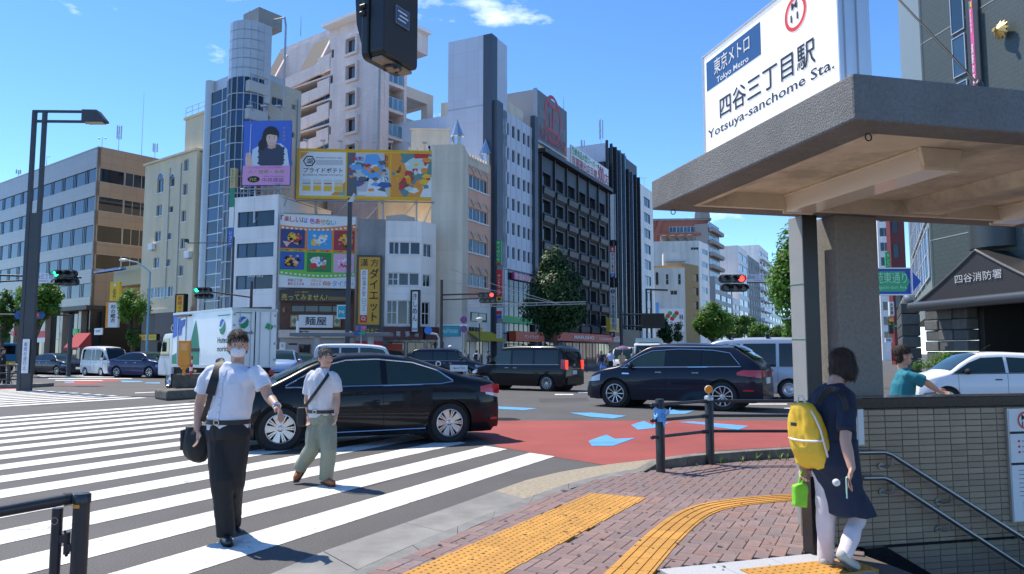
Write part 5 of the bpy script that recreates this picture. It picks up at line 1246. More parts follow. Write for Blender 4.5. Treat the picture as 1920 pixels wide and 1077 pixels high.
MB().prism([(-1.6,0),(0,.9),(0,.95),(-1.62,.06)],0,q[2]-q[0]+.8,'x').put('canvas',M('mustard canvas',(.55,.40,.02),.8,var=.08),t)
for i,(c,m)in enumerate((('#',M_INK),('#',M_INK),('#',M_INK),('#',M_INK),('#',M_YEL))):f.put('logo_block',MB().box(hx0+.6+i*.55,-.06,f.px(890,624)[1],hx0+1.0+i*.55,-.01,f.px(890,614)[1]),m)
s=Sign('shop_sign','turquoise signboard with white capitals left of the yellow awning',828,613,861,630,61.5,100,P_('turquoise board',(.03,.36,.42)),P_('teal rim',(.02,.22,.26)),.4);s.t('PALETTE PLAZA',.06,.32,.94,.68,M_WHITE,.005)
ac_units(sl_,[(846,372),(846,430),(840,490),(824,420)]);pipe(sl_,856,300,560)
Pq=AT(818,YH,64.5);fq=Face(Pq.xy,hv(95));f=root_face('infill_building','plain cream infill wall squeezed left of the salmon building','building',fq.O,fq.r)
f.put('body',MB().box(-.6,.2,0,f.px(866,450)[0],8,f.px(840,270)[1]),M_CREAM2);f.put('shop',MB().box(0,-.02,0,2.2,.19,f.px(840,608)[1]),M_WWALL)
Pq=AT(766,YH,74);fq=Face(Pq.xy,hv(88));f=root_face('rear_block','low cream block behind the wide yellow framed billboard','building',fq.O,fq.r)
f.put('body',MB().box(0,0,0,f.px(845,300)[0],6,f.px(800,245)[1]),M_CREAM2);f.win(f.rect(802,273,808,288),1,2,M_FRAME,M_GLASS,-.06);f.put('coping',MB().box(-.1,-.1,f.px(800,245)[1],f.px(845,300)[0]+.1,6,f.px(800,245)[1]+.2),M_CREAM2)
# ---- white building with blank tower
xa,xb=fr_.px(921,350)[0],fr_.px(1004,350)[0];W_=xb-xa
f=root_face('white_tower_building','white office block with blank stair tower and grid of narrow windows','building',fr_.O+fr_.r*xa,fr_.r)
M_WP=M('pale blue-white panel',(.58,.63,.74),.55,var=.04,scale=.7,grid=(1.45,2.45,.22));M_NAVYP=M('slate blue panel',(.065,.085,.12),.5)
zt=f.px(922,63)[1];xt=f.px(951,100)[0];dT=side_left(f,0).px(836,200)
dpt=0
for d_ in[i*.25 for i in range(8,100)]:
 pw=f.W(0,20,d_);u=CX+pw.x/pw.y*FPX
 if u<838:dpt=d_;break
f.put('tower',MB().box(0,0,0,xt,dpt,zt),M_WP);f.put('corner_stripe',MB().box(-.06,-.06,0,1.15,.9,zt-.02),M_NAVYP)
f.put('tower_joint',MB().box(-.02,.9,f.px(920,195)[1],xt-.02,dpt+.02,f.px(920,195)[1]+.12),M_STEEL)
f.put('lower_stripe',MB().box(.3,-.5,0,1.6,-.065,f.px(926,190)[1]),M_NAVYP)
rows_=[226+46.6*k for k in range(6)];zrw=[(f.px(945,y+23)[1],f.px(945,y)[1])for y in rows_]
zp=f.px(935,200)[1];x0m=1.6;cols_=7
xs=[f.px(u,350)[0]for u in(937.5,949,960,970,980.5,989,997)]
holes=[(x,a,x+.72,b)for a,b in zrw for x in xs]
zg0=f.px(960,506)[1]
f.wall('wall',1.6,W_-.9,zg0,zp,holes,M_WP,.2)
for h in holes:f.win(h,1,1,M_FRAME,M_DGLASS,.12,.04)
for x in xs:f.put('panel_joint',MB().box(x-.32,-.02,zg0,x-.28,-.002,zp),M_STEEL)
f.put('body',MB().box(1.6,.26,0,W_,14,zp-.05),M_WP);f.put('edge_stripe',MB().box(W_-.9,-.35,0,W_-.02,.2,f.px(1000,252)[1]+2),M_NAVYP)
f.put('penthouse',MB().box(xt+.02,1.2,zp,W_-.6,8,f.px(960,186)[1]+.4),M_CREAM2);f.win(f.rect(953,200,965,222),2,1,M_FRAME,M_BGLASS,1.1);f.win(f.rect(977,217,993,240),2,1,M_FRAME,M_BGLASS,1.1)
gz=zg0;n_=7
for j in range(3):
 for i in range(n_):
  x=1.7+(W_-2.6)*i/n_;f.win((x,.2+(gz-.3)*j/3+(2.8 if j==0 else 0)*0,x+(W_-2.6)/n_-.03,.2+(gz-.3)*(j+1)/3),1,2,M_DFRAME,M_GLASS if(i+j)%3 else M_BGLASS,-.02,name='shop_pane')
Yw=74
s=Sign('shop_sign','green vertical blade sign with white katakana on white tower block',930.5,451,939,497,70,110,M_GREEN,None,.3);s.t(vert('サイゼリヤ'),.15,.12,.85,.95,M_WHITE,.02);s.b(0,0,1,.08,M_RED,-.02)
s=Sign('shop_sign','red vertical blade sign with white katakana below the green one',931,506,941,556,70,110,M_RED,None,.3);s.t(vert('サンドラッグ'),.2,.05,.8,.82,M_WHITE,.02);s.b(0,-.18,1,-.02,M_YEL,-.02,'yellow_board');s.b(.2,-.15,.8,-.05,M_INK,-.03)
s=Sign('shop_sign','stack of small white red and blue signs on pole under red blade sign',931,577,941,598,70,110,M_WHITE,None,.2);s.b(0,.35,1,.7,M_RED);s.b(0,0,1,.32,M_BLUE);s.b(0,-1.7,1.1,-.4,M_WHITE,-.02,'white_board')
for i in range(4):s.t('○',.25,-1.6+i*.3,.6,-1.4+i*.3,P_('grey ink'),y=-.04)
f.put('pink_shop_sign',MB().box(f.px(958,520)[0],-.35,f.px(958,524)[1],f.px(998,520)[0],-.05,f.px(958,511)[1]),P_('magenta board',(.55,.06,.22)));f.text('家庭料理コ',(f.px(958,520)[0]+.2,f.px(958,523)[1],f.px(998,520)[0]-.4,f.px(958,512)[1]),M_WHITE,-.37,bold=.03)
f.put('green_sign',MB().box(1.7,-.3,f.px(940,605)[1],W_-1,-.06,f.px(940,592)[1]),P_('bright green board',(.03,.42,.12)))
q0=f.px(948,640)[1];q1=f.px(948,621)[1]
f.put('red_fascia',MB().box(f.px(949,630)[0],-1.1,q0,W_-.2,-.32,q1),P_('scarlet board',(.62,.09,.03)));f.text('サンドラッグ',(f.px(949,630)[0]+2.0,q0+.3,W_-1.8,q1-.3),M_WHITE,-1.13,bold=.03)
# ---- black supermarket building
xa,xb=fr_.px(1011,350)[0],fr_.px(1141,450)[0];W_=xb-xa
f=root_face('black_building','dark metal clad office block with sculpted spandrels above a red supermarket sign','building',fr_.O+fr_.r*xa,fr_.r)
M_BLIND=glassmat('glass with blinds',(.20,.17,.14),.4);M_BLK=M('dark bronze panel',(.030,.032,.040),.5,0,var=.15,scale=.6)
zt=f.px(1016,291)[1];nC=6;cw_=(W_-1.0)/nC;rowz=[f.px(1019,y)[1]for y in(323,373.5,424,475,526,577)];rowb=[f.px(1019,y)[1]for y in(346,397,449,500,551,600)]
holes=[]
for a,b in zip(rowz,rowb):
 for i in range(nC):holes.append((.9+i*cw_,b,.9+i*cw_+cw_*.62,a))
f.wall('wall',0,W_,5.2,zt,holes,M_BLK,.5)
for h in holes:
 f.win(h,3,1,M_DFRAME,random.choice([M_GLASS,M_GLASS,M_BLIND]),.4)
 f.put('spandrel',MB().prism([(-.02,h[1]-.1),(-.40,h[1]-.45),(-.32,h[1]-1.1),(-.02,h[1]-1.5)],h[0]-.25,h[2]+.35,'x'),M_BLK)
for i in range(nC+1):f.put('fin',MB().box(.45+i*cw_-.14,-.2,5.2,.45+i*cw_+.08,-.02,zt+.15),M_BLK)
f.put('body',MB().box(.05,.55,0,W_-.05,16,zt-.02),M_BLK);f.put('cornice',MB().box(0,-.78,zt+.16,W_,.6,zt+.6),M_BLK)
zz1=f.px(1016,623)[1];zz0=f.px(1016,639)[1]
f.put('shop_fascia',MB().box(.3,-2.0,zz0,W_+.3,-1.2,zz1),M('scarlet fascia',(.60,.05,.025),.5));f.text('MARUSHO',(W_*.22,zz0+.25,W_*.50,zz1-.25),M_WHITE,-2.03,bold=.02);f.text('丸正食品総本店',(W_*.58,zz0+.3,W_*.78,zz1-.35),M_WHITE,-2.03,bold=.02)
for i in range(5):f.put('fascia_stripe',MB().prism([(W_*.82+i*.55,zz0+.1),(W_*.82+i*.55+.28,zz0+.1),(W_*.82+i*.55+.45,zz1-.1),(W_*.82+i*.55+.17,zz1-.1)],-2.03,-2.005,'y'),M_WHITE)
for i in range(10):f.win((.4+(W_-.6)*i/10,.15,.4+(W_-.6)*(i+1)/10-.06,zz0-.1),2,1,M_DFRAME,M_DGLASS,-.1,name='shop_window')
for i in range(10):f.win((.4+(W_-.6)*i/10,zz1+.2,.4+(W_-.6)*(i+1)/10-.06,5.15),2,1,M_DFRAME,M_GLASS,-.1,name='shop_window')
f.put('yellow_ad',MB().box(W_*.82,-1.5,zz1+.5,W_*.98,-1.0,zz1+2.4),M_YEL);f.put('white_ad',MB().box(W_*.83,-1.55,zz1+1.5,W_*.9,-1.51,zz1+2.3),M_WHITE);f.put('white_ad',MB().box(W_*.91,-1.55,zz1+.7,W_*.97,-1.51,zz1+2.2),M_ORANGE)
c1=f.px(1067,222)[0];zl0,zh=f.px(1014,262)[1],f.px(1014,168)[1]
t=thing('roof_sign','tall grey rooftop panel with red ringed character on the black block','roof sign',f.W(.2,zt),f.az);fz_=Face(f.O,f.r,t)
M_GPAN=M('grey sign panel',(.16,.17,.19),.6,var=.12,scale=.7,streak=.3)
fz_.box('panel',(.2,zl0,c1,zh),.3,.7,M_GPAN);fz_.put('frame',MB().box(.1,.28,zl0-.15,c1+.1,.75,zl0),M_STEEL);fz_.put('frame',MB().box(.05,.28,zl0,.2,.75,zh+.1),M_STEEL)
fz_.put('louvre_side',MB().box(.2,.75,zl0-1,.6,7.0,zh),M('striped louvre',(.40,.40,.41),.6,.3));fz_.put('plinth',MB().box(.2,.7,zt+.6,c1,7,zl0-.02),M_CREAM2);fz_.win((2.3,zt+.8,4.6,zl0-.4),2,1,M_DFRAME,M_DGLASS,.6)
fz_.put('roof_slab',MB().box(.6,.75,zl0,c1,7,zl0+.3),M_GPAN)
cx_,cz_=(c1+.2)/2,zl0+(zh-zl0)*.60;rr_=(c1-.2)*.29
o=ring(0,0,rr_*.84,rr_,0,t,P_('sign red',(.50,.05,.06)),40,name='ring');o.location=(fz_.loc[0]+cx_,fz_.loc[1]+.27,fz_.loc[2]+cz_);o.scale=(1,1,1.12)
fz_.text('正',(cx_-rr_*.55,cz_-rr_*.6,cx_+rr_*.55,cz_+rr_*.65),P_('sign red'),.26,bold=.05);fz_.text('丸正食品総本店',(.6,zl0+.3,c1-.4,zl0+1.9),P_('sign dark red',(.30,.05,.06)),.26,bold=.02);fz_.text('道路',(.6,zl0+2.8,2.2,zl0+3.8),P_('grey lettering',(.35,.35,.36)),.26);fz_.text('高級',(c1-2.2,zl0+2.3,c1-.6,zl0+3.2),P_('grey lettering'),.26)
b0,b1=f.px(1067,305)[0],f.px(1137,345)[0];zb1=f.px(1067,291)[1];zb0=f.px(1067,313)[1]
t=thing('roof_banner','white rooftop banner with green and red lettering ending in 300','banner',f.W(b0,zt+.6),f.az);fb=Face(f.O,f.r,t);zb0=max(zb0,zt+.62)
fb.box('panel',(b0,zb0,b1,zb1+1.3),-.3,-.1,M_WHITE);fb.text('生鮮食品大型スーパー',(b0+.2,zb0+(zb1+1.3-zb0)*.60,b0+(b1-b0)*.66,zb1+1.15),M_GREEN,-.33,bold=.02);fb.text('首都圏出店目標',(b0+.2,zb0+.15,b0+(b1-b0)*.66,zb0+(zb1+1.3-zb0)*.55),P_('crimson print',(.42,.02,.05)),-.33,bold=.02);fb.text('300',(b0+(b1-b0)*.68,zb0+.1,b0+(b1-b0)*.86,zb1+1.1),P_('crimson print'),-.33,bold=.03);fb.text('店',(b0+(b1-b0)*.87,zb0+.15,b1-.15,zb0+(zb1+1.3-zb0)*.7),P_('crimson print'),-.33,bold=.02)
f.put('roof_cabin',MB().box(W_*.52,5,zt,W_*.72,10,zt+5),M_WWALL);f.put('roof_mesh',MB().box(W_*.72,5,zt,W_*.95,10,zt+3.5),M('wire mesh box',(.45,.47,.5),.6))
antenna(1127,222,292,108,'large bristling radio mast on the black block roof',1);antenna(1092,262,290,104,'small forked radio mast on black block roof',1);antenna(1057,180,200,90,'thin rod on the ringed character roof sign');antenna(1208,330,366,130,'distant thin aerial right of the glass slab tower',2)
s=Sign('blade_sign','blank white vertical blade sign at top of dark glass tower edge',1144,365,1153,450,100,110,M_WHITE,M_DFRAME,.5)
s=Sign('blade_sign','vertical white bookshop blade sign with red top and blue foot',1144,462,1153,520,100,110,M_WHITE,M_DFRAME,.5);s.b(0,.8,1,1,M_RED);s.t('本',.15,.82,.85,.97,M_WHITE,.04);s.t(vert('あおい書店'),.25,.16,.75,.78,M_RED,.02);s.b(0,0,1,.12,M_BLUE);s.t('3F',.2,.02,.8,.1,M_WHITE)
s=Sign('blade_sign','vertical white supermarket blade sign with round black emblem',1144,540,1155,617,100,110,M_WHITE,M_DFRAME,.6);s.t(vert('丸正食品総本店'),.2,.03,.8,.82,M_INK,.04);s.disc(.5,.91,.055,M_MAROON);s.t('正',.35,.88,.65,.94,M_WHITE,.02)
s=Sign('shop_sign','small dark red square sign below the supermarket blade',1143,622,1153,632,99,110,M_MAROON,None,.4);s.t('本',.25,.15,.75,.85,M_WHITE,.04)
# ---- dark glass slab tower
xa,xb=fr_.px(1141,420)[0],fr_.px(1201,460)[0];W_=xb-xa;f=root_face('glass_slab_tower','black curtain wall tower with stepped top behind the blade signs','building',fr_.O+fr_.r*xa,fr_.r)
zt=f.px(1144,305)[1];zt1=f.px(1153,274)[1];zt2=f.px(1185,345)[1]
segs=[(0,W_*.18,zt,M('dark stone panel',(.05,.055,.05),.4)),(W_*.18,W_*.62,zt1,M_DGLASS),(W_*.62,W_,zt1-2.5,M_DGLASS)]
f.put('body',MB().box(0,.5,0,W_,18,zt),M_BLK);f.put('side_panel',MB().box(W_*.12,1,zt,W_*.2,14,zt1+.2),M_WP)
f.put('upper_body',MB().box(W_*.2,.4,zt,W_-.1,14,zt1-.2),M_BLK)
nX,nZ=8,16
for i in range(nX):
 for j in range(nZ):
  z0=5+(zt1-5-(2.0 if i>4 else 0))*j/nZ;z1=5+(zt1-5-(2.0 if i>4 else 0))*(j+1)/nZ
  if i==0:z1=min(z1,zt)
  if z1<=z0:continue
  f.win((W_*i/nX,z0,W_*(i+1)/nX-.03,z1),1,1,M_DFRAME,M_DGLASS,.3,.05,name='pane')
for i in range(nX+1):f.put('mullion',MB().box(W_*i/nX-.12,-.08,5,W_*i/nX+.06,.29,zt1-(2 if i>4 else 0)),M('bright mullion',(.25,.28,.32),.3,.8)if i in(3,4,6)else M_BLK)
f.put('lower_shop',MB().box(0,.2,0,W_,.49,5),M_DARKIN)
# ---- farther right-row blocks
def block(name,label,pa,pb,ytop,mat,depth=14,rows=6,cols=3,ybot=620,z_first=None,gl=None,inset=.5,nx=2,frac=.55,left=0,wf=None,leftrows=0,leftcols=0,off=0):
 O=fr_.O-fr_.n*off;fx=Face(O,fr_.r);xa,xb=fx.px(pa,500)[0],fx.px(pb,500)[0];w_=xb-xa;h=fx.px(pa,ytop)[1]
 f=root_face(name,label,'building',O+fr_.r*xa,fr_.r);zb_=4.0;fl_h=(h-zb_-1)/rows;hol=[]
 for j in range(rows):
  for i in range(cols):cwi=w_/cols;hol.append((cwi*(i+.5-frac/2),zb_+fl_h*j+fl_h*.28,cwi*(i+.5+frac/2),zb_+fl_h*j+fl_h*.86))
 f.wall('wall',0,w_,0,h,hol,mat,.2)
 for q in hol:f.win(q,nx,1,wf or M_FRAME,gl or M_GLASS,.1)
 f.put('body',MB().box(.03,.26,0,w_-.03,depth,h-.05),mat);parapet(f,w_,depth,h,mat,.3,.3)
 if leftrows:
  sl_=side_left(f,depth)
  for j in range(leftrows):
   for i in range(leftcols):
    x=depth*(i+.3)/leftcols;sl_.win((x,zb_+fl_h*j+1,x+depth/leftcols*.4,zb_+fl_h*j+2.2),2,1,M_FRAME,M_GLASS,-.06)
 return f,w_,h
f,w_,h=block('narrow_white_block','narrow white block with one column of dark windows right of the glass slab',1203,1226,350,M_WWALL,10,9,1,frac=.5,wf=M_DFRAME,gl=M_DGLASS)
f.put('stepped_top',MB().box(-4,3,h-4,0,8,h-1),M_WWALL)
Pz=AT(1229,YH,140);fz=Face(Pz.xy,hv(98));M_WW2=M('pale sunlit wall',(.66,.65,.60),.85,var=.08,scale=.4,streak=.35)
f=root_face('slit_window_block','low white block with two slit windows and tan corner','building',fz.O,fz.r)
w_=f.px(1285,560)[0];h=f.px(1250,503)[1];hol=[f.rect(1248,514,1254,534),f.rect(1271,514,1277,534),f.rect(1257,545,1270,553)]
f.wall('wall',0,w_,0,h,hol,M_WW2,.3)
for i,q in enumerate(hol):f.win(q,1 if i<2 else 2,2 if i<2 else 1,M_FRAME,M_GLASS,.2)
f.put('body',MB().box(.05,.36,0,w_-.05,12,h-.05),M_WW2);f.put('roof_plant',MB().box(2,4,h,6,8,h+3.5),M_WW2);f.put('roof_frame',MB().box(w_*.4,3,h+1.6,w_*1.1,9,h+1.9),M_STEEL)
for x in(w_*.42,w_*.7,w_*1.05):f.put('roof_post',MB().tube([(x,3.2,h),(x,3.2,h+1.6)],.08,6),M_STEEL)
sr=Face(f.W(w_,0).xy,hv(40),f.root);M_TAN=M('tan tile',(.34,.22,.09),.7,var=.1,scale=1)
hz=[sr.rect(1300,513+26*k,1310,529+26*k)for k in range(4)];wt=sr.px(1311,560)[0]
sr.wall('tan_wall',0,wt,0,sr.px(1285,494)[1],hz,M_TAN,.3)
for q in hz:sr.win(q,1,1,M_DFRAME,M_DGLASS,.2)
sr.put('tan_body',MB().box(.05,.36,0,wt-.05,9,sr.px(1285,494)[1]-.1),M_TAN)
f.put('shop_board',MB().box(w_*.1,-.4,f.px(1250,622)[1],w_*.95,-.05,f.px(1250,579)[1]),M_WHITE)
for i in range(6):f.put('flower_print',MB().ball((w_*(.35+.07*i),-.42,f.px(1250,598)[1]+(i%3)*.5),.42,6,0,(1,.05,1)),M_RED if i%2 else M_GREEN)
f.text(vert('林九'),(w_*.78,f.px(1270,612)[1],w_*.92,f.px(1270,590)[1]),M_INK,-.43,bold=.03);f.box('blade',f.rect(1229,512,1234,535),-1.0,-.7,M_INK);f.box('blue_blade',f.rect(1229,568,1235,590),-1.0,-.7,M_LBLUE)
Pz=AT(1228,YH,165);fz=Face(Pz.xy,hv(98));f=root_face('pale_block','broad pale block with blue glazed flank behind the slit window block','building',fz.O,fz.r)
w_=f.px(1313,560)[0];h=f.px(1290,452)[1];f.put('body',MB().box(0,.02,0,w_,9,h),M_WW2);f.win(f.rect(1295,464,1310,469),3,1,M_FRAME,M_GLASS,-.05)
sr=Face(f.W(w_,0).xy,hv(30),f.root);wt=sr.px(1330,520)[0]
hz=[sr.rect(1316,466+24*k,1327,480+24*k)for k in range(6)];sr.wall('flank',0,wt,0,h,hz,M_WWALL,.2)
for q in hz:sr.win(q,1,1,M_FRAME,M_BGLASS,.1)
sr.put('flank_body',MB().box(0,.26,0,wt,6,h-.1),M_WWALL)
for i in range(4):f.put('roof_tank',MB().lathe([(.8,h),(.9,h+1.4),(.3,h+1.6)],12,(2.5+i*1.9,1.6,0)),M('rusty tank',(.20,.14,.11),.7))
Pz=AT(1228,YH,185);fz=Face(Pz.xy,hv(94));f=root_face('brick_apartment','red brick stepped apartment block with pale curved gable at its top','building',fz.O,fz.r)
M_RBR=M('red brick',(.33,.12,.085),.8,var=.1,scale=2);w_=f.px(1330,440)[0];h=f.px(1290,412)[1];h1=f.px(1290,437)[1]
f.put('body',MB().box(0,1.5,0,w_,9,h),M_RBR);hz=[f.rect(1256,424,1324,434),f.rect(1256,443,1324,450)]
for q in hz:
 for k in range(5):w5=(q[2]-q[0])/5;f.win((q[0]+k*w5,q[1],q[0]+(k+1)*w5,q[3]),2,1,M_WFRAME,M_BGLASS,1.38)
f.put('parapet',MB().box(-.2,.8,f.px(1290,441)[1],w_,1.36,f.px(1290,436)[1]),M_RBR);f.put('roof_slab',MB().box(-.3,1,h,w_+.8,9,h+.5),M_CONC2);f.put('slope_fin',MB().prism([(-.3,f.px(1250,452)[1]),(.8,f.px(1250,452)[1]),(2.6,h),(1.6,h)],.9,1.4,'y'),M_RBR)
f.put('gable',MB().prism([(w_-1.5+3.2*math.cos(R(a))*.6,h+.4+3.6*math.sin(R(a)))for a in range(0,181,18)],.6,1.4,'y'),M_CONC2)
sr=Face(f.W(w_,0).xy,hv(28),f.root);M_TAUPE=M('taupe tile',(.33,.29,.27),.8,var=.06)
wt=sr.px(1352,500)[0];sr.put('wing',MB().box(0,.3,0,wt,8,h-1),M_TAUPE)
for k in range(9):
 z=h-3-k*3.1
 if z<3:break
 sr.put('balcony',MB().box(.1,-1.1,z,wt-.1,.25,z+1.1),M_TAUPE,bevel=.3);sr.win((.4,z+1.15,wt-.4,z+2.6),3,1,M_FRAME,M_DGLASS,.2)
f,w_,h=block('white_sign_tower','white tower with blue mirror glass side far down the street',1385,1402,463,M_WWALL,26,8,2,gl=M_BGLASS,frac=.9,leftrows=0)
f,w_,h=block('grey_ribbed_block','grey ribbed office block far down the street',1402,1424,480,M_CONC2,20,9,5,frac=.45,nx=1)
f,w_,h=block('balcony_tower','pale apartment tower with white balconies at the far street end',1424,1441,462,M_WWALL,22,10,3,frac=.7)
for k in range(9):f.put('balcony',MB().box(0,-1.2,5+k*(h-6)/9,w_,-.02,6+k*(h-6)/9),M_WHITE)
f,w_,h=block('blue_glass_block','blue grey glazed block closing the street view',1441,1465,500,M('blue grey cladding',(.25,.32,.38),.4),18,10,5,gl=M_BGLASS,frac=.9)
f,w_,h=block('street_end_block','white office with square windows beside the far trees',1465,1500,590,M_WWALL,18,5,6,frac=.5)
f,w_,h=block('mid_grey_block','mid height grey block with strip windows left of the white tower',1340,1372,520,M('mid grey panel',(.36,.37,.38),.7),16,6,3,gl=M_BGLASS,frac=.85)
f,w_,h=block('low_white_block','low white shop block just behind the leafy street trees',1372,1386,560,M_WWALL,12,5,2,frac=.7)
antenna(1416,445,470,250,'red and white striped mast far down the street')
# ================================================================== FIRE STATION (right)
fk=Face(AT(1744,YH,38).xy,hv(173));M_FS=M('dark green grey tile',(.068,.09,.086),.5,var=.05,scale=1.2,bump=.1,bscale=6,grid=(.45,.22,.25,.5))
f=root_face('fire_station','dark green tiled fire station with gold star emblem and peaked entrance canopy','building',fk.O,fk.r)
W_=20;H_=40;ev=f.px(1755,560)[1]
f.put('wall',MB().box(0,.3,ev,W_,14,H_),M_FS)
for k in range(5):z=ev+3+k*5.2;f.put('wall_joint',MB().box(0,.285,z,W_,.299,z+.05),M('pale joint',(.28,.31,.3),.6))
for a,b,d_ in((1731,1773,-.02),(1803,1830,.15)):pass
xg0,xg1=f.px(1806,80)[0],f.px(1830,80)[0]
f.put('window_slot',MB().box(xg0,.2,ev+9,xg1,.29,H_),M('slot dark',(.05,.06,.06),.4))
zw=f.px(1787,60)[1];xq0,xq1=f.px(1775,60)[0],f.px(1800,60)[0]
for z in(zw-4.5,zw-2.2,zw):f.win((xq0,z,xq1,z+2.0),1,1,M_FRAME,M_BGLASS,.22)
f.put('recess_head',MB().box(xq0-.1,.18,zw+2.05,xq1+.1,.295,zw+3.3),M_BLACK)
f.put('pillar_shaft',MB().lathe([(1.1,ev+2),(1.1,f.px(1860,330)[1])],18,(f.px(1858,450)[0],.3,0)),M('slot dark'),smooth=True)
sx_,sz_=f.px(1876,57);t=thing('gold_star_emblem','gold star shaped emblem high on the fire station wall','emblem',f.W(sx_,sz_,.28),f.az)
mb=MB();n_=24;r0=abs(f.px(1892,58)[0]-sx_)*.95
vs=[(0,-.55,0)]+[((r0 if i%2==0 else r0*.72)*math.cos(2*math.pi*i/n_),-.25 if i%2==0 else-.32,(r0 if i%2==0 else r0*.72)*math.sin(2*math.pi*i/n_))for i in range(n_)]+[(0,0,0)]
mb.add(vs,[(0,1+(i+1)%n_,1+i)for i in range(n_)]+[(n_+1,1+i,1+(i+1)%n_)for i in range(n_)]);mb.put('rays',M('gold leaf',(.75,.48,.16),.35,.7),t)
MB().lathe([(r0*.25,-.55),(r0*.2,-.64)],16,(0,0,0),'y').put('boss',M('gold leaf'),t)
s=Sign('banner','pink vertical banner with white lettering on the fire station',1816,4,1831,158,34.2,173,P_('banner pink',(.72,.12,.32)),None,.03,'banner')
s.t(vert('消防博物館'),.3,.62,.7,.90,M_WHITE);s.t(vert('消防の歴'),.2,.02,.8,.48,M_WHITE,.02);s.b(.1,.92,.5,.98,M_GREEN);s.b(.5,.92,.9,.98,M_YEL)
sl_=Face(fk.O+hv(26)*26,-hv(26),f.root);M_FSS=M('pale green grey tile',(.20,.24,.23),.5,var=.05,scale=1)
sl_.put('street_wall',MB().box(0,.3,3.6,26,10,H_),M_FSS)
for k in range(4):
 for j in range(3):sl_.win((5+k*5,5.5+j*3.2,9.4+k*5,8.2+j*3.2),3,2,M_WFRAME,M_BGLASS,.2)
cz0=ev-.3;cx0,cxm,cx1=f.px(1757,556)[0],f.px(1876,470)[0],f.px(1876,470)[0]*2-f.px(1757,556)[0];zpk=f.px(1876,470)[1]
pk=[(cx0,cz0),(cx1,cz0)]+[(cxm+(cx1-cxm)*(1-t_),cz0+(zpk-cz0)*(t_**1.12))for t_ in(.1,.25,.45,.65,.85,1)]+[(cx0+(cxm-cx0)*t_,cz0+(zpk-cz0)*(t_**1.12))for t_ in(.85,.65,.45,.25,.1)]
f.put('gable_canopy',MB().prism(pk,-1.2,.28,'y'),M('dark canopy',(.035,.033,.034),.5));f.put('canopy_rim',MB().tube([(p[0],-1.22,p[1])for p in pk[1:]+[pk[0]]],.06,8),M('pale rim',(.16,.15,.14),.4,.4))
f.put('eave_tube',MB().tube([(cx0-.2,-1.3,cz0-.15),(cx1,-1.3,cz0-.15)],.24,12),M('dark tube',(.09,.1,.11),.35,.5),smooth=True)
f.text('四谷消防署',(f.px(1837,526)[0],f.px(1837,533)[1],f.px(1837,526)[0]+(f.px(1905,520)[0]-f.px(1837,526)[0])*1.32,f.px(1837,517)[1]),M('silver letters',(.6,.6,.6),.4,.3),-1.25,bold=.01)
f.put('porch_inner',MB().box(.2,3.5,0,W_,6,ev),M_DARKIN);f.win((f.px(1800,640)[0],.1,f.px(1835,640)[0],3.2),2,1,M_DFRAME,M_DGLASS,3.2,name='door')
f.win((f.px(1838,640)[0],.1,f.px(1838,640)[0]+6,5.0),4,2,M_DFRAME,M_DGLASS,3.2,name='entrance_glazing')
f.put('porch_side',MB().box(3.02,.3,0,3.4,3.6,ev),M_DARKIN)
M_STN=[M('rock faced stone '+c,q,.9,var=.25,scale=4,bump=.8,bscale=7)for c,q in(('a',(.09,.093,.09)),('b',(.12,.123,.12)))]
sh_=.52
for j in range(int(ev/sh_)):
 for i in range(3):f.put('stone_block',MB().box(.0+i*1.0,-.2-.06*((i+j)%2),j*sh_+.02,.97+i*1.0,.6,(j+1)*sh_),M_STN[(i+j)%2],bevel=.05)
for k in range(4):
 q=fk.O+hv(26)*(2.2+2.4*k)-hv(116)*.3
 t=Face(q,hv(116),f.root)
 for j in range(7):t.put('stone_block',MB().box(-.9,-.5,j*.6,0,.5,j*.6+.57),M_STN[j%2],bevel=.05)
 t.put('cap_light',MB().ball((-.45,-.2,4.45),.3,8),M_STEEL,smooth=True)
f,w_,h=block('red_slab_building','dark red narrow slab building beyond the thick concrete column',1668,1700,300,M('dark red tile',(.16,.03,.03),.6),10,10,1,frac=.2)if False else(None,0,0)
Pz=AT(1679,YH,95);fz=Face(Pz.xy,hv(95));f=root_face('red_slab_building','dark red narrow slab building seen beyond the thick column','building',fz.O,fz.r);f.put('wall',MB().box(0,0,0,f.px(1699,500)[0],1.2,f.px(1690,330)[1]),M('dark red tile',(.17,.03,.03),.6,var=.1))
for k in range(6):f.win((.25,4+k*3.2,1.0,5.8+k*3.2),1,1,M_DFRAME,M_DGLASS,-.04)
Pz=AT(1655,YH,150);fz=Face(Pz.xy,hv(95));f=root_face('far_sign_building','pale far block behind the street name sign','building',fz.O,fz.r);w_=f.px(1680,500)[0];f.put('wall',MB().box(0,0,0,w_,12,f.px(1670,412)[1]),M_WWALL)
for k in range(9):f.win((.4,4+k*3,w_-.3,5.8+k*3),3,1,M_FRAME,M_GLASS,-.05)
s=Sign('blade_sign','green vertical blade sign above the green arrow road sign',1660,473,1670,503,90,95,M_GREEN,None,.3);s.t(vert('タンス'),.2,.1,.8,.9,M_WHITE)
s=Sign('blade_sign','white vertical sign with black brush lettering beyond the column',1667,566,1677,592,80,95,M_WHITE,None,.3);s.t(vert('大家屋'),.2,.08,.8,.92,M_INK,.02)
s=Sign('blade_sign','dark shop sign with yellow stripes low in the narrow street',1667,598,1676,626,75,95,M_DARKIN,None,.3);s.b(0,.8,1,1,M_YEL);s.b(0,.6,.4,.7,M_ORANGE)
s=Sign('shop_sign','white square shop sign beyond the thick column',1660,634,1673,642,78,95,M_WHITE,None,.2);s.t('OPEN',.1,.2,.9,.8,M_BLUE)
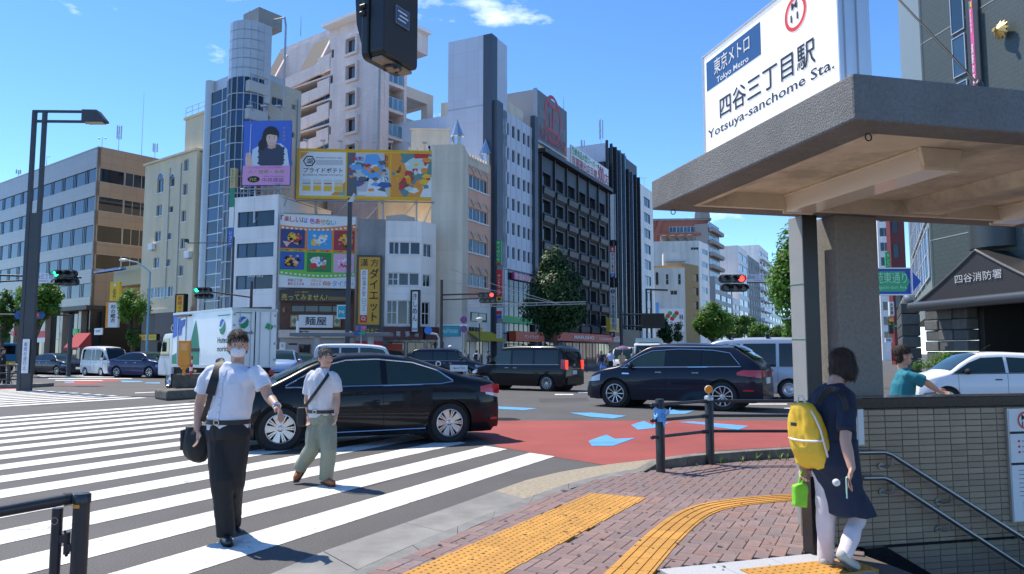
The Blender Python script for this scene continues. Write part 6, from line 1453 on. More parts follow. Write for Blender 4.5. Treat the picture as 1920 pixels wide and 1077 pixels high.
s=Sign('shop_sign','small dark green road sign by the stone pillars',1675,607,1691,616,60,95,P_('dark green sign',(.0,.16,.09)),None,.1);s.t('四谷四丁目',.1,.25,.9,.75,M_WHITE)
s=Sign('notice_board','blue and white framed notice board beside stone pillars',1702,607,1717,642,50,105,P_('grey board',(.3,.28,.27)),None,.1,'notice board');s.b(.08,.08,.92,.6,M_TEAL)
s=Sign('banner','small red street banner beyond the cyclist',1671,655,1681,677,45,100,M_RED,None,.03,'banner');s.t(vert('大'),.2,.3,.8,.7,M_WHITE)
# ================================================================== VEHICLES
def pchip(P):
 xs=[p[0]for p in P];ys=[p[1]for p in P];n=len(P)
 d=[(ys[i+1]-ys[i])/(xs[i+1]-xs[i])for i in range(n-1)];m=[d[0]]+[0 if d[i-1]*d[i]<=0 else 2*d[i-1]*d[i]/(d[i-1]+d[i])for i in range(1,n-1)]+[d[-1]]
 def fn(x):
  if x<=xs[0]:return ys[0]
  if x>=xs[-1]:return ys[-1]
  i=max(k for k in range(n-1)if xs[k]<=x);h=xs[i+1]-xs[i];t=(x-xs[i])/h
  return(1+2*t)*(1-t)**2*ys[i]+t*(1-t)**2*h*m[i]+t*t*(3-2*t)*ys[i+1]+t*t*(t-1)*h*m[i+1]
 return fn
def lin(P):
 def fn(x):
  if x<=P[0][0]:return P[0][1]
  for a,b in zip(P,P[1:]):
   if x<=b[0]:return a[1]+(b[1]-a[1])*(x-a[0])/(b[0]-a[0])
  return P[-1][1]
 return fn
def paint(name,col,metal=.0):return M(name,col,.3,metal,coat=.38,spec=.15)
M_TYRE=M('tyre rubber',(.018,.018,.019),.85,bump=.2);M_RIMS=M('alloy rim',(.55,.56,.58),.28,.85);M_CHROME=M('chrome trim',(.75,.76,.78),.08,1.0)
M_CARGL=M('car window glass',(.006,.009,.009),.04,spec=.5);M_CARGL2=M('green car glass',(.018,.036,.030),.05,spec=.55);M_UNDER=M('underbody black',(.01,.01,.01),.8)
M_TAIL=M('tail lamp red',(.45,.01,.012),.12,coat=.8);M_TAILW=M('clear lamp',(.6,.6,.62),.1,coat=.8);M_HEAD=M('headlamp glass',(.30,.32,.34),.1,.4,coat=.6);M_SEAM=M('panel gap',(.004,.004,.004),.7);M_PLATE=M('number plate',(.72,.73,.70),.5);M_LIT=M('lit brake lamp',(1,.05,.03),.3,emit=.7)
_wheels={}
def wheel(parent,x,y,side,Rr,style,wd=.21):
 k=(Rr,style,wd)
 if k not in _wheels:
  r1=Rr*.69;h=wd/2
  mt=MB().lathe([(r1*.98,-h*.85),(Rr*.93,-h),(Rr,-h*.6),(Rr,h*.6),(Rr*.93,h),(r1*.98,h*.85),(r1*.9,h*.5),(r1*.9,-h*.5)],36,(0,0,0),'y',0,False).mesh('tyre',[M_TYRE],True,35)
  mb=MB();n,spoke,dbl={'five':(5,.30,1),'ten':(14,.055,0),'star':(10,.09,0),'steel':(0,0,0),'seven':(7,.12,0)}[style]
  mb.lathe([(r1*.985,h*.84),(r1*.985,h*.95),(r1*.93,h*.97),(r1*.90,h*.80),(r1*.90,-.02)],36,(0,0,0),'y',0,False)
  mb.lathe([(r1*.9,-.03),(r1*.2,-.01)],24,(0,0,0),'y',1,False);mb.lathe([(r1*.22,0),(r1*.22,h*.72),(r1*.12,h*.8)],16,(0,0,0),'y')
  if style=='steel':mb.lathe([(r1*.92,h*.5),(r1*.7,h*.75),(r1*.5,h*.6),(r1*.1,h*.85)],24,(0,0,0),'y')
  for i in range(n):
   a=2*math.pi*i/n
   def pt(r,w_,y_):return(r*math.cos(a)-w_*math.sin(a),y_,r*math.sin(a)+w_*math.cos(a))
   wi,wo=r1*spoke*.38,r1*spoke*(.9 if dbl else .55)
   if dbl:wi,wo=r1*.10,r1*.26
   vs=[pt(r1*.18,-wi,h*.72),pt(r1*.18,wi,h*.72),pt(r1*.93,wo,h*.86),pt(r1*.93,-wo,h*.86),pt(r1*.18,-wi,h*.4),pt(r1*.18,wi,h*.4),pt(r1*.93,wo,h*.5),pt(r1*.93,-wo,h*.5)]
   mb.add(vs,[(0,1,2,3),(7,6,5,4),(0,4,5,1),(1,5,6,2),(2,6,7,3),(3,7,4,0)])
   if dbl:
    for q in(-1,1):
     a2=a+math.pi/n+q*.09;
     def p2(r,w_,y_):return(r*math.cos(a2)-w_*math.sin(a2),y_,r*math.sin(a2)+w_*math.cos(a2))
     vs=[p2(r1*.2,-.008,h*.7),p2(r1*.2,.008,h*.7),p2(r1*.93,.012,h*.8),p2(r1*.93,-.012,h*.8)];mb.add(vs,[(0,1,2,3)])
  mr=mb.mesh('rim',[M_RIMS,M_UNDER]);_wheels[k]=(mt,mr)
 mt,mr=_wheels[k]
 t=link('wheel',mt,parent,(x,y,Rr));t.data=mt
 r=link('rim',mr,t,(0,0,0))
 if side<0:t.rotation_euler=(0,0,math.pi)
 return t
class Car:
 """x forward, y left, z up; origin on the ground between the axles"""
 def __init__(s,name,label,cat,top,belt,W,wr,zb,xw,Rr,mat,rim='five',taper=(.5,.82,.4,.85),loc=(0,0,0),rz=0,group='vehicles at the crossing',Ra=None,crown=.04,lower=None,wd=.21):
  s.top=pchip(top);s.belt=pchip(belt)if len(belt)>2 else lin(belt);s.W=W;s.wr=wr;s.zb=zb;s.x0,s.x1=top[0][0],top[-1][0];s.zr=max(p[1]for p in top);s.tp=taper;s.crown=crown
  s.root=thing(name,label,cat,loc,rz,group);s.mat=mat;Ra=Ra or Rr+.055;s.R=Rr
  xs=set()
  N=46
  for i in range(N+1):xs.add(round(s.x0+(s.x1-s.x0)*i/N,4))
  for p in top:xs.add(round(p[0],4))
  for q in(.02,.05,.1,.17):xs.add(round(s.x0+q,4));xs.add(round(s.x1-q,4))
  for w_ in xw:
   for a in range(0,181,15):xs.add(round(w_+Ra*math.cos(R(a)),4))
  xs=[x for x in sorted(xs)if s.x0-1e-6<=x<=s.x1+1e-6]
  xs=[xs[0]]+[b for a,b in zip(xs,xs[1:])if b-a>.008]
  mb=MB();rings=[]
  for x in xs:
   zt=s.top(x);bl=min(s.belt(x),zt-.10);zbm=zb+(.06 if x<s.x0+.12 or x>s.x1-.1 else 0)
   for w_ in xw:
    if abs(x-w_)<Ra:zbm=max(zbm,Rr+math.sqrt(max(0,Ra*Ra-(x-w_)**2)))
   zbm=min(zbm,bl-.05);pts=[]
   pts.append((s.ys(x,zbm)*.93,zbm))
   for f_ in(0,.08,.2,.36,.54,.72,.88,1):z=zbm+(bl-zbm)*f_;pts.append((s.ys(x,z),z))
   ze=max(bl+.02,zt-.075)
   for f_ in(.35,.7,1):z=bl+(ze-bl)*f_;pts.append((s.ys(x,z),z))
   ye=s.ys(x,ze);pts+=[(ye-.018,zt-.045),(ye-.055,zt-.018),(ye*.86,zt),(ye*.5,zt+crown*.6),(0,zt+crown*.8)]
   ring_=[(x,y,z)for y,z in pts]+[(x,-y,z)for y,z in reversed(pts[:-1])];rings.append(len(mb.v));mb.v+=ring_
  K=len(ring_)
  for a,b in zip(rings,rings[1:]):
   for j in range(K):mb.f.append((a+j,a+(j+1)%K,b+(j+1)%K,b+j));mb.m.append(0)
  mb.f.append(tuple(rings[0]+j for j in range(K)));mb.m.append(0);mb.f.append(tuple(rings[-1]+j for j in range(K-1,-1,-1)));mb.m.append(0)
  s.body=mb.put('body',mat,s.root,smooth=True,angle=38)
  mb=MB();mb.box(s.x0+.25,-W*.72,zb-.02,s.x1-.25,W*.72,zb+.35);mb.put('underbody',M_UNDER,s.root)
  for w_ in xw:
   for sd in(1,-1):wheel(s.root,w_,sd*(W-wd/2-.02),sd,Rr,rim,wd)
   mb=MB();mb.lathe([(Ra-.01,-W*.9),(Ra-.01,W*.9)],24,(w_,0,Rr),'y');mb.put('wheel_well',M_UNDER,s.root)
 def plan(s,x):
  lr,ar,lf,af=s.tp;q=1
  if x<s.x0+lr:t=1-(x-s.x0)/lr;q=1-(1-ar)*t**2.4
  if x>s.x1-lf:t=1-(s.x1-x)/lf;q=1-(1-af)*t**2.4
  return q
 def ys(s,x,z):
  w_=s.W*s.plan(x);bl=s.belt(x)
  if z<=bl:
   t=(z-s.zb)/max(.05,bl-s.zb);return w_*(1-.06*(t-.55)**2/.3-(.02 if t<.12 else 0))
  t=min(1,(z-bl)/max(.1,s.zr-bl));y0=w_*(1-.06*.2025/.3);return y0+(s.wr*s.plan(x)**.5-y0)*(t*.8+.2*t*t)
 def strip(s,name,lo,hi,mat,off=.008,n=10,sides=(1,-1),rows=3,parent=None,thick=0):
  """a panel on the flank between two (x,z) polylines"""
  flo,fhi=lin(lo),lin(hi);x0,x1=max(lo[0][0],hi[0][0]),min(lo[-1][0],hi[-1][0]);out=[]
  for sd in sides:
   mb=MB()
   xs=sorted({x0+(x1-x0)*i/n for i in range(n+1)}|{p[0]for p in lo+hi if x0<p[0]<x1})
   for x in xs:
    for j in range(rows+1):z=flo(x)+(fhi(x)-flo(x))*j/rows;mb.v.append((x,sd*(s.ys(x,z)+off),z))
   for i in range(len(xs)-1):
    for j in range(rows):a=i*(rows+1)+j;mb.f.append((a,a+1,a+rows+2,a+rows+1));mb.m.append(0)
   out.append(mb.put(name,mat,parent or s.root,smooth=True))
  return out
 def line(s,pts,r,mat,name='trim',off=.006,sides=(1,-1)):
  for sd in sides:
   Q=[]
   for a,b in zip(pts,pts[1:]):
    for k in range(4):t=k/4;x=a[0]+(b[0]-a[0])*t;z=a[1]+(b[1]-a[1])*t;Q.append((x,sd*(s.ys(x,z)+off),z))
   x,z=pts[-1];Q.append((x,sd*(s.ys(x,z)+off),z));MB().tube(Q,r,6).put(name,mat,s.root,smooth=True)
 def glass_top(s,name,x0,x1,mat,f0=.86,f1=.86,off=.010,n=8):
  mb=MB();M_=8;xs=[x0+(x1-x0)*i/n for i in range(n+1)]
  for i,x in enumerate(xs):
   z=s.top(x);dz=(s.top(x+.01)-s.top(x-.01))/.02;nl=math.sqrt(1+dz*dz);ff=f0+(f1-f0)*i/n;ye=s.ys(x,max(s.belt(x),z-.075))
   for j in range(M_+1):
    y=ye*ff*(2*j/M_-1);q=abs(y)/max(.01,ye);zz=z+(s.crown*.8*(1-q*q)if q<.9 else 0)-(.0 if q<.86 else(q-.86)*.4)
    mb.v.append((x-dz/nl*off,y,zz+off/nl))
  for i in range(n):
   for j in range(M_):a=i*(M_+1)+j;mb.f.append((a,a+1,a+M_+2,a+M_+1));mb.m.append(0)
  return mb.put(name,mat,s.root,smooth=True)
 def end(s,name,rear,y0,y1,z0,z1,mat,d=.02,bevel=.008,parent=None,slope=0):
  x=s.x0 if rear else s.x1;sg=-1 if rear else 1
  mb=MB().prism([(x-sg*.06,z0),(x+sg*d,z0),(x+sg*d-sg*slope,z1),(x-sg*.06-sg*slope,z1)],y0,y1,'y');return mb.put(name,mat,parent or s.root,bevel=bevel)
 def mirrors(s,x,z,mat):
  for sd in(1,-1):
   y=s.ys(x,z);mb=MB();mb.ball((x,sd*(y+.12),z+.03),.1,8,0,(.75,1.1,.8));mb.put('mirror',mat,s.root,smooth=True)
 def seams(s,xs,z0,z1=None,mat=None):
  for x in xs:s.line([(x,z0),(x+.01,(z0+(z1 or s.belt(x)))/2),(x,z1 or s.belt(x))],.0035,M_SEAM,'door_gap',.0015)
 def handles(s,xs,z,mat):
  for x in xs:
   for sd in(1,-1):MB().box(x-.085,0,-.014,x+.085,.022,.014).put('door_handle',mat,s.root,(0,sd*s.ys(x,z)-(.022 if sd<0 else 0)+(.004*sd),z),bevel=.008)
def place(front,rear,W,left=True):
 """centre and heading from the two wheel contact points on the visible flank"""
 f_,r_=Vector((front[0],front[1],0)),Vector((rear[0],rear[1],0));h=(f_-r_).normalized();nl=Vector((-h.y,h.x,0))
 c=(f_+r_)/2-nl*(W-.1)*(1 if left else-1);return(c.x,c.y,0),math.atan2(h.y,h.x),(f_-r_).length
 # ---- black sedan in the foreground
loc,rz,wb=place((-3.59,11.7),(-1.07,12.73),.89)
BLK=paint('black car paint',(.006,.007,.010));NAV=paint('navy car paint',(.008,.014,.035))
h=wb/2
c=Car('black_sedan','shiny black sedan crossing the zebra crossing in the foreground','car',[(-2.29,.62),(-2.27,.93),(-2.14,1.035),(-1.75,1.09),(-1.35,1.20),(-.75,1.40),(-.15,1.475),(.35,1.465),(.85,1.33),(1.35,1.09),(1.55,1.0),(1.95,.90),(2.18,.78),(2.28,.55)],[(-2.29,.90),(-1.4,.985),(.0,.95),(1.5,.88),(2.28,.66)],.89,.60,.17,(-h,h),.335,BLK,'five',(.55,.80,.75,.70),loc,rz)
gl_lo=[(-1.38,1.02),(-1.2,.995),(-.2,.985),(.8,.975),(1.28,.97)];gl_hi=[(-1.38,1.04),(-1.15,1.22),(-.75,1.345),(-.15,1.40),(.35,1.385),(.75,1.27),(1.28,.985)]
def cut(P,a,b):
 f_=lin(P);return[(a,f_(a))]+[p for p in P if a<p[0]<b]+[(b,f_(b))]
for a,b,m in((-1.38,-.30,M_CARGL2),(-.20,.92,M_CARGL2),(.96,1.26,M_CARGL)):c.strip('side_window',cut(gl_lo,a,b),cut(gl_hi,a,b),m)
c.line([(-1.42,1.035)]+gl_hi[1:5]+[(.75,1.285),(1.3,.985)],.012,M_CHROME,'window_trim',.008);c.line([(-1.42,1.02),(-1.2,.985),(-.2,.972),(.8,.962),(1.3,.962)],.011,M_CHROME,'window_trim',.010)
c.line([(-.95,.255),(.9,.235)],.014,M_CHROME,'sill_trim',.006);c.strip('sill',[(-1.0,.18),(.98,.18)],[(-1.0,.235),(.98,.225)],BLK,.03)
c.glass_top('windscreen',.47,1.42,M_CARGL2,.84,.86);c.glass_top('rear_window',-1.62,-.66,M_CARGL,.84,.82)
c.seams((-1.05,-.24,1.05),.27,.955);c.handles((-.95+.15,.12),.86,BLK);c.mirrors(.98,.99,BLK)
c.strip('tail_lamp',[(-2.275,.80),(-1.9,.84)],[(-2.275,.965),(-2.12,.97),(-1.9,.93)],M_TAIL,.012,rows=4);c.strip('tail_lamp_clear',[(-2.27,.735),(-2.0,.80)],[(-2.27,.80),(-2.0,.835)],M_TAILW,.013)
c.end('rear_lamp',True,.45,.70,.80,.95,M_TAIL);c.end('rear_lamp',True,-.70,-.45,.80,.95,M_TAIL);c.end('rear_plate',True,-.17,.17,.62,.78,M_PLATE,.01)
c.strip('headlamp',[(1.85,.66),(2.22,.60)],[(1.85,.80),(2.22,.70)],M_HEAD,.012);c.end('grille',False,-.35,.35,.35,.55,M_UNDER,.01);c.strip('rear_reflector',[(-2.25,.36),(-2.1,.36)],[(-2.25,.40),(-2.1,.40)],M_TAIL,.01)
c.glass_top('boot_spoiler',-2.15,-2.05,BLK,.8,.8,.03,2)
# ---- black minivan
loc,rz,wb=place((-1.06,31.0),(1.38,29.4),.85);h=wb/2
def minivan(name,label,loc,rz,mat,wbh,Hh,L0,L1,W,gl1,rack=False,rim='ten',slope=.55,hood=.85,group='vehicles at the crossing',Rr=.32):
 nose=[(L1-hood,1.06),(L1-.35,.92),(L1-.08,.76),(L1,.5)]if hood>.4 else[(L1-hood,1.0),(L1-hood*.35,.78),(L1,.5)]
 c=Car(name,label,'van',[(L0,.55),(L0+.02,1.0),(L0+.14,Hh-.22),(L0+.28,Hh-.06),(L0+.6,Hh),(-.2,Hh+.01),(min(.75,L1-hood-slope-.25),Hh-.04),(L1-hood-slope,Hh-(.33 if hood>.4 else .15))]+nose,[(L0,1.02),(.3,1.02),(L1-hood,.97),(L1,.7)],W,W*.86,.2,(-wbh,wbh),Rr,mat,rim,(.18,.90,.55,.76),loc,rz,group)
 zt=Hh-.17;xf=L1-hood-.05
 lo=[(L0+.22,1.06),(xf,1.04)];hi=[(L0+.30,zt),(.75,zt-.01),(xf-slope-.05,zt-.12),(xf,1.10)]
 for a,b,m in((L0+.30,L0+1.35,M_CARGL),(L0+1.45,.12,M_CARGL),(.22,xf-.38,gl1),(xf-.34,xf,gl1)):c.strip('side_window',cut(lo,a,b),cut(hi,a,b),m)
 c.line([(L0+.25,1.045),(xf,1.025)],.012,M_CHROME,'window_trim',.008);c.glass_top('windscreen',L1-hood-slope-.12,L1-hood+.02,gl1,.85,.88);c.end('rear_window',True,-W*.72,W*.72,1.1,Hh-.22,M_CARGL,-.02,.01,slope=.10)
 c.seams((L0+1.40,.17,xf-.36),.28,1.0);c.handles((.0,.38),.90,M_CHROME);c.mirrors(xf-.30,1.08,mat)
 c.strip('tail_lamp',[(L0+.012,.86),(L0+.20,.90)],[(L0+.012,1.24),(L0+.17,1.25)],M_TAIL,.012,rows=4);c.end('rear_lamp',True,W*.66,W*.86,.86,1.22,M_LIT,.012);c.end('rear_lamp',True,-W*.86,-W*.66,.86,1.22,M_LIT,.012)
 c.end('rear_plate',True,-.17,.17,.66,.82,M_PLATE,.012);c.end('rear_trim',True,-.4,.4,.86,.90,M_CHROME,.015);c.end('rear_emblem',True,-.05,.05,.98,1.08,M_CHROME,.012);c.end('rear_bumper',True,-W*.8,W*.8,.25,.55,mat,.05,.03)
 c.strip('headlamp',[(L1-.45,.68),(L1-.06,.64)],[(L1-.45,.84),(L1-.06,.72)],M_HEAD,.012);c.end('grille',False,-W*.45,W*.45,.4,.62,M_UNDER,.01)
 if rack:
  for x in(L0+1.7,.55):MB().tube([(x,-W*.8,Hh+.10),(x,W*.8,Hh+.10)],.02,8).put('roof_bar',M_UNDER,c.root);[MB().box(x-.05,q*W*.78-.03,Hh-.03,x+.05,q*W*.78+.03,Hh+.1).put('bar_foot',M_UNDER,c.root)for q in(-1,1)]
 return c
c=minivan('black_minivan','black minivan with roof bars and red tail lamps in mid crossing',loc,rz,BLK,h,1.77,-2.28,2.3,.85,M_CARGL2,True)
# ---- dark SUV
loc,rz,wb=place((2.88,20.9),(5.46,19.5),.96);h=wb/2;SUVP=paint('midnight car paint',(.006,.010,.024))
c=Car('dark_suv','dark blue-black sport utility car turning left in front of silver van','car',[(-2.46,.62),(-2.44,1.05),(-2.28,1.28),(-1.95,1.52),(-1.75,1.64),(-1.3,1.70),(-.3,1.745),(.45,1.70),(1.0,1.42),(1.35,1.17),(1.85,1.06),(2.2,.90),(2.34,.70),(2.38,.55)],[(-2.46,1.08),(-1.0,1.10),(1.3,1.04),(2.38,.72)],.96,.66,.23,(-h,h),.385,SUVP,'star',(.5,.84,.65,.74),loc,rz,wd=.26)
lo=[(-1.88,1.16),(1.22,1.12)];hi=[(-1.88,1.20),(-1.65,1.50),(-1.2,1.57),(-.3,1.60),(.45,1.55),(.85,1.38),(1.22,1.13)]
for a,b,m in((-1.86,-.98,M_CARGL),(-.92,-.02,M_CARGL),(.06,1.2,M_CARGL2)):c.strip('side_window',cut(lo,a,b),cut(hi,a,b),m)
c.line([(-1.95,1.15),(1.3,1.10)],.013,M_CHROME,'window_trim',.01);c.line([(-1.92,1.19)]+hi[1:],.012,M_CHROME,'window_trim',.008);c.strip('roof_rail',[(-1.75,1.645),(.3,1.665)],[(-1.75,1.665),(.3,1.685)],M_RIMS,.01)
c.glass_top('windscreen',.52,1.33,M_CARGL2,.85,.87);c.glass_top('rear_window',-2.24,-1.83,M_CARGL,.82,.8);c.seams((-.95,.02,1.12),.34,1.06);c.handles((-.78,.22),.98,M_CHROME);c.mirrors(.98,1.12,SUVP)
c.strip('tail_lamp',[(-2.44,.86),(-1.85,.93)],[(-2.44,1.06),(-2.0,1.06),(-1.85,1.0)],M_TAIL,.014,rows=4);c.end('rear_lamp',True,.5,.78,.88,1.04,M_TAIL);c.end('rear_lamp',True,-.78,-.5,.88,1.04,M_TAIL);c.end('rear_plate',True,-.25,.25,.70,.86,M_PLATE,.012)
c.strip('headlamp',[(1.9,.74),(2.28,.70)],[(1.9,.92),(2.28,.80)],M_HEAD,.012);c.strip('rear_reflector',[(-2.25,.52),(-2.0,.52)],[(-2.25,.56),(-2.0,.56)],M_TAIL,.01);c.strip('side_vent',[(1.05,.92),(1.25,.92)],[(1.05,.95),(1.25,.96)],M_CHROME,.01)
c.glass_top('roof_spoiler',-1.98,-1.55,SUVP,.8,.82,.035,4);c.line([(-2.2,.40),(-h-.48,.42)],.02,M_UNDER,'cladding',.004)
# ---- silver van behind the SUV
SIL=paint('silver car paint',(.42,.45,.50),.35);WHT=paint('white car paint',(.70,.71,.72))
a=AT(1300,700,25.5);b=AT(1475,700,24.0)
loc,rz,wb=place((a.x,a.y),(b.x+.6,b.y),.85);c=minivan('silver_van','silver long-roof van with roof bars half hidden behind the dark utility car',loc,rz,SIL,1.28,1.98,-2.35,2.35,.85,M_CARGL2,True,'steel',.35,.45)
# ---- box truck
tc_=AT(434,640,27.0);az=-45;fwd=hv(az);
t=thing('box_truck','white box truck with green and blue leaf markings driving off to the left','truck',(tc_.x,tc_.y,0),R(90-az),'vehicles at the crossing')
M_TRB=M('truck box white',(.80,.83,.84),.35,var=.04,scale=1.5,coat=.2);LB,WB,HB,ZB=5.5,1.75,3.12,.98
MB().box(0,-WB,ZB,LB,0,HB).put('cargo_box',M_TRB,t,bevel=.03)
mb=MB();mb.box(-.02,-WB-.02,HB-.09,LB,-WB+.05,HB+.02);mb.box(-.03,-WB,HB-.08,.05,0,HB+.015);mb.box(0,-.04,HB-.07,LB,.02,HB+.02);mb.box(0,-.03,ZB-.05,LB,.015,ZB+.06);mb.put('box_rail',M('truck rail',(.50,.54,.56),.4,.5),t)
MB().box(-.035,-WB*.5-.012,ZB+.05,-.002,-WB*.5+.012,HB-.1).put('door_gap',M_SEAM,t)
for y in(-.06,-WB+.06):
 for z in(1.25,1.85,2.5,2.9):MB().box(-.05,y-.05,z-.04,-.005,y+.05,z+.04).put('door_hinge',M_STEEL,t)
for y in(-WB*.5+.18,-WB*.5-.18,-.28,-WB+.28):MB().tube([(-.045,y,ZB+.05),(-.045,y,HB-.1)],.015,6).put('lock_bar',M_STEEL,t)
fT=Face(Vector((tc_.x,tc_.y,0))+fwd*LB,-fwd,t)
fRr=Face(Vector((tc_.x,tc_.y,0)),hv(az+90),t)
M_TG=P_('truck green',(.01,.26,.13));M_TB=P_('truck blue',(.04,.14,.55))
def leafmark(F_,cx_,cz_,r,y=-.008):
 F_.prism('emblem_blue',[(cx_-r*.95,cz_+r*.1),(cx_-r*.75,cz_+r*.85),(cx_-r*.1,cz_+r*1.15),(cx_+r*.55,cz_+r*.95),(cx_-r*.1,cz_+r*.55),(cx_-r*.55,cz_+r*.0)],y-.006,y,M_TB)
 F_.prism('emblem_green',[(cx_-r*.95,cz_-r*.2),(cx_-r*.35,cz_-r*.25),(cx_+r*.2,cz_+r*.1),(cx_+r*.75,cz_+r*.8),(cx_+r*.98,cz_+r*.2),(cx_+r*.8,cz_-r*.6),(cx_+r*.2,cz_-r*1.1),(cx_-r*.5,cz_-r*.95)],y-.012,y-.006,M_TG)
leafmark(fT,4.72,2.45,.26);fT.text('Hutech',(4.35,1.86,5.35,2.08),M_INK,-.012,bold=.01);fT.text('norin',(4.35,1.55,5.2,1.75),M_INK,-.012,bold=.01);fT.prism('green_line',[(4.3,2.86),(5.3,2.86),(5.3,2.9),(4.3,2.9)],-.012,-.006,M_TG)
fT.prism('sail_mark',[(1.55,1.02),(2.7,1.02),(2.72,1.6),(2.55,2.2),(2.3,2.78),(2.0,2.2),(1.7,1.5)],-.012,-.006,M_TG);fT.prism('sail_band',[(1.6,1.55),(2.75,1.55),(2.75,1.68),(1.6,1.68)],-.016,-.0125,M_INK)
fT.prism('blue_mark',[(.05,2.1),(.05,3.05),(1.3,3.05),(.75,2.85),(.55,2.2)],-.012,-.006,M_TB);fT.prism('green_mark',[(.05,1.05),(.6,1.05),(.5,1.5),(.05,1.4)],-.012,-.006,M_TG)
mb=MB();mb.box(.55,-.03,1.1,.6,-.002,2.95);mb.box(1.35,-.03,1.1,1.4,-.002,2.95);mb.box(.6,-.03,2.9,1.35,-.002,2.95);fT.put('side_door',mb,M_STEEL);fT.put('door_awning',MB().box(.5,-.12,2.95,1.9,-.002,3.02),M('brown trim',(.10,.06,.05),.5));fT.prism('door_mark',[(.65,2.2),(.7,2.8),(1.3,2.85),(1.2,2.6),(.95,2.5),(.9,2.2)],-.018,-.013,M_TB)
leafmark(fRr,.42,2.6,.2,-.03);fRr.text('Hutech',(.2,2.18,.8,2.32),M_INK,-.042);fRr.prism('green_line',[(.1,2.95),(.75,2.95),(.75,2.98),(.1,2.98)],-.04,-.034,M_TG)
fRr.prism('side_emblem',[(1.25,2.42),(1.5,2.35),(1.6,2.5),(1.35,2.62)],-.04,-.034,M_GREEN)
mb=MB();mb.box(.1,-WB+.15,.62,LB+1.6,-.15,.95);mb.put('chassis',M_UNDER,t);MB().box(-.25,-WB+.05,.45,-.05,-.05,.6).put('rear_bumper',M_STEEL,t)
for y in(-.32,-WB+.12):MB().box(-.12,y,.68,-.03,y+.2,.86).put('tail_lamp',M_TAIL,t);MB().box(-.2,y+.02,.42,-.12,y+.16,.5).put('indicator',M_ORANGE,t)
for x in(1.0,5.9):
 for y,sd in((-.16,1),(-WB+.16,-1)):wheel(t,x,y,sd,.38,'steel',.24)
mb=MB();mb.prism([(LB+.12,.55),(LB+1.62,.55),(LB+1.66,1.15),(LB+1.5,1.35),(LB+1.15,2.2),(LB+1.0,2.3),(LB+.12,2.32)],-WB+.04,-.04,'y');CABM=paint('cab white',(.62,.64,.66));mb.put('cab',CABM,t,bevel=.06)
for y in(-.038,-WB+.03):MB().prism([(LB+.42,1.38),(LB+1.38,1.38),(LB+1.08,2.08),(LB+.42,2.12)],y,y+.008,'y').put('side_window',M_CARGL2,t)
mb=MB();mb.add([(LB+1.5,-WB+.12,1.38),(LB+1.5,-.12,1.38),(LB+1.17,-.16,2.18),(LB+1.17,-WB+.16,2.18)],[(0,1,2,3)]);mb.put('windscreen',M_CARGL2,t)
MB().box(LB+1.2,.0,1.55,LB+1.28,.16,1.95).put('mirror',M_UNDER,t);MB().tube([(LB+1.25,-.05,2.0),(LB+1.24,.1,1.98)],.015,6).put('mirror_arm',M_UNDER,t)
for x in(1.6,3.0):MB().box(x,-.02,.75,x+.25,.0,.85).put('side_marker',M_ORANGE,t)
# ---- left street traffic, coming towards the crossing
def at_ground(px,Y):p=AT(px,YH,Y);return(p.x,p.y,0)
def simple_car(name,label,loc,rz,mat,L=4.6,Hh=1.45,W=.89,gl=None,group='cars waiting in the left street',rim='seven',suv=0):
 h=L*.295;k=L/4.6;z=suv
 c=Car(name,label,'car',[(-2.3*k,.6),(-2.27*k,.92+z),(-2.1*k,1.02+z),(-1.6*k,1.10+z),(-.9*k,Hh-.09),(-.2*k,Hh),(.3*k,Hh-.02),(.85*k,Hh-.17),(1.25*k,1.02+z),(1.9*k,.90+z),(2.2*k,.72),(2.3*k,.5)],[(-2.3*k,.93+z),(0,.93+z),(1.3*k,.88+z),(2.3*k,.64)],W,W*.68,.18,(-h,h),.32+z*.3,mat,rim,(.5,.82,.7,.72),loc,rz,group)
 lo=[(-1.5*k,1.0+z),(1.15*k,.96+z)];hi=[(-1.5*k,1.02+z),(-1.0*k,Hh-.2),(-.2*k,Hh-.08),(.35*k,Hh-.10),(.7*k,Hh-.2),(1.15*k,.97+z)]
 for a,b in((-1.48*k,-.32*k),(-.25*k,1.13*k)):c.strip('side_window',cut(lo,a,b),cut(hi,a,b),gl or M_CARGL)
 c.glass_top('windscreen',.40*k,1.2*k,gl or M_CARGL2,.85,.87);c.glass_top('rear_window',-1.5*k,-.85*k,M_CARGL,.83,.8);c.seams((-.28*k,1.0*k),.28,.92+z);c.handles((-.55*k,.2*k),.84+z,M_CHROME);c.mirrors(.95*k,.98+z,mat)
 c.line([(-1.55*k,.985+z),(1.2*k,.945+z)],.01,M_CHROME,'window_trim')
 for y in(-1,1):c.strip('headlamp',[(1.85*k,.62+z*.5),(2.24*k,.60+z*.5)],[(1.85*k,.76+z*.7),(2.24*k,.70+z*.5)],M_HEAD,.012,sides=(y,));c.end('headlamp_front',False,y*.70-.1,y*.70+.1,.60,.70,M_HEAD,.012)
 c.end('grille',False,-.38,.38,.38,.62,M_UNDER,.012);c.end('front_plate',False,-.17,.17,.40,.55,M_PLATE,.03);c.strip('tail_lamp',[(-2.28*k,.78+z),(-1.95*k,.82+z)],[(-2.28*k,.93+z),(-1.95*k,.92+z)],M_TAIL,.012)
 return c
hd=R(90-128)
simple_car('navy_sedan','dark navy saloon car leftmost of the waiting cars',at_ground(108,52),R(90-118),NAV,4.8,1.46)
simple_car('blue_crossover','dark blue crossover car between white van and box truck',at_ground(272,46),R(90-112),paint('dark blue car paint',(.012,.025,.09)),4.5,1.55,suv=.08)
simple_car('dark_wagon','dark car partly hidden behind the small white van',at_ground(244,56),R(90-122),NAV,4.5,1.5,group='cars waiting in the left street')
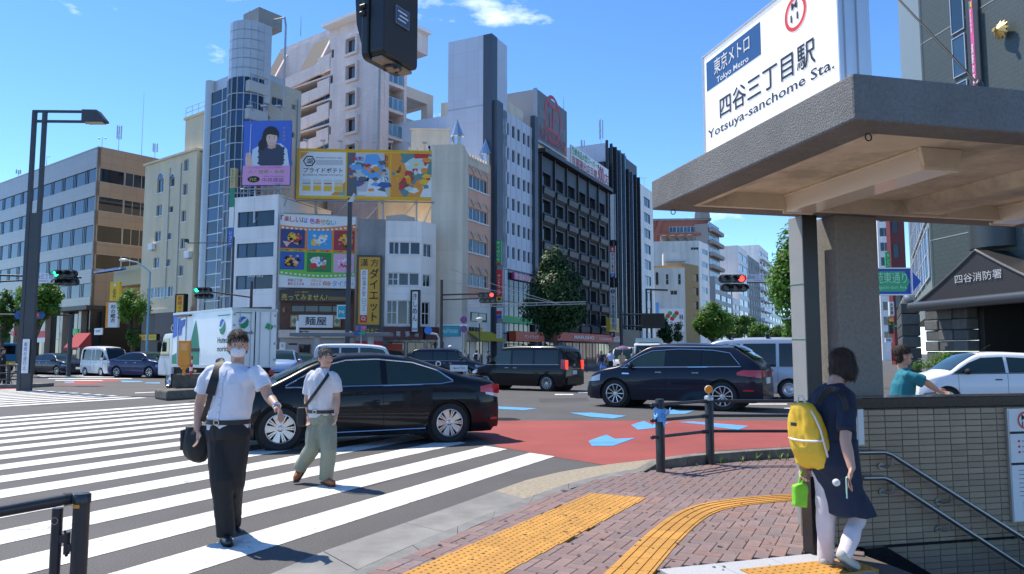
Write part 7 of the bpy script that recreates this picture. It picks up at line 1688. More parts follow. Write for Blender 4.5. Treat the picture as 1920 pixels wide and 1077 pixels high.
c=minivan('white_kei_van','small white boxy van waiting between two dark cars at left',at_ground(196,49),R(90-124),WHT,.98,1.90,-1.68,1.72,.74,M_CARGL,False,'steel',.42,.10,'cars waiting in the left street',.27)
c.end('front_bumper',False,-.68,.68,.28,.48,WHT,.04);c.end('front_plate',False,-.17,.17,.36,.50,M_PLATE,.06);c.end('headlamp_front',False,.42,.66,.62,.78,M_HEAD,.015);c.end('headlamp_front',False,-.66,-.42,.62,.78,M_HEAD,.015)
simple_car('blue_white_car','pale blue compact car with white roof facing us right of the truck',at_ground(530,37),R(90-170),paint('pale blue car paint',(.30,.42,.62),.3),3.8,1.62,.84,M_CARGL2,suv=.12)
simple_car('grey_car','dark grey car facing us behind the pale blue compact',at_ground(565,44),R(90-160),paint('charcoal car paint',(.03,.03,.033)),4.4,1.48,.88,M_CARGL2)
c=minivan('white_long_van','white van with dark windows seen above the black sedan roof',at_ground(668,40),R(90-80),WHT,1.2,1.95,-2.2,2.3,.84,M_CARGL2,False,'steel',.45,.35)
# ---- black taxi
c=minivan('black_taxi','black tall taxi with white door advert and roof lamp heading right',at_ground(838,45),R(90-96),NAV,1.37,1.74,-2.1,2.3,.84,M_CARGL,False,'seven',.55,.95)
c.strip('door_advert',[(.35,.42),(1.4,.40)],[(.35,.80),(1.4,.78)],M_WHITE,.012,sides=(-1,));MB().ball((.2,0,1.86),.13,8,0,(1,1,.8)).put('roof_lamp',M_WHITE,c.root,smooth=True)
y_=-(c.ys(-.3,.9)+.012);o=ring(-.35,.86,.10,.17,y_,c.root,M_WHITE,24,name='ring_emblem')
text('Japan Taxi',.55,.56,.7,.10,-(c.ys(.9,.6)+.02),c.root,M_INK)
# ---- white hatchback at right
a=AT(1772,700,20.0);loc,rz,wb=place((a.x,a.y),(a.x+2.40,a.y-.35),.80)
c=Car('white_hatchback','white three-door hatchback passing behind the cyclist at right','car',[(-1.85,.6),(-1.83,1.0),(-1.70,1.22),(-1.45,1.40),(-1.0,1.47),(-.2,1.50),(.3,1.47),(.75,1.26),(1.12,1.0),(1.6,.86),(1.82,.68),(1.86,.5)],[(-1.85,.96),(0,.93),(1.15,.88),(1.86,.62)],.82,.60,.18,(-1.21,1.21),.29,WHT,'steel',(.4,.86,.6,.74),loc,rz)
lo=[(-1.45,1.0),(1.05,.955)];hi=[(-1.45,1.20),(-1.2,1.34),(-.2,1.395),(.3,1.37),(.62,1.24),(1.05,.96)]
for a_,b_,m in((-1.42,-.32,M_CARGL2),(-.24,1.03,M_CARGL2)):c.strip('side_window',cut(lo,a_,b_),cut(hi,a_,b_),m)
c.glass_top('windscreen',.36,1.08,M_CARGL2,.85,.87);c.seams((-.28,.92),.28,.93);c.handles((-.05,),.80,M_UNDER);c.mirrors(.72,.98,M_UNDER);c.line([(-1.46,.985),(1.08,.94)],.01,M_UNDER,'window_trim');MB().tube([(.25,.3,1.48),(-.1,.33,1.72)],.006,6).put('aerial_rod',M_UNDER,c.root);c.glass_top('rear_window',-1.72,-1.45,M_CARGL)
# ---- far vans in the right street
c=minivan('far_white_van','white van facing us beyond the pedestrians in the right street',at_ground(1172,62),R(90-196),WHT,1.2,1.95,-2.2,2.3,.84,M_CARGL2,False,'steel',.45,.30)
t_=at_ground(1217,52);t=thing('far_truck','white flatbed truck facing us with rack above its cab','truck',t_,R(90-196+0),'vehicles at the crossing')
mb=MB();mb.prism([(0,.5),(1.6,.5),(1.66,1.1),(1.5,1.3),(1.3,2.05),(1.15,2.15),(0,2.15)],-.88,.88,'y');mb.put('cab',CABM,t,bevel=.06)
mb=MB();mb.add([(1.515,-.78,1.32),(1.515,.78,1.32),(1.32,.72,2.0),(1.32,-.72,2.0)],[(0,1,2,3)]);mb.put('windscreen',M_CARGL2,t);MB().box(-4.2,-.95,.95,-.05,.95,2.2).put('cargo_bed',M_TRB,t);MB().box(-1.0,-.8,2.2,1.1,.8,2.5).put('roof_rack',M('pale green load',(.45,.55,.5),.6),t)
MB().box(1.62,-.85,.45,1.7,.85,.65).put('bumper',M_STEEL,t);[MB().box(1.64,q*.65-.14,.75,1.68,q*.65+.14,.95).put('headlamp',M_HEAD,t)for q in(-1,1)];MB().box(1.64,-.4,.75,1.67,.4,1.0).put('grille',M_UNDER,t)
for x in(.9,-3):
 for y,sd in((.75,1),(-.75,-1)):wheel(t,x,y,sd,.36,'steel',.22)
for q in(-1,1):MB().box(1.35,q*1.05-.05,1.45,1.45,q*1.05+.05,1.85).put('mirror',M_UNDER,t);MB().tube([(1.4,q*.86,1.8),(1.4,q*1.05,1.82)],.015,6).put('mirror_arm',M_UNDER,t)
t=thing('green_lorry','green covered lorry cut off by the left edge','truck',at_ground(-10,62),R(90-128),'vehicles at the crossing');MB().box(-4.2,-1.05,1.4,0.2,1.05,2.9).put('cargo_box',M('lorry green',(.02,.15,.08),.5),t,bevel=.04);MB().box(.3,-1.0,.5,1.9,1.0,2.3).put('cab',paint('lorry blue',(.03,.15,.30)),t,bevel=.08);MB().box(1.88,-.85,1.4,1.915,.85,2.1).put('windscreen',M_CARGL,t);MB().box(-4.2,-.9,.6,1.7,.9,1.38).put('chassis',M_UNDER,t);MB().box(1.9,-.9,.5,1.96,.9,.8).put('bumper',M_YEL,t)
for x in(1.0,-3):
 for y,sd in((.85,1),(-.85,-1)):wheel(t,x,y,sd,.4,'steel',.24)
 # ================================================================== PEOPLE
SKIN=M('skin',(.52,.30,.21),.5,var=.06,scale=9);HAIRM=M('dark hair',(.022,.015,.011),.7,var=.5,scale=60,stretch=(1,1,.15),bump=1.0,bscale=120);GREYH=M('grey hair',(.10,.09,.085),.7,var=.45,scale=60,stretch=(1,1,.15),bump=1.0,bscale=120)
def remesh(mb,vox,name,mats,parent,smooth=2,wr=0,seed=0,loc=(0,0,0),cut=None):
 me=mb.mesh('tmp',mats);o=bpy.data.objects.new('tmp',me)
 md=o.modifiers.new('r','REMESH');md.mode='VOXEL';md.voxel_size=vox
 if smooth:m2=o.modifiers.new('s','SMOOTH');m2.iterations=smooth;m2.factor=.5
 ev=evalmesh(o);bpy.data.meshes.remove(me)
 ev.name=name;ev.materials.clear();[ev.materials.append(m)for m in(mats if isinstance(mats,list)else[mats])]
 if wr:
  nn=[v.normal.copy()for v in ev.vertices]
  for v,q in zip(ev.vertices,nn):
   p=v.co;k=noise.noise(Vector((p.x*9+seed,p.y*9,p.z*5)))+.5*noise.noise(Vector((p.x*22,p.y*22+seed,p.z*13)))
   v.co=p+q*k*wr
 ev.polygons.foreach_set('use_smooth',[True]*len(ev.polygons));ev.update()
 return link(name,ev,parent,loc)
def chain(mb,pts,n=12):
 """tapered limb with round ends: pts = [(Vector, radius)]"""
 P=[Vector(p)for p,r in pts];Rr=[r for p,r in pts];a=(P[0]-P[1]).normalized();b=(P[-1]-P[-2]).normalized()
 Q=[P[0]+a*Rr[0]*.95,P[0]+a*Rr[0]*.7]+P+[P[-1]+b*Rr[-1]*.7,P[-1]+b*Rr[-1]*.95]
 q=[Rr[0]*.25,Rr[0]*.72]+Rr+[Rr[-1]*.72,Rr[-1]*.25];mb.tube(Q,q,n)
def loft(mb,rings,lat,n=18):
 """closed horizontal rings: (centre, half width along lat, half depth)"""
 lat=Vector(lat).normalized();fr=Vector((-lat.y,lat.x,0));o=len(mb.v)
 for c,rx,ry in rings:
  for j in range(n):a=2*math.pi*j/n;mb.v.append(tuple(Vector(c)+lat*rx*math.copysign(abs(math.cos(a))**.85,math.cos(a))+fr*ry*math.sin(a)))
 k=len(rings)
 for i in range(k-1):
  for j in range(n):mb.f.append((o+i*n+j,o+i*n+(j+1)%n,o+(i+1)*n+(j+1)%n,o+(i+1)*n+j));mb.m.append(0)
 mb.f.append(tuple(o+j for j in range(n-1,-1,-1)));mb.f.append(tuple(o+(k-1)*n+j for j in range(n)));mb.m+=[0,0]
def oriented_ball(mb,c,lat,fr,up,r,n=12):
 o=len(mb.v);mb.ball((0,0,0),1,n)
 for i in range(o,len(mb.v)):v=mb.v[i];mb.v[i]=tuple(Vector(c)+lat*v[0]*r[0]+fr*v[1]*r[1]+up*v[2]*r[2])
def hand(mb,w,d,side,s=1,curl=.5):
 """palm and five bent fingers: wrist w, direction d, side = direction of the thumb"""
 d=Vector(d).normalized();th=Vector(side);th=(th-d*th.dot(d)).normalized();nn=d.cross(th)
 pc=Vector(w)+d*.045*s;oriented_ball(mb,pc,th,nn,d,(.040*s,.016*s,.050*s),8)
 for i,l in enumerate((.070,.080,.074,.058)):
  off=(.030-.020*i)*s;b=Vector(w)+d*.082*s+th*off;l*=s
  d2=(d+nn*curl*.6).normalized();d3=(d+nn*curl*1.5).normalized()
  chain(mb,[(b,.0088*s),(b+d2*l*.45,.0085*s),(b+d2*l*.45+d3*l*.45,.0075*s)],8)
 b=Vector(w)+d*.03*s+th*.036*s;t1=(d*.8+th*.6).normalized();chain(mb,[(b,.0105*s),(b+t1*.035*s,.0095*s),(b+t1*.035*s+(d+nn*.4).normalized()*.03*s,.008*s)],8)
def figure(root,J,F,body_skin=True,near=True,build=1.0,top=None,bottom=None,shoe=None,hair=HAIRM,sleeve=.72,fem=False,mask=False,skirt=None,legm=None,hatm=None,tilt=0):
 """J: joints in the root's axes. F: facing direction. Draws skin, clothes, shoes and hair as parts"""
 F=Vector((F[0],F[1],0)).normalized();Lt=Vector((-F.y,F.x,0));U=Vector((0,0,1));V_={k:Vector(v)for k,v in J.items()}
 vox=.0075 if near else .022;B=build
 def mid(a,b,t=.5):return V_[a].lerp(V_[b],t)
 lat=(V_['shL']-V_['shR']);lat.z=0;lat.normalize()
 wsh=(V_['shL']-V_['shR']).length/2
 chest=mid('shL','shR');pel=V_['pelvis'];sp=lambda t:pel.lerp(chest,t)
 hd=V_['head'];nk=V_['neck'];fu=(U+F*tilt).normalized()
 # ---- skin
 mb=MB()
 loft(mb,[(pel-U*.06,.13*B,.10*B),(sp(.3),.125*B,.09*B),(sp(.7),.15*B,.10*B),(chest-U*.05,wsh*.72,.075*B),(chest+U*.03,.06,.055)],lat)
 chain(mb,[(chest+U*.02,.058),(nk,.054),(hd-U*.06-F*.01,.054)])
 oriented_ball(mb,hd+U*.02-F*.008,Lt,F,fu,(.074,.094,.108),14);oriented_ball(mb,hd-U*.055+F*.028,Lt,F,fu,(.052,.056,.058),10)
 chain(mb,[(hd+F*.083+U*.012,.009),(hd+F*.098-U*.016,.014)],8);oriented_ball(mb,hd+F*.078+U*.028,Lt,F,U,(.045,.016,.010),8)
 for q in(-1,1):oriented_ball(mb,hd+Lt*q*.074-F*.01-U*.005,Lt,F,U,(.012,.020,.032),8)
 oriented_ball(mb,hd+F*.078-U*.052,Lt,F,U,(.024,.012,.008),6)
 for s_ in 'LR':
  sh,el,wr,hn=V_['sh'+s_],V_['el'+s_],V_['wr'+s_],V_['ha'+s_]
  chain(mb,[(sh+(chest-sh)*.12-U*.03,.034*B),(sh.lerp(el,.5),.043*B),(el,.038*B),(el.lerp(wr,.35),.038*B),(wr,.026*B)])
  hand(mb,wr,hn-wr,(F if s_=='L' else F)+(Lt*(.5 if s_=='R' else-.5)),1.0 if near else 1.1,.5)
  hp,kn,an=V_['hi'+s_],V_['kn'+s_],V_['an'+s_]
  chain(mb,[(hp,.075*B),(kn,.05*B),(kn.lerp(an,.35),.05*B),(an,.035)])
  ft=V_['to'+s_];chain(mb,[(an-U*.03,.034),(an.lerp(ft,.6)-U*.02,.032),(ft,.024)])
 remesh(mb,vox,'body',SKIN,root,2)
 # ---- upper garment
 if top:
  mb=MB();hem=pel+U*(.0 if not fem else-.02)
  loft(mb,[(hem-U*.03,.165*B,.125*B),(sp(.15),.165*B,.125*B),(sp(.4),.17*B,.125*B),(sp(.75),.185*B,.125*B),(chest-U*.06,wsh+.012,.115*B),(chest+U*.0,wsh-.01,.095*B),(chest+U*.045,.095,.075),(chest+U*.075,.066,.062)],lat)
  for s_ in 'LR':
   sh,el,wr=V_['sh'+s_],V_['el'+s_],V_['wr'+s_];e=sh.lerp(el,sleeve)if sleeve<=1 else el.lerp(wr,sleeve-1)
   ch=[(sh+(chest-sh)*.12,.066*B),(sh.lerp(e,.4),.068*B),(e,.066*B if sleeve<=1 else .045)];
   if sleeve>1:ch.insert(2,(el,.054*B))
   ch[0]=(sh+(chest-sh)*.14-U*.004,.062*B);ch[1]=(ch[1][0],.064*B);P=[Vector(p)for p,r in ch];d0=((P[0]-P[1]).normalized()*.6+(chest-sh).normalized()*.5).normalized();mb.tube([P[0]+d0*.058,P[0]+d0*.036]+P,[.03,.05]+[r for p,r in ch],14)
  remesh(mb,max(vox,.009),'shirt',top,root,2,.013 if near else 0,3)
 if skirt:
  mb=MB();hm,hb=V_['hem'],skirt[1];lt2=lat
  loft(mb,[(sp(.35),.175*B,.14*B),(pel,.20*B,.16*B),(pel.lerp(hm,.5),hb*.82,hb*.66),(hm,hb,hb*.78)],lt2);remesh(mb,max(vox,.010),'skirt',skirt[0],root,2,.012 if near else 0,9)
 if bottom:
  mb=MB();loft(mb,[(pel-U*.10,.165*B,.13*B),(pel-U*.03,.168*B,.13*B),(pel+U*.045,.158*B,.12*B)],lat)
  for s_ in 'LR':
   hp,kn,an=V_['hi'+s_],V_['kn'+s_],V_['an'+s_];q=legm or 1
   chain(mb,[(hp,.102*B),(hp.lerp(kn,.5),.092*B*q),(kn,.078*B*q),(kn.lerp(an,.5),.072*B*q)]);mb.tube([kn.lerp(an,.4),kn.lerp(an,.7),an+(an-kn).normalized()*.01-U*.01],[.072*B*q,.068*B*q,.066*B*q],14)
  remesh(mb,max(vox,.010),'trousers',bottom,root,2,.010 if near else 0,5)
 for s_ in 'LR':
  an,ft=V_['an'+s_],V_['to'+s_];dd=(ft-an);dh=Vector((dd.x,dd.y,0)).normalized()if Vector((dd.x,dd.y,0)).length>.02 else F;ss=Vector((-dh.y,dh.x,0))
  mb=MB();hl=an-dd.normalized()*.03-U*.02
  chain(mb,[(hl,.040),(an.lerp(ft,.45)-U*.022,.042),(ft,.036)]);remesh(mb,max(.009,vox),'shoe',shoe or M_INK,root,1)
  mb=MB();lo=min(hl.z,ft.z)-.042
  P=[hl-dh*.05,hl-dh*.05+ss*.036,an.lerp(ft,.5)+ss*.045,ft+ss*.038,ft+dh*.045,ft-ss*.038,an.lerp(ft,.5)-ss*.045,hl-dh*.05-ss*.036]
  o_=[]
  for p in P:t_=max(0,min(1,(p-hl).dot(dd)/dd.length_squared));zz=hl.z+(ft.z-hl.z)*t_;o_.append((p.x,p.y,zz-.040))
  n_=len(o_);mb.add([(a,b,c-.012)for a,b,c in o_]+[(a,b,c+.008)for a,b,c in o_],[tuple(range(n_)),tuple(range(n_,2*n_))]+[(i,(i+1)%n_,n_+(i+1)%n_,n_+i)for i in range(n_)]);mb.put('sole',M('shoe sole',(.06,.05,.045),.8),root)
  # ---- hair, eyes
 if hair:
  mb=MB();oriented_ball(mb,hd+U*.050-F*.021,Lt,F,fu,(.079,.100,.088),14)
  if fem:
   oriented_ball(mb,hd-U*.015-F*.050,Lt,F,fu,(.080,.056,.085),12);
   for q in(-1,1):oriented_ball(mb,hd-U*.01+Lt*q*.062-F*.01,Lt,F,fu,(.026,.055,.080),10)
  else:oriented_ball(mb,hd-U*.005-F*.05,Lt,F,fu,(.078,.056,.075),12)
  hr=remesh(mb,max(vox,.008),'hair',hair,root,1,.007,2)
  if near:
   rnd=random.Random(4);ms=MB();hv_=hr.data.vertices
   for i in range(900):
    v=hv_[rnd.randrange(len(hv_))];nn=v.normal;p=v.co.copy()
    if(p-hd).dot(F)>.05 and(p-hd).z<.045:continue
    tg=(Vector((0,0,-1))+F*rnd.uniform(-.2,.5)+Lt*rnd.uniform(-.5,.5));tg=(tg-nn*tg.dot(nn)).normalized();l=rnd.uniform(.025,.05)*(1.5 if fem else 1);sd_=nn.cross(tg)*.0022;up_=rnd.uniform(.002,.012)
    a,b,c=p+nn*.001,p+tg*l*.5+nn*(.003+up_*.6),p+tg*l+nn*up_
    ms.add([a-sd_,a+sd_,b+sd_,b-sd_,c],[(0,1,2,3),(3,2,4)])
   o_=ms.put('hair_strands',hair,hr);o_['kind']='stuff'
 if near:
  for q in(-1,1):
   mb=MB();oriented_ball(mb,hd+Lt*q*.031+F*.079+U*.014,Lt,F,U,(.014,.008,.007),8);e=mb.put('eye',M('eye white',(.6,.58,.55),.3),root,smooth=True)
   mb=MB();oriented_ball(mb,hd+Lt*q*.031+F*.0855+U*.014,Lt,F,U,(.0065,.003,.0065),8);mb.put('iris',M('iris',(.02,.012,.008),.2),e,smooth=True)
   mb=MB();chain(mb,[(hd+Lt*q*.016+F*.087+U*.034,.004),(hd+Lt*q*.046+F*.077+U*.036,.0035)],6);mb.put('eyebrow',hair or HAIRM,root,smooth=True)
  mb=MB();chain(mb,[(hd+F*.089-U*.053-Lt*.02,.004),(hd+F*.094-U*.052,.0052),(hd+F*.089-U*.053+Lt*.02,.004)],6);mb.put('lips',M('lip skin',(.40,.16,.13),.4),root,smooth=True)
 if mask:
  mb=MB();oriented_ball(mb,hd-U*.046+F*.036,Lt,F,fu,(.060,.064,.052),12);remesh(mb,.009,'face_mask',M('white mask',(.75,.76,.78),.7),root,1)
  for q in(-1,1):MB().tube([hd+Lt*q*.058+F*.05-U*.02,hd+Lt*q*.080-F*.01+U*.01],.002,5).put('mask_loop',M('white mask'),root)
 if hatm:
  mb=MB();mb.lathe([(.15,0),(.15,.012),(.09,.02),(.085,.09),(.05,.11)],18,tuple(hd+U*.075));mb.put('hat',hatm,root,smooth=True)
 return lat
def pxj(spec,Y0,root):
 o={}
 for k,v in spec.items():o[k]=AT(v[0],v[1],Y0+(v[2]if len(v)>2 else 0))-Vector(root)
 return o
 # ---- man with black shoulder bag
g0=G(428,1014);t=thing('person','person in white short-sleeved shirt and black trousers with black shoulder bag and mask','person',g0,0)
Y0=g0.y
J=pxj({'head':(446,650,.0),'neck':(446,680,.03),'shR':(391,697,.08),'shL':(484,699,-.06),'elR':(374,758,.12),'wrR':(370,806,.06),'haR':(369,838,.02),'elL':(503,743,-.10),'wrL':(519,762,-.24),'haL':(529,782,-.30),'pelvis':(428,798,.03),'hiR':(412,812,.04),'hiL':(444,812,.0),'knR':(414,902,-.06),'anR':(423,1000,-.02),'toR':(429,1017,-.20),'knL':(439,905,.04),'anL':(435,980,.36),'toL':(447,1000,.26)},Y0,g0)
SHW=M('white shirt cotton',(.66,.68,.76),.8,var=.04,scale=6,bump=.08,bscale=90);TRK=M('black trouser cloth',(.012,.012,.013),.75,var=.2,scale=12)
lat=figure(t,J,(.42,-.9),top=SHW,bottom=TRK,shoe=M('black leather shoe',(.012,.012,.014),.3),mask=True,sleeve=.66,build=1.08)
from mathutils.bvhtree import BVHTree
def shirt_front(t,J,mat,pocket=0):
 sh=[c for c in t.children if c.name.startswith('shirt')][0];me=sh.data;bt=BVHTree.FromPolygons([v.co for v in me.vertices],[tuple(p.vertices)for p in me.polygons])
 pel,ch=Vector(J['pelvis']),(Vector(J['shL'])+Vector(J['shR']))/2;lat=(Vector(J['shL'])-Vector(J['shR']));lat.z=0;lat.normalize();fr=Vector((-lat.y,lat.x,0));fr=fr if fr.y<0 else-fr;U=Vector((0,0,1))
 def hit(x,z):h=bt.ray_cast(Vector((pel.x,pel.y,0)).lerp(Vector((ch.x,ch.y,0)),max(0,min(1,(z-pel.z)/(ch.z-pel.z))))+lat*x+U*z+fr*.6,-fr);return h[0]+fr*.004 if h[0]is not None else None
 zs=[pel.z+.06+(ch.z+.03-pel.z-.06)*i/14 for i in range(15)];mb=MB();n=0
 for z in zs:
  a,b=hit(-.014,z),hit(.014,z)
  if a is None or b is None:continue
  mb.v+=[tuple(a),tuple(b)];n+=1
 mb.f=[(2*i,2*i+1,2*i+3,2*i+2)for i in range(n-1)];mb.m=[0]*(n-1);pl=mb.put('placket',mat,t,smooth=True)
 for i in range(6):
  p=hit(0,zs[2+2*i])
  if p is not None:m_=MB();m_.ball(p+fr*.002,.006,6);m_.put('button',M('shirt button',(.5,.5,.5),.4),pl)
 for s_ in(-1,1):
  pts=[Vector(J['neck'])+lat*s_*.055-U*.030-fr*.01,Vector(J['neck'])+lat*s_*.012+fr*.085-U*.060,Vector(J['neck'])+lat*s_*.055+fr*.090-U*.095,Vector(J['neck'])+lat*s_*.085+fr*.02-U*.065]
  m_=MB();m_.add(pts+[p-fr*.006-U*.004 for p in pts],[(0,1,2,3),(7,6,5,4),(0,4,5,1),(1,5,6,2),(2,6,7,3),(3,7,4,0)]);m_.put('collar',mat,t,bevel=.003)
 if pocket:
  q=[hit(.05+.10*i/4,pel.z+(ch.z-pel.z)*(pocket+.18*j))for j in range(2)for i in range(5)]
  if all(p is not None for p in q):m_=MB();m_.add(q,[(i,i+1,i+6,i+5)for i in range(4)]);m_.put('pocket',mat,t,smooth=True)
def belt(t,J,lat,mat,build=1.0,drop=-.02):
 mb=MB();p=Vector(J['pelvis'])+Vector((0,0,.035));fr=Vector((-lat.y,lat.x,0));N=28;rx,ry=.172*build,.135*build;vs=[]
 for i in range(N):
  a=2*math.pi*i/N;d=lat*rx*math.copysign(abs(math.cos(a))**.85,math.cos(a))+fr*ry*math.sin(a)
  for k,z in((1,-.019),(1,.019),(.96,.019),(.96,-.019)):q=p+d*k;vs.append((q.x,q.y,q.z+z))
 fs=[]
 for i in range(N):
  for k in range(4):fs.append((i*4+k,i*4+(k+1)%4,((i+1)%N)*4+(k+1)%4,((i+1)%N)*4+k))
 mb.add(vs,fs);b=mb.put('belt',mat,t,smooth=True);f_=fr if fr.y<0 else-fr
 q=p+f_*(ry+.004);s_=lat;mb=MB()
 for(a,b_)in((-.028,-.018),(.018,.028)):mb.add([q+s_*a+Vector((0,0,-.022)),q+s_*b_+Vector((0,0,-.022)),q+s_*b_+Vector((0,0,.022)),q+s_*a+Vector((0,0,.022))],[(0,1,2,3)])
 for(a,b_)in((-.022,-.012),(.012,.022)):mb.add([q+s_*-.028+Vector((0,0,a)),q+s_*.028+Vector((0,0,a)),q+s_*.028+Vector((0,0,b_)),q+s_*-.028+Vector((0,0,b_))],[(0,1,2,3)])
 mb.put('buckle',M('buckle metal',(.6,.58,.5),.25,.9),b)
belt(t,J,lat,M('black belt',(.012,.011,.01),.4),1.08);shirt_front(t,J,SHW,.62)
def strap(root,pts,w_,mat,name='strap',th=.012):
 mb=MB();P=[Vector(p)for p in pts];Q=resample([Vector(p)for p in P],.03);up=None
 for i,p in enumerate(Q):
  d=(Q[min(i+1,len(Q)-1)]-Q[max(i-1,0)]).normalized();vw=Vector((0.15,-1,0));s_=d.cross(vw).normalized();n_=s_.cross(d)
  mb.v+=[tuple(p+s_*w_/2+n_*th/2),tuple(p-s_*w_/2+n_*th/2),tuple(p-s_*w_/2-n_*th/2),tuple(p+s_*w_/2-n_*th/2)]
 for i in range(len(Q)-1):
  for k in range(4):mb.f.append((i*4+k,i*4+(k+1)%4,i*4+4+(k+1)%4,i*4+4+k));mb.m.append(0)
 return mb.put(name,mat,root,smooth=True)
BAGM=M('black nylon bag',(.012,.012,.013),.6,var=.25,scale=14,bump=.2)
gb=AT(372,828,Y0+.10);b=thing('shoulder_bag','black nylon shoulder bag hanging at the hip of the person in white shirt','bag',gb)
mb=MB();oriented_ball(mb,(-.005,0,-.02),Vector((1,0,0)),Vector((0,1,0)),Vector((0,0,1)),(.125,.08,.16),12);mb.box(-.10,-.05,-.12,.09,.05,.13);remesh(mb,.014,'bag_body',BAGM,b,8,.016,4)
mb=MB();mb.box(-.135,-.05,-.07,-.10,.03,.10);remesh(mb,.012,'side_pocket',BAGM,b,4,.008,6)
D=lambda x,y,dy:AT(x,y,Y0+dy)-gb
strap(b,[D(380,790,.06),D(392,752,-.10),D(400,722,-.10),D(410,692,-.02),D(413,680,.06),D(410,686,.16)],.038,BAGM);strap(b,[D(394,740,-.105),D(401,716,-.10),D(410,690,-.03),D(413,678,.05),D(412,682,.10)],.070,BAGM,'shoulder_pad',.024)
mb=MB();q=AT(519,762,Y0-.24)-g0;d_=(AT(529,782,Y0-.30)-AT(503,743,Y0-.10)).normalized();mb.tube([q-d_*.012,q+d_*.008],.034,16);mb.put('bracelet',M_CHROME,t)
# ---- older man with cross-body bag
g0=G(612,909);Y0=g0.y;t=thing('person','person in pale shirt and khaki trousers with brown shoes crossing in front of sedan','person',g0,0)
J=pxj({'head':(611,673,.0),'neck':(609,692,.04),'shR':(581,703,.06),'shL':(628,704,-.06),'elR':(576,752,.10),'wrR':(579,777,.02),'haR':(580,797,-.02),'elL':(632,745,-.02),'wrL':(631,775,-.10),'haL':(629,796,-.14),'pelvis':(603,777,.04),'hiR':(594,788,.06),'hiL':(613,788,.02),'knR':(587,838,.0),'anR':(563,876,.10),'toR':(555,896,.02),'knL':(616,845,-.06),'anL':(611,896,.0),'toL':(624,906,-.16)},Y0,g0)
KHA=M('khaki trouser cloth',(.26,.27,.20),.85,var=.08,scale=9,bump=.1)
lat=figure(t,J,(.55,-.83),top=M('pale grey shirt',(.58,.58,.62),.85,var=.06,scale=20,bump=.1),bottom=KHA,shoe=M('tan leather shoe',(.34,.10,.03),.4),hair=GREYH,sleeve=.74,legm=1.22,build=.98);belt(t,J,lat,M('brown belt',(.03,.018,.012),.4));shirt_front(t,J,M('pale grey shirt'),.60)
gb=AT(566,778,Y0+.10);b=thing('crossbody_bag','small black crossbody bag of the person in khaki trousers','bag',gb);mb=MB();mb.box(-.045,-.05,-.13,.05,.05,.09);remesh(mb,.012,'bag_body',BAGM,b,8,.008,4)
D=lambda x,y,dy:AT(x,y,Y0+dy)-gb;strap(b,[D(572,762,.04),D(586,744,-.14),D(602,722,-.18),D(614,705,-.12),D(618,697,.0),D(614,698,.08)],.035,BAGM)
# ---- woman with yellow backpack
g0=G(1550,1068);Y0=g0.y;t=thing('person','person in navy tunic and white leggings with yellow backpack entering the station','person',g0,0)
J=pxj({'head':(1583,687,.08),'neck':(1568,714,.06),'shL':(1535,738,.18),'shR':(1590,741,-.12),'elR':(1585,828,-.26),'wrR':(1597,878,-.33),'haR':(1591,905,-.36),'elL':(1512,820,.24),'wrL':(1508,868,.16),'haL':(1506,892,.12),'pelvis':(1563,868,.02),'hiL':(1552,885,.06),'hiR':(1575,885,-.03),'knL':(1548,975,.04),'anL':(1548,1050,.06),'toL':(1556,1064,.20),'knR':(1610,968,-.02),'anR':(1582,1040,-.16),'toR':(1604,1063,-.08),'hem':(1590,962,.02)},Y0,g0)
NVY=M('navy cotton',(.012,.020,.045),.85,var=.12,scale=8,bump=.1);LEG=M('white leggings',(.62,.55,.56),.8,var=.05,scale=10)
figure(t,J,(.80,.60),top=NVY,bottom=LEG,shoe=M('pale canvas shoe',(.42,.41,.36),.8),hair=M('brown black hair',(.035,.020,.013),.65,var=.5,scale=60,stretch=(1,1,.12),bump=1.0,bscale=120),sleeve=.80,fem=True,skirt=(NVY,.205),legm=.80,build=.98)
gb=AT(1517,815,Y0+.03);YELB=M('yellow nylon',(.72,.46,.03),.55,var=.10,scale=7,bump=.15,bscale=30)
b=thing('backpack','yellow backpack with white zips on the back of the person in navy','backpack',gb,R(-9))
Bv=Vector((-.8,-.6,0));mb=MB();o=len(mb.v)
rot=Matrix.Rotation(R(30),3,'Z')@Matrix.Rotation(R(-14),3,'Y')
rings=[(-.235,.12,.05),(-.205,.15,.085),(-.10,.155,.10),(.05,.145,.085),(.15,.125,.062),(.215,.10,.045),(.235,.07,.025)]
n_=20
for z,rx,ry in rings:
 for j in range(n_):a=2*math.pi*j/n_;v=rot@Vector((ry*math.copysign(abs(math.cos(a))**.7,math.cos(a)),rx*math.copysign(abs(math.sin(a))**.7,math.sin(a)),z));mb.v.append(tuple(v))
for i in range(len(rings)-1):
 for j in range(n_):mb.f.append((o+i*n_+j,o+i*n_+(j+1)%n_,o+(i+1)*n_+(j+1)%n_,o+(i+1)*n_+j));mb.m.append(0)
mb.f.append(tuple(range(n_-1,-1,-1)));mb.f.append(tuple(o+(len(rings)-1)*n_+j for j in range(n_)));mb.m+=[0,0]
remesh(mb,.010,'pack_body',YELB,b,2,.017,7)
ZIP=M('white zip tape',(.70,.69,.66),.6)
def rp(pts):return[tuple(rot@Vector(p))for p in pts]
MB().tube(rp([(-.02,-.155,-.02),(-.07,-.135,-.015),(-.104,-.06,-.01),(-.106,.0,-.01),(-.104,.06,-.01),(-.07,.13,-.015)]),.008,8).put('zip',ZIP,b,smooth=True)
MB().tube(rp([(-.02,-.158,-.16),(-.03,-.162,-.05),(-.03,-.158,.06),(-.03,-.13,.15),(-.02,-.08,.215)]),.007,8).put('zip',ZIP,b,smooth=True)
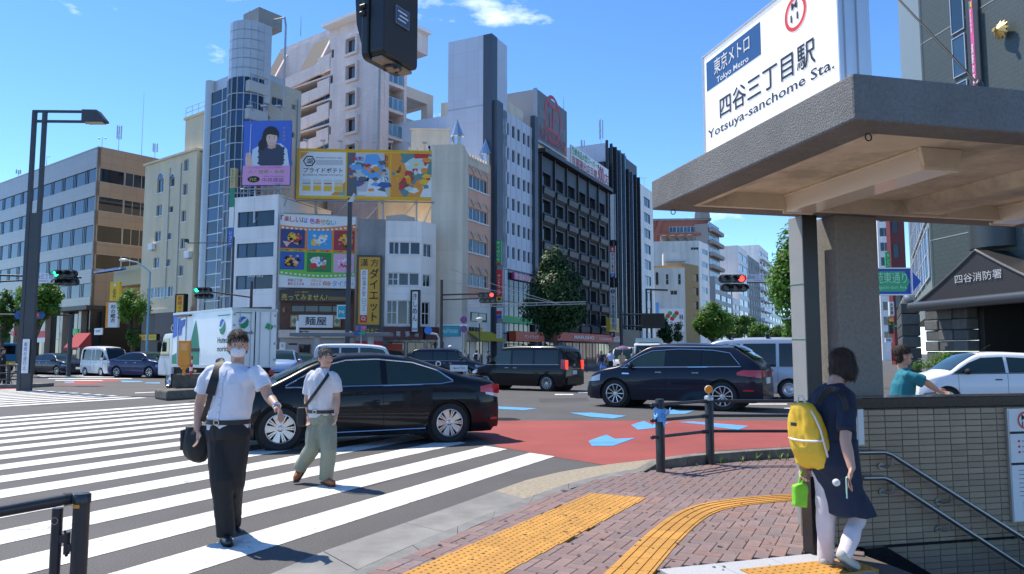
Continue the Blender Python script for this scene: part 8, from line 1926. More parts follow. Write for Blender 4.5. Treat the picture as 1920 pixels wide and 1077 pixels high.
MB().box(-.004,-.025,-.012,.004,.025,.012).put('brand_patch',M_INK,b,tuple(rot@Vector((-.095,.02,.10))),R(30));MB().tube(rp([(0,-.04,.23),(0,-.02,.28),(0,.02,.28),(0,.04,.23)]),.008,8).put('grab_loop',ZIP,b,smooth=True)
D=lambda x,y,dy:AT(x,y,Y0+dy)-gb
for pts in([(1533,760,-.05),(1545,738,-.06),(1560,730,-.10),(1578,738,-.20),(1586,775,-.22),(1570,830,-.15)],):o=strap(b,[Matrix.Rotation(R(9),3,'Z')@D(*p)for p in pts],.04,M_INK)
gp2=AT(1499,925,Y0+.10);b=thing('green_pouch','bright green mesh pouch dangling from hand of person in navy','pouch',gp2,R(20));LIM=M('lime green mesh',(.22,.62,.03),.6,var=.15,scale=25)
mb=MB();mb.prism([(-.055,-.085),(.045,-.10),(.06,.05),(.03,.075),(-.05,.06)],-.025,.025,'y');remesh(mb,.009,'pouch_body',LIM,b,3,.008,3);MB().tube([(.02,0,.06),(.045,-.01,.12),(.03,0,.155),(.01,0,.12),(.0,0,.06)],.007,8).put('pouch_strap',LIM,b,smooth=True)
ph=AT(1588,912,Y0-.40);b=thing('phone','pale green phone held low in the hand of the person in navy','phone',ph,R(62));MB().box(-.036,-.005,-.075,.036,.005,.06).put('case',M('mint case',(.45,.66,.55),.4),b,bevel=.006);MB().box(-.032,-.0062,-.07,.032,-.0052,.055).put('screen',M_DGLASS,b)
o=AT(1568,905,Y0-.38);b=thing('pompom_charm','small round white charm hanging from the phone','charm',o);MB().ball((0,0,0),.024,10).put('ball',M('white felt',(.6,.6,.62),.9,bump=.6),b,smooth=True);MB().tube([(.02,0,.01),(.05,.0,.03),(.075,.0,.02)],.002,5).put('cord',M_INK,b)
# ---- cyclist at right and his bicycle
def bicycle(name,label,loc,rz,col):
 b=thing(name,label,'bicycle',loc,rz,'bicycles')
 for x in(-.52,.52):
  mb=MB();mb.tube([(x+.33*math.cos(R(a)),0,.35+.33*math.sin(R(a)))for a in range(0,361,12)],.018,8,0,False);w_=mb.put('wheel',M_TYRE,b,smooth=True);mb=MB()
  for a in range(0,180,20):mb.tube([(x+.31*math.cos(R(a)),0,.35+.31*math.sin(R(a))),(x-.31*math.cos(R(a)),0,.35-.31*math.sin(R(a)))],.0025,4)
  mb.put('spokes',M_STEEL,w_)
 m=M('bicycle frame '+name,col,.35,.3);mb=MB()
 for p in([(-.52,0,.35),(-.05,0,.32),(.38,0,.72)],[(-.05,0,.32),(-.2,0,.82)],[(-.52,0,.35),(-.17,0,.72)],[(.52,0,.35),(.38,0,.72),(.33,0,.98)],[(-.17,0,.70),(.38,0,.66)]):mb.tube(p,.017,8)
 mb.put('frame',m,b,smooth=True);MB().tube([(.2,-.27,1.0),(.33,-.2,1.02),(.36,0,1.0),(.33,.2,1.02),(.2,.27,1.0)],.014,8).put('handlebar',M_STEEL,b,smooth=True);MB().box(-.34,-.07,.83,-.08,.07,.88).put('saddle',M_BLACK,b,bevel=.03);MB().box(.42,-.16,.74,.72,.16,.95).put('basket',M_STEEL,b);MB().tube([(-.05,-.16,.25),(-.05,-.1,.3),(-.05,.1,.34),(-.05,.16,.39)],.012,6).put('pedals',M_BLACK,b)
 return b
cb=AT(1712,YH,8.9);bicycle('bicycle','bicycle ridden by the person in teal behind the stair wall',(cb.x,cb.y,0),R(-6),(.05,.05,.06))
g0=Vector((cb.x,cb.y,0));t=thing('person','person in teal T-shirt riding a bicycle behind the stair wall','person',g0,0);Y0=cb.y
J=pxj({'head':(1694,668,.0),'neck':(1691,686,.02),'shL':(1690,702,.17),'shR':(1702,704,-.18),'elR':(1738,718,-.24),'wrR':(1757,732,-.22),'haR':(1768,737,-.22),'elL':(1735,716,.24),'wrL':(1756,730,.2),'haL':(1766,735,.2),'pelvis':(1688,768,.0),'hiL':(1690,778,.09),'hiR':(1690,778,-.09),'knR':(1735,800,-.12),'anR':(1712,850,-.14),'toR':(1726,857,-.14),'knL':(1730,785,.12),'anL':(1705,830,.14),'toL':(1720,838,.14)},Y0,g0)
figure(t,J,(.98,-.15),top=M('teal cotton',(.01,.17,.22),.8,var=.08),bottom=M('grey trouser cloth',(.10,.10,.11),.85),hair=M('brown black hair'),sleeve=.85,build=1.05)
# ---- distant walkers
def walker(label,px,Y,h,head,top,bottom=None,skirt=None,hair=HAIRM,stride=.3,sleeve=.8,fem=False,hatm=None,group='distant pedestrians',side=1,sc=1):
 p=AT(px,YH,Y);t=thing('person',label,'person',(p.x,p.y,0),0,group);F=Vector((math.sin(R(head)),math.cos(R(head)),0));Lt=Vector((-F.y,F.x,0));k=h/1.7;U=Vector((0,0,1));st=stride*.5
 J={'head':U*1.58*k,'neck':U*1.44*k,'shL':U*1.38*k+Lt*.19,'shR':U*1.38*k-Lt*.19,'elL':U*1.12*k+Lt*.24-F*.06,'elR':U*1.12*k-Lt*.24+F*.02,'wrL':U*.90*k+Lt*.23+F*.06,'wrR':U*.90*k-Lt*.23+F*.14,'haL':U*.80*k+Lt*.23+F*.1,'haR':U*.80*k-Lt*.23+F*.2,'pelvis':U*.95*k,'hiL':U*.88*k+Lt*.08,'hiR':U*.88*k-Lt*.08,'knL':U*.48*k+Lt*.08+F*st*.8,'knR':U*.48*k-Lt*.08-F*st*.1,'anL':U*.085+Lt*.08+F*st,'anR':U*.085-Lt*.08-F*st,'toL':U*.05+Lt*.09+F*(st+.15),'toR':U*.05-Lt*.09-F*(st-.15),'hem':U*.45*k}
 figure(t,J,F,near=False,top=top,bottom=bottom,skirt=skirt,hair=hair,sleeve=sleeve,fem=fem,hatm=hatm,shoe=M_INK);return t,J
CW=lambda n,c:M('cloth '+n,c,.85,var=.08)
JN=CW('jeans',(.07,.13,.30));NV2=CW('navy top',(.02,.025,.06));LB2=CW('light blue shirt',(.38,.46,.68));DK=CW('dark trousers',(.015,.016,.02));WH2=CW('white shirt',(.66,.67,.70));PT=CW('patterned dress',(.25,.22,.18))
t,J=walker('person in dark sleeveless top and jeans carrying blue bag across far crossing',1127,50,1.62,-150,NV2,JN,fem=True,sleeve=.35,stride=.5,hatm=CW('straw hat',(.45,.35,.22)))
p=t.location+Vector(J['haL']);b=thing('carrier_bag','blue carrier bag held by person in jeans at far crossing','bag',p-Vector((0,0,.30)));MB().box(-.16,-.06,-.18,.16,.06,.18).put('sack',M('blue carrier',(.10,.22,.62),.5),b,bevel=.02);MB().tube([(-.08,0,.18),(0,0,.30),(.08,0,.18)],.012,6).put('handle',M('blue carrier'),b)
walker('person in light blue shirt and dark trousers walking away at far crossing',1145,50,1.72,30,LB2,DK,stride=.4,hair=GREYH)
t,J=walker('person in patterned dress under violet parasol at far crossing',1166,54,1.58,170,PT,None,(PT,.26),fem=True);p=t.location+Vector((0.05,-.05,1.55));b=thing('parasol','violet parasol held over the person in patterned dress','parasol',p);MB().lathe([(.48,.0),(.40,.12),(.22,.22),(.02,.27)],12,(0,0,.2)).put('canopy',M('violet cloth',(.16,.09,.20),.8),b);MB().tube([(0,0,-.65),(0,0,.46)],.012,6).put('shaft',M_STEEL,b)
walker('person in pale top half hidden by the dark utility car',1202,50,1.6,180,CW('pale lilac',(.45,.40,.55)),None,(CW('white skirt',(.6,.6,.62)),.24),fem=True,hatm=CW('white hat',(.6,.58,.55)))
t,J=walker('person in white shirt with dark backpack on far pavement',894,56,1.72,20,WH2,DK);p=t.location+Vector((-.07,-.20,1.2));b=thing('backpack','dark backpack on person in white shirt on far pavement','backpack',p);MB().box(-.14,-.08,-.22,.14,.08,.22).put('pack',M('dark pack',(.02,.025,.04),.7),b,bevel=.05)
walker('person in dark shirt right of the white shirt on far pavement',916,54,1.66,70,CW('charcoal',(.03,.03,.035)),DK);walker('person in white shirt behind the taxi bonnet',871,58,1.70,100,WH2,DK);walker('person in white shirt by the noodle restaurant door',779,57,1.6,180,WH2,DK,fem=True)
walker('person in red and white at the far right street corner beside column',1510,40,1.65,100,CW('red top',(.5,.06,.05)),DK)
cb=AT(14,YH,33);bicycle('bicycle','silver bicycle with pale basket at the left edge',(cb.x,cb.y,0),R(12),(.45,.47,.5));t,J=walker('person in dark suit on the bicycle at left edge',6,33,1.7,60,DK,DK,sleeve=1.8,stride=.2)
# ================================================================== STREET FURNITURE
M_POLE=M('dark grey pole paint',(.05,.055,.062),.45,.2,var=.12,scale=3);M_LBPOLE=M('pale blue pole paint',(.22,.38,.45),.45,.2);M_BRPOLE=M('dark brown pole paint',(.075,.045,.04),.5,.2)
# ---- tall double lamp post at left
b=AT(42,716,30.0);b.z=0;k=b.y/FPX
t=thing('street_lamp','tall dark double-post street lamp with flat arm at left','street lamp',b)
def LP(x,y,dy=0):p=AT(x,y,b.y+dy);return p-Vector((b.x,b.y,0))
def bar(p,q,w_,d_,name,mat=M_POLE,root=None):
 p,q=Vector(p),Vector(q);z=(q-p).normalized();x=z.cross(Vector((0,1,0))).normalized();y=x.cross(z);vs=[]
 for e in(p,q):
  for sx,sy in((-1,-1),(1,-1),(1,1),(-1,1)):vs.append(tuple(e+x*sx*w_/2+y*sy*d_/2))
 mb=MB();mb.add(vs,[(3,2,1,0),(4,5,6,7),(0,1,5,4),(1,2,6,5),(2,3,7,6),(3,0,4,7)]);return mb.put(name,mat,root or t,bevel=.01)
top=LP(58,209);ztop=top.z;pa=LP(42,716);x1=pa.x-.12;x2=x1+.42
bar((x1,0,0),(x1,0,ztop),.15,.15,'post');bar((x2,0,0),(x2,0,ztop-.02),.15,.15,'post');zc=LP(60,400).z
bar((x1+.21,0,0),(x1+.21,0,zc-0.0),.27,.12,'lower_plate');ae=LP(160,214).x
bar((x1-.07,0,ztop),(ae,0,ztop-.02),.09,.13,'arm');bar((x1+.05,0,ztop-.42),(ae,0,ztop-.44),.09,.13,'arm')
he=LP(200,230).x
mb=MB();mb.prism([(ae-.05,ztop-.49),(ae-.05,ztop+.03),(he-.35,ztop+.02),(he,ztop-.40),(he,ztop-.48)],-.2,.2,'y');mb.put('lamp_head',M_POLE,t,bevel=.02);MB().box(ae+.1,-.16,ztop-.52,he-.1,.16,ztop-.492).put('lamp_lens',M('lamp lens',(.5,.42,.3),.2),t)
s=Sign('street_sticker','white vertical paper notice on the double lamp post',43,636,52,700,29.85,92,M_WHITE,None,.02);s.t(vert('車両の通行止'),.25,.1,.75,.9,P_('blue ink',(.08,.15,.4)))
# ---- signals
def signal_head(root,o,lit,rows=2,s=1.0,rz=0,n=3):
 """horizontal three-lamp heads: o = lower-left corner in root axes"""
 for r_ in range(rows):
  mb=MB();z=o[2]+.42*s*r_;x0=o[0]+(.1*s if r_==0 and rows==2 else 0)
  h_=MB().prism(rrect(x0,z,x0+1.22*s,z+.38*s,.17*s),o[1],o[1]+.22*s,'y').put('housing',M_BLACK,root,smooth=False)
  for i in range(n):
   cx_=x0+(.21+.40*i)*s;cz_=z+.19*s;on=lit and r_==rows-1 and i=={'g':0,'r':2}[lit]
   m=M('lit green lamp',(.02,1.0,.45),.3,emit=2.2)if on and lit=='g' else(M('lit red lamp',(1,.04,.03),.3,emit=2.2)if on else M('dark lamp lens',(.05,.045,.04),.2))
   disc(cx_,cz_,.145*s,o[1]-.012,root,m,20,1,'lens',.011)
   mb=MB();vs=[]
   for q in range(13):
    a=R(-10+200*q/12);vs+=[(cx_+.165*s*math.cos(a),o[1],cz_+.165*s*math.sin(a)),(cx_+.165*s*math.cos(a),o[1]-.28*s,cz_+.165*s*math.sin(a)-.05*s)]
   mb.add(vs,[(2*q,2*q+1,2*q+3,2*q+2)for q in range(12)]);mb.put('visor',M_BLACK,root)
def pole_thing(name,label,cat,px,Y,group=None):
 p=AT(px,YH,Y);return thing(name,label,cat,(p.x,p.y,0),0,group),(lambda x,y,dy=0:AT(x,y,Y+dy)-Vector((p.x,p.y,0)))
t,Q=pole_thing('traffic_signal','green lit signal on arm with place name plate crossing the double lamp post','traffic light',-120,36,'traffic signals')
z=Q(60,513).z;MB().lathe([(.11,0),(.08,z+.8)],14).put('pole',M_POLE,t,smooth=True);MB().tube([(0,0,z),Q(152,521)],.05,8).put('arm',M_POLE,t);MB().tube([(0,0,z-.55),(Q(60,520).x,0,z-.32)],.04,8).put('arm',M_POLE,t)
q=Q(102,528);signal_head(t,(q.x,-.25,q.z-.22),'g',2,.95)
s=Sign('place_name_plate','white place name plate beside the green lit signal at left',59,513,101,531,35.7,95,M_WHITE,None,.05);s.t('四谷三丁目',.06,.42,.94,.9,P_('blue ink'));s.t('Yotsuya 3',.28,.1,.75,.34,P_('blue ink'),0)
t,Q=pole_thing('traffic_signal','green lit signal on thin arm above the box truck','traffic light',468,50,'traffic signals');z=Q(420,558).z
MB().lathe([(.12,0),(.09,Q(468,528).z)],12).put('pole',M_BRPOLE,t,smooth=True);MB().tube([(0,0,z),Q(380,545)],.05,8).put('arm',M_BRPOLE,t);q=Q(366,558);signal_head(t,(q.x,-.25,q.z-.1),'g',2,.95)
t,Q=pole_thing('traffic_signal','red lit signal on brown arm in front of salmon building','traffic light',827,52,'traffic signals');z=Q(870,553).z
MB().lathe([(.13,0),(.10,Q(827,525).z)],12).put('pole',M_BRPOLE,t,smooth=True);MB().tube([(0,0,z),(Q(930,552).x,0,z+.1)],.06,8).put('arm',M_BRPOLE,t);MB().tube([(0,0,z-.35),(Q(898,557).x,0,z-.25)],.05,8).put('arm',M_BRPOLE,t);q=Q(896,566);signal_head(t,(q.x,-.25,q.z-.12),'r',2,.95)
mb=MB();z2=Q(900,575).z;e=Q(1098,570);mb.tube([Q(880,576),e],.035,6);mb.tube([Q(880,571),e+Vector((0,0,.14))],.03,6);[mb.tube([Q(880+i*21,576-i*.55),Q(880+i*21,571.3-i*.3)],.02,5)for i in range(10)];mb.put('cable_rack',M_STEEL,t);MB().tube([(0,0,Q(827,525).z),Q(1045,570)],.025,6).put('stay',M_STEEL,t)
t,Q=pole_thing('traffic_signal','red lit double signal with name plate near the canopy column','traffic light',1580,33,'traffic signals');z=Q(1400,519).z
MB().lathe([(.12,0),(.09,z+.6)],12).put('pole',M_BRPOLE,t,smooth=True);MB().tube([(0,0,z+.05),Q(1368,519)],.045,8).put('arm',M_BRPOLE,t);MB().tube([(0,0,z-.30),(Q(1400,526).x,0,z-.25)],.04,8).put('arm',M_BRPOLE,t);q=Q(1347,546);signal_head(t,(q.x,-.25,q.z-.05),'r',2,.95)
s=Sign('place_name_plate','white place name plate beside the red lit signal near column',1400,515,1440,529,32.8,92,M_WHITE,None,.05);s.t('四谷三丁目',.06,.42,.94,.9,P_('blue ink'));s.t('Yotsuya 3',.28,.1,.75,.34,P_('blue ink'),0)
# ---- other poles
t,Q=pole_thing('street_lamp','pale blue curved street lamp rising from the young tree','street lamp',275,50);zt=Q(275,510).z
MB().tube([(0,0,0),(0,0,zt),Q(270,500),Q(256,492),Q(240,489)],[.09,.06,.055,.05,.05],10).put('pole',M_LBPOLE,t,smooth=True);q=Q(232,488);MB().ball(q,.3,10,0,(1.1,.5,.35)).put('lamp_head',M('lamp shell',(.6,.62,.62),.4),t,smooth=True)
t,Q=pole_thing('street_lamp','slim dark lamp post standing before the noodle shop','street lamp',651,52);zt=Q(657,372).z
MB().box(-.14,-.14,0,.14,.14,zt).put('pole',M_POLE,t,bevel=.02);MB().prism([(-.16,zt-.3),(.16,zt+.1),(.3,zt+.35),(.34,zt+.25),(.2,zt-.3)],-.2,.2,'y').put('lamp_head',M('lamp shell'),t);MB().box(.14,-.08,Q(654,628).z,.26,.08,Q(654,621).z).put('meter_box',M_WHITE,t)
t,Q=pole_thing('street_lamp','small lantern lamp in front of the yellow awning','street lamp',899,57);zt=Q(899,607).z;MB().tube([(0,0,0),(0,0,zt)],.05,8).put('pole',M_POLE,t);MB().lathe([(.12,zt),(.30,zt+.35),(.25,zt+.42),(.02,zt+.5)],10).put('lantern',M('lamp shell'),t)
t,Q=pole_thing('camera_pole','dark pole with thin camera arm left of the white office','pole',431,54);zt=Q(431,455).z;MB().lathe([(.1,0),(.08,zt+.4)],10).put('pole',M_POLE,t,smooth=True);MB().tube([(0,0,zt),Q(352,456)],.04,6).put('arm',M_POLE,t);MB().box(Q(350,455).x-.1,-.15,zt+.02,Q(350,455).x+.1,.15,zt+.25).put('camera',M_BLACK,t)
t,Q=pole_thing('pedestrian_signal_post','dark post with horizontal arm and blue arrow road sign at left','post',130,48);zt=Q(130,590).z;MB().lathe([(.13,0),(.13,zt)],12).put('pole',M_POLE,t,smooth=True);MB().tube([(0,0,zt-.05),Q(-20,590)],.05,8).put('arm',M_POLE,t)
s=Sign('road_arrow_sign','blue arrow ended road sign with red panel at left',31,584,80,598,47.6,92,P_('road blue',(.03,.10,.36)),None,.05);s.b(.45,.12,.88,.88,P_('road red',(.5,.06,.05)));s.t('新宿通り',.48,.25,.86,.75,M_WHITE);s.poly([(1,0),(1.1,.5),(1,1)],P_('road blue'),0,'arrow_tip');s.poly([(0,1),(-.1,.5),(0,0)],P_('road blue'),0,'arrow_tip')
t,Q=pole_thing('shelter','grey steel bus shelter beam on two pale posts before the noodle shop','shelter',595,46);zt=Q(595,628).z;xa,xb=Q(548,628).x,Q(735,628).x;MB().box(xa,-.6,zt-.1,xb,.6,zt+.12).put('roof',M('shelter grey',(.16,.17,.18),.5),t,bevel=.02)
for x in(595,695):MB().box(Q(x-5,640).x,-.12,0,Q(x+5,640).x,.12,zt-.1).put('post',M('shelter post',(.42,.44,.46),.6),t)
MB().box(Q(556,615).x,-.1,zt+.12,Q(560,615).x,.1,Q(556,602).z).put('lamp_box',M_WHITE,t)
def round_sign(px,py,Y,r,label,slash):
 p=AT(px,py,Y);t=thing('road_sign',label,'road sign',p,0,'round no-parking signs');rr=r*Y/FPX
 disc(0,0,rr,0,t,P_('sign red',(.55,.05,.06)),26,1,'plate',.03);disc(0,0,rr*.78,-.012,t,P_('sign blue',(.03,.09,.40)),24,1,'blue_face',.01)
 for a in((45,-45)if slash==2 else(-45,)):MB().box(-rr*.75,-.022,-rr*.09,rr*.75,-.014,rr*.09).put('slash',P_('sign red'),t).rotation_euler=(0,R(-a),0)
 return t
q=round_sign(869.5,600,50,6.6,'upper round blue and red no-stopping sign beside red signal',2);round_sign(869.5,617.5,50,6.6,'lower round blue and red no-parking sign beside red signal',1)
MB().tube([(0,.06,-AT(869.5,600,50).z),(0,.06,.2)],.04,6).put('post',M_STEEL,q);MB().box(-.28,-.0,-.42,.28,.03,-.30).put('plate_bar',M_WHITE,q)
s=Sign('road_arrow_sign','small pink and blue direction plate on thin post before yellow sign',667,611,687,619,44,92,P_('road purple',(.25,.12,.35)),None,.04);s.disc(.35,.5,.4,P_('sign blue'));s.b(.5,.15,.95,.85,P_('road pink',(.6,.12,.18)));MB().tube([(s.w/2,.06,-s.f.px(677,615)[1]*.98),(s.w/2,.06,0)],.03,6).put('post',M_STEEL,s.root)
s=Sign('road_arrow_sign','small green and blue direction plate below the pink one',664,621,686,629,43.9,92,P_('road navy',(.03,.06,.2)),None,.04);s.disc(.3,.5,.4,P_('sign blue'));s.b(.45,.15,.95,.85,P_('road green',(.02,.35,.15)))
t,Q=pole_thing('mirror_post','white bent post with round blue mandatory sign by the taxi','post',823,46);zt=Q(823,626).z;MB().tube([(0,0,0),(0,0,zt-.3),(-.12,0,zt-.05),(-.35,0,zt),(Q(806,622).x,0,zt)],.06,8).put('post',M('pale post',(.55,.56,.57),.5),t,smooth=True);disc(Q(803,620).x,Q(803,620).z,.24,-.1,t,P_('bright sign blue',(.03,.20,.62)),22,1,'plate',.04)
t,Q=pole_thing('display_gantry','dark electronic message board on side arm gantry over right street','message board',1166,70);z0,z1=Q(1200,616).z,Q(1200,588).z
MB().lathe([(.2,0),(.16,z1+.2)],12).put('pole',M_POLE,t,smooth=True);[MB().tube([(0,0,z),(Q(1205,600).x,0,z)],.08,8).put('arm',M_POLE,t)for z in(z1-.1,z0+.2)];MB().box(Q(1202,600).x,-.3,z0,Q(1245,600).x,.3,z1).put('board',M_BLACK,t,bevel=.03);MB().box(Q(1203,600).x+.05,-.32,z0+.15,Q(1245,600).x-.15,-.301,z1-.15).put('display',M('dark led matrix',(.018,.014,.01),.5),t)
t,Q=pole_thing('street_lamp','dark flat-headed double lamp beyond the white wall block','street lamp',1218,95);zt=Q(1218,543).z;[bar((x,0,0),(x,0,zt),.2,.2,'post',M_POLE,t)for x in(-.3,.3)];bar((-.4,0,zt),(Q(1252,545).x,0,zt-.1),.2,.3,'arm',M_POLE,t)
s=Sign('street_name_sign','green and blue arrow shaped street name sign right of thick column',1600,505,1708,552,14,92,P_('road blue deep',(.02,.08,.42)),M_WHITE,.05,ft=.02);s.poly([(1.0,0),(1.19,.5),(1.0,1)],P_('road blue deep'),0,'arrow_tip');s.b(.02,.10,.9,.90,P_('road green bright',(.04,.42,.16)),-.01,'green_panel');s.poly([(.9,.10),(.99,.5),(.9,.90)],P_('road green bright'),-.01,'green_panel');s.t('外苑東通り',.22,.42,.93,.86,P_('pale green letter',(.45,.75,.55)));s.t('Gaienhigashi-dori Ave.',.2,.16,.93,.34,P_('pale green letter'),0);MB().lathe([(.05,-2.3),(.05,1.2)],10,(s.w*.15,.12,0)).put('post',M_POLE,s.root)
ia=AT(-60,YH,31.5);t=thing('island_railing','low dark railing on kerbed island at left with round knob post','railing',(ia.x,ia.y,0));e=AT(70,YH,33.5)-ia
MB().prism([(-2,-1.1),(e.x+.5,e.y-1.2),(e.x+.6,e.y+.4),(-2,1.2)],0,.16).put('island_kerb',M_KERB,t,bevel=.04)
for f_ in(0,.35,.68,.97):q=e*f_;MB().lathe([(.07,.15),(.07,1.0)],12,(q.x,q.y-.4,0)).put('post',M_POLE,t,smooth=True)
for z in(.95,.62,.35):MB().tube([(0,-.4,z),(e.x*.97,e.y*.97-.4,z)],.03,8).put('rail',M_POLE,t)
MB().ball((e.x*.97,e.y*.97-.4,1.12),.12,10).put('knob',M_STEEL,t,smooth=True)
mO=G(330,747);t=thing('median_block','weathered concrete median end block with sloping front','median',mO);MCO=M('mossy median concrete',(.15,.14,.115),.95,var=.35,scale=4,bump=.6,bscale=14,dirt=.4)
dm=hv(-62);nm=Vector((dm.y,-dm.x,0))
def slab(l0,l1,w0,w1,z0,z1,name,bev):
 P=[dm*l0+nm*w0,dm*l1+nm*w0,dm*l1+nm*w1,dm*l0+nm*w1];MB().prism([(p.x,p.y)for p in P],z0,z1).put(name,MCO,t,bevel=bev)
mb=MB();f_=lambda x,y:(G(x,y)-mO)
P=[G(289,748)-mO,G(312,752)-mO,G(372,748)-mO,G(372,748)-mO+Vector((.4,1.6,0)),G(289,748)-mO+Vector((.6,1.5,0))];MB().prism([(p.x,p.y)for p in P],0,.32).put('base',MCO,t,bevel=.06)
P=[G(314,748)-mO+Vector((0,.25,0)),G(378,745)-mO+Vector((0,.2,0)),G(378,745)-mO+Vector((.4,1.3,0)),G(314,748)-mO+Vector((.3,1.3,0))];MB().prism([(p.x,p.y)for p in P],.32,.80).put('upper_block',MCO,t,bevel=.05)
ob=AT(345,700,23.6);zt=AT(345,639,23.6).z;t=thing('orange_marker_box','orange flashing marker box on short stem on the median','marker',(ob.x,ob.y,.8),R(12));zz=zt-.8;M_OR=M('orange enamel',(.72,.26,.02),.45,var=.08,scale=6)
MB().box(-.17,-.14,.30,.17,.14,zz).put('box',M_OR,t,bevel=.015);MB().prism([(-.06,.18),(.06,.18),(.15,.31),(-.15,.31)],-.1,.1,'y').put('neck',M_OR,t);MB().lathe([(.045,0),(.045,.2)],10).put('stem',M_OR,t);MB().box(.171,-.02,zz*.62,.18,.03,zz*.68).put('lock',M_STEEL,t);MB().box(-.10,-.1445,zz*.72,.10,-.1405,zz*.92).put('worn_label',M('pale orange label',(.75,.38,.12),.6,var=.3,scale=30),t)
q=AT(358,698,24.3);t=thing('traffic_post','short red and white striped post beside the orange box','bollard',(q.x,q.y,.8))
for i in range(5):MB().lathe([(.05,i*.12),(.05,i*.12+.12)],12).put('band',M_RED if i%2==0 else M_WHITE,t)
t,Q=pole_thing('far_railing','dark railing along far pavement behind the distant pedestrians','railing',1100,58);e=rowR_d*24
for i in range(9):p=e*(i/8);MB().box(p.x-.05,p.y-.05,0,p.x+.05,p.y+.05,1.15).put('post',M_DSTEEL,t)
for z in(1.1,.75,.4):MB().tube([(0,0,z),(e.x,e.y,z)],.04,6).put('rail',M_DSTEEL,t)
t,Q=pole_thing('overhead_cable','pale overhead cable slanting across the right street front','cable',880,54);MB().tube([Q(845,505),Q(930,535),Q(1045,569)],.02,5).put('cable',M_STEEL,t)
# ================================================================== TREES
def tree(name,label,base,hgt,crown,mat,n=5200,leaf=.16,seed=1,trunk_r=.16,group='street trees',lobes=16,cz=.62,taper=.0):
 rnd=random.Random(seed);t=thing(name,label,'tree',base,0,group);rx,ry,rz_=crown;c0=Vector((0,0,hgt*cz))
 BARK=M('tree bark',(.10,.075,.055),.9,var=.3,scale=9,bump=.5,bscale=20)
 mb=MB();pts=[Vector((0,0,0)),Vector((.05,.02,hgt*.25)),Vector((-.04,.03,hgt*.45)),Vector((.02,0,hgt*.8))];mb.tube(pts,[trunk_r,trunk_r*.8,trunk_r*.6,trunk_r*.2],9)
 lob=[]
 for i in range(lobes):
  u=rnd.uniform(-1,1);a=rnd.uniform(0,6.283);q=rnd.uniform(.45,.95);tz=u*q;rr=math.sqrt(max(0,1-u*u))*q*(1-taper*(u+1)/2)
  lc=c0+Vector((rr*math.cos(a)*rx,rr*math.sin(a)*ry,tz*rz_));lob.append((lc,rnd.uniform(.26,.46)))
 for lc,r_ in lob:s0=Vector((0,0,hgt*rnd.uniform(.28,.55)));mb.tube([s0,s0.lerp(lc,.5)+Vector((0,0,.1*rz_)),lc],[trunk_r*.35,trunk_r*.2,trunk_r*.06],5)
 mb.put('trunk',BARK,t,smooth=True)
 mb=MB()
 for i in range(n):
  lc,r_=lob[rnd.randrange(lobes)]if rnd.random()<.88 else(c0,.9)
  d=Vector((rnd.gauss(0,1),rnd.gauss(0,1),rnd.gauss(0,1))).normalized();q=rnd.random()**.45
  p=lc+Vector((d.x*rx,d.y*ry,d.z*rz_))*r_*q
  nrm=(d+Vector((rnd.uniform(-.7,.7),rnd.uniform(-.7,.7),rnd.uniform(-.2,1.0)))).normalized();a=nrm.cross(Vector((rnd.uniform(-1,1),rnd.uniform(-1,1),.3))).normalized();b_=nrm.cross(a);l=leaf*rnd.uniform(.6,1.25);w_=l*.5
  mb.v+=[tuple(p-a*l*.5),tuple(p+b_*w_*.5+nrm*.02*l),tuple(p+a*l*.5),tuple(p-b_*w_*.5+nrm*.02*l)];k=len(mb.v);mb.f.append((k-4,k-3,k-2,k-1));mb.m.append(0)
 me=bpy.data.meshes.new('crown');me.from_pydata(mb.v,[],mb.f);me.materials.append(mat);me.update();link('crown',me,t);return t
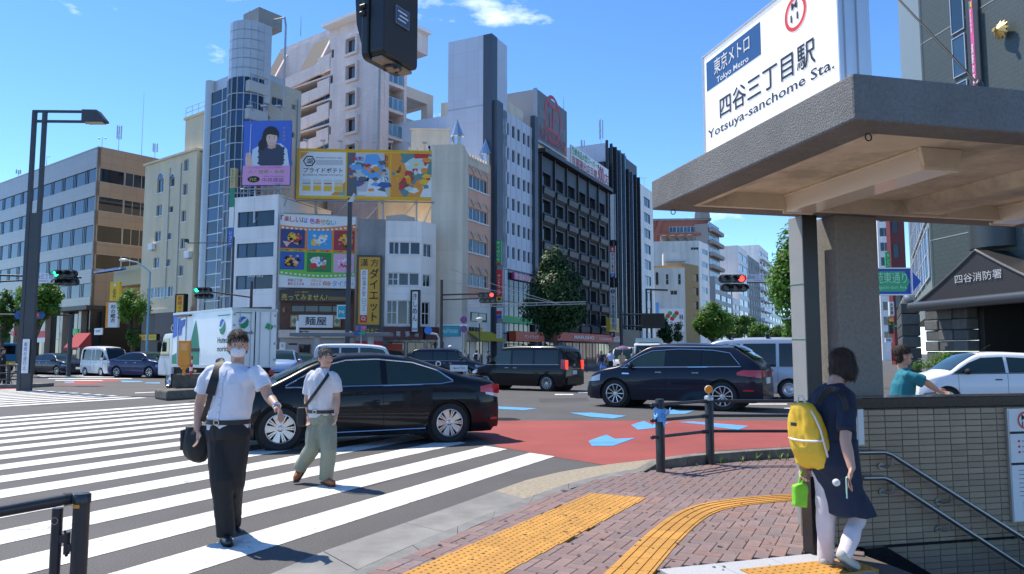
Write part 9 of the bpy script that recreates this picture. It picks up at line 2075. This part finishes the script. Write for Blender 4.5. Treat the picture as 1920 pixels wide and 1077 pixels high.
def leafmat(name,col,trans=.35):
 if name in _m:return _m[name]
 m=bpy.data.materials.new(name);m.use_nodes=True;n=m.node_tree;b=n.nodes['Principled BSDF'];lk=n.links.new;out=n.nodes['Material Output']
 b.inputs['Roughness'].default_value=.5;b.inputs['Specular IOR Level'].default_value=.35
 ge=n.nodes.new('ShaderNodeNewGeometry');mr=n.nodes.new('ShaderNodeMapRange');mr.inputs[3].default_value=.65;mr.inputs[4].default_value=1.4;lk(ge.outputs['Random Per Island'],mr.inputs[0])
 mxn=n.nodes.new('ShaderNodeMix');mxn.data_type='RGBA';mxn.blend_type='MULTIPLY';mxn.inputs[0].default_value=1;mxn.inputs[6].default_value=(*col,1);lk(mr.outputs[0],mxn.inputs[7]);lk(mxn.outputs[2],b.inputs['Base Color'])
 tr=n.nodes.new('ShaderNodeBsdfTranslucent');lk(mxn.outputs[2],tr.inputs[0]);ms=n.nodes.new('ShaderNodeMixShader');ms.inputs[0].default_value=trans;lk(b.outputs[0],ms.inputs[1]);lk(tr.outputs[0],ms.inputs[2]);lk(ms.outputs[0],out.inputs[0]);_m[name]=m;return m
LD=leafmat('dark green leaf',(.030,.075,.022),.25);LBR=leafmat('bright green leaf',(.11,.23,.03),.45);LM=leafmat('mid green leaf',(.07,.16,.028),.4)
def tree_at(px,Y,ytop,ybot,hw,label,mat,n,leaf,seed,taper=0,lobes=16):
 p=AT(px,YH,Y);h=AT(px,ytop,Y).z;zb_=AT(px,ybot,Y).z;r_=hw*Y/FPX
 return tree('street_tree',label,(p.x,p.y,.12),h,(r_*.98,r_*.98,(h-zb_)/2*.90),mat,n,leaf,seed,.06+h*.014,cz=(h+zb_)/2/h,taper=taper,lobes=lobes)
tree_at(1040,66,474,640,66,'large dark tree in front of the black block',LD,26000,.34,5,.35,46)
tree_at(247,54,534,612,34,'young bright tree beside the pale blue lamp',LBR,5200,.22,8,0,18);tree_at(250,53.5,606,662,16,'low bright sprout at the foot of the young tree',LM,1200,.18,28,0,8)
tree_at(62,48,516,612,42,'bright bushy tree behind the double lamp post',LBR,7500,.24,9,0,24)
tree_at(2,50,548,640,30,'bright tree cut by the left edge',LM,3500,.22,10,0,14)
tree_at(1338,78,560,645,38,'bright green tree above the dark utility car',LBR,8500,.34,12,.3,22)
tree_at(1385,95,590,645,28,'mid green tree behind the bright one in right street',LM,5000,.36,13,0,16)
tree_at(1418,115,598,645,26,'pale green rounded tree farther down the right street',LBR,5000,.42,14,0,16)
tree_at(1455,140,612,648,26,'small far tree next to the canopy column',LM,3500,.45,15,0,14)
tree_at(1256,75,598,650,22,'dark small tree under the message board',LD,3500,.30,16,0,14)
tree_at(1502,26,405,660,62,'leafy tree partly hidden behind the dark canopy column',LBR,10000,.20,17,0,26)
p=AT(1765,680,30);o=tree('shrub','low clipped shrub by the fire station stone wall',(p.x,p.y,.1),1.5,(1.0,.6,.6),LBR,1500,.12,21,.04);o['category']='shrub'
bpy.data.scenes.remove(TMP)
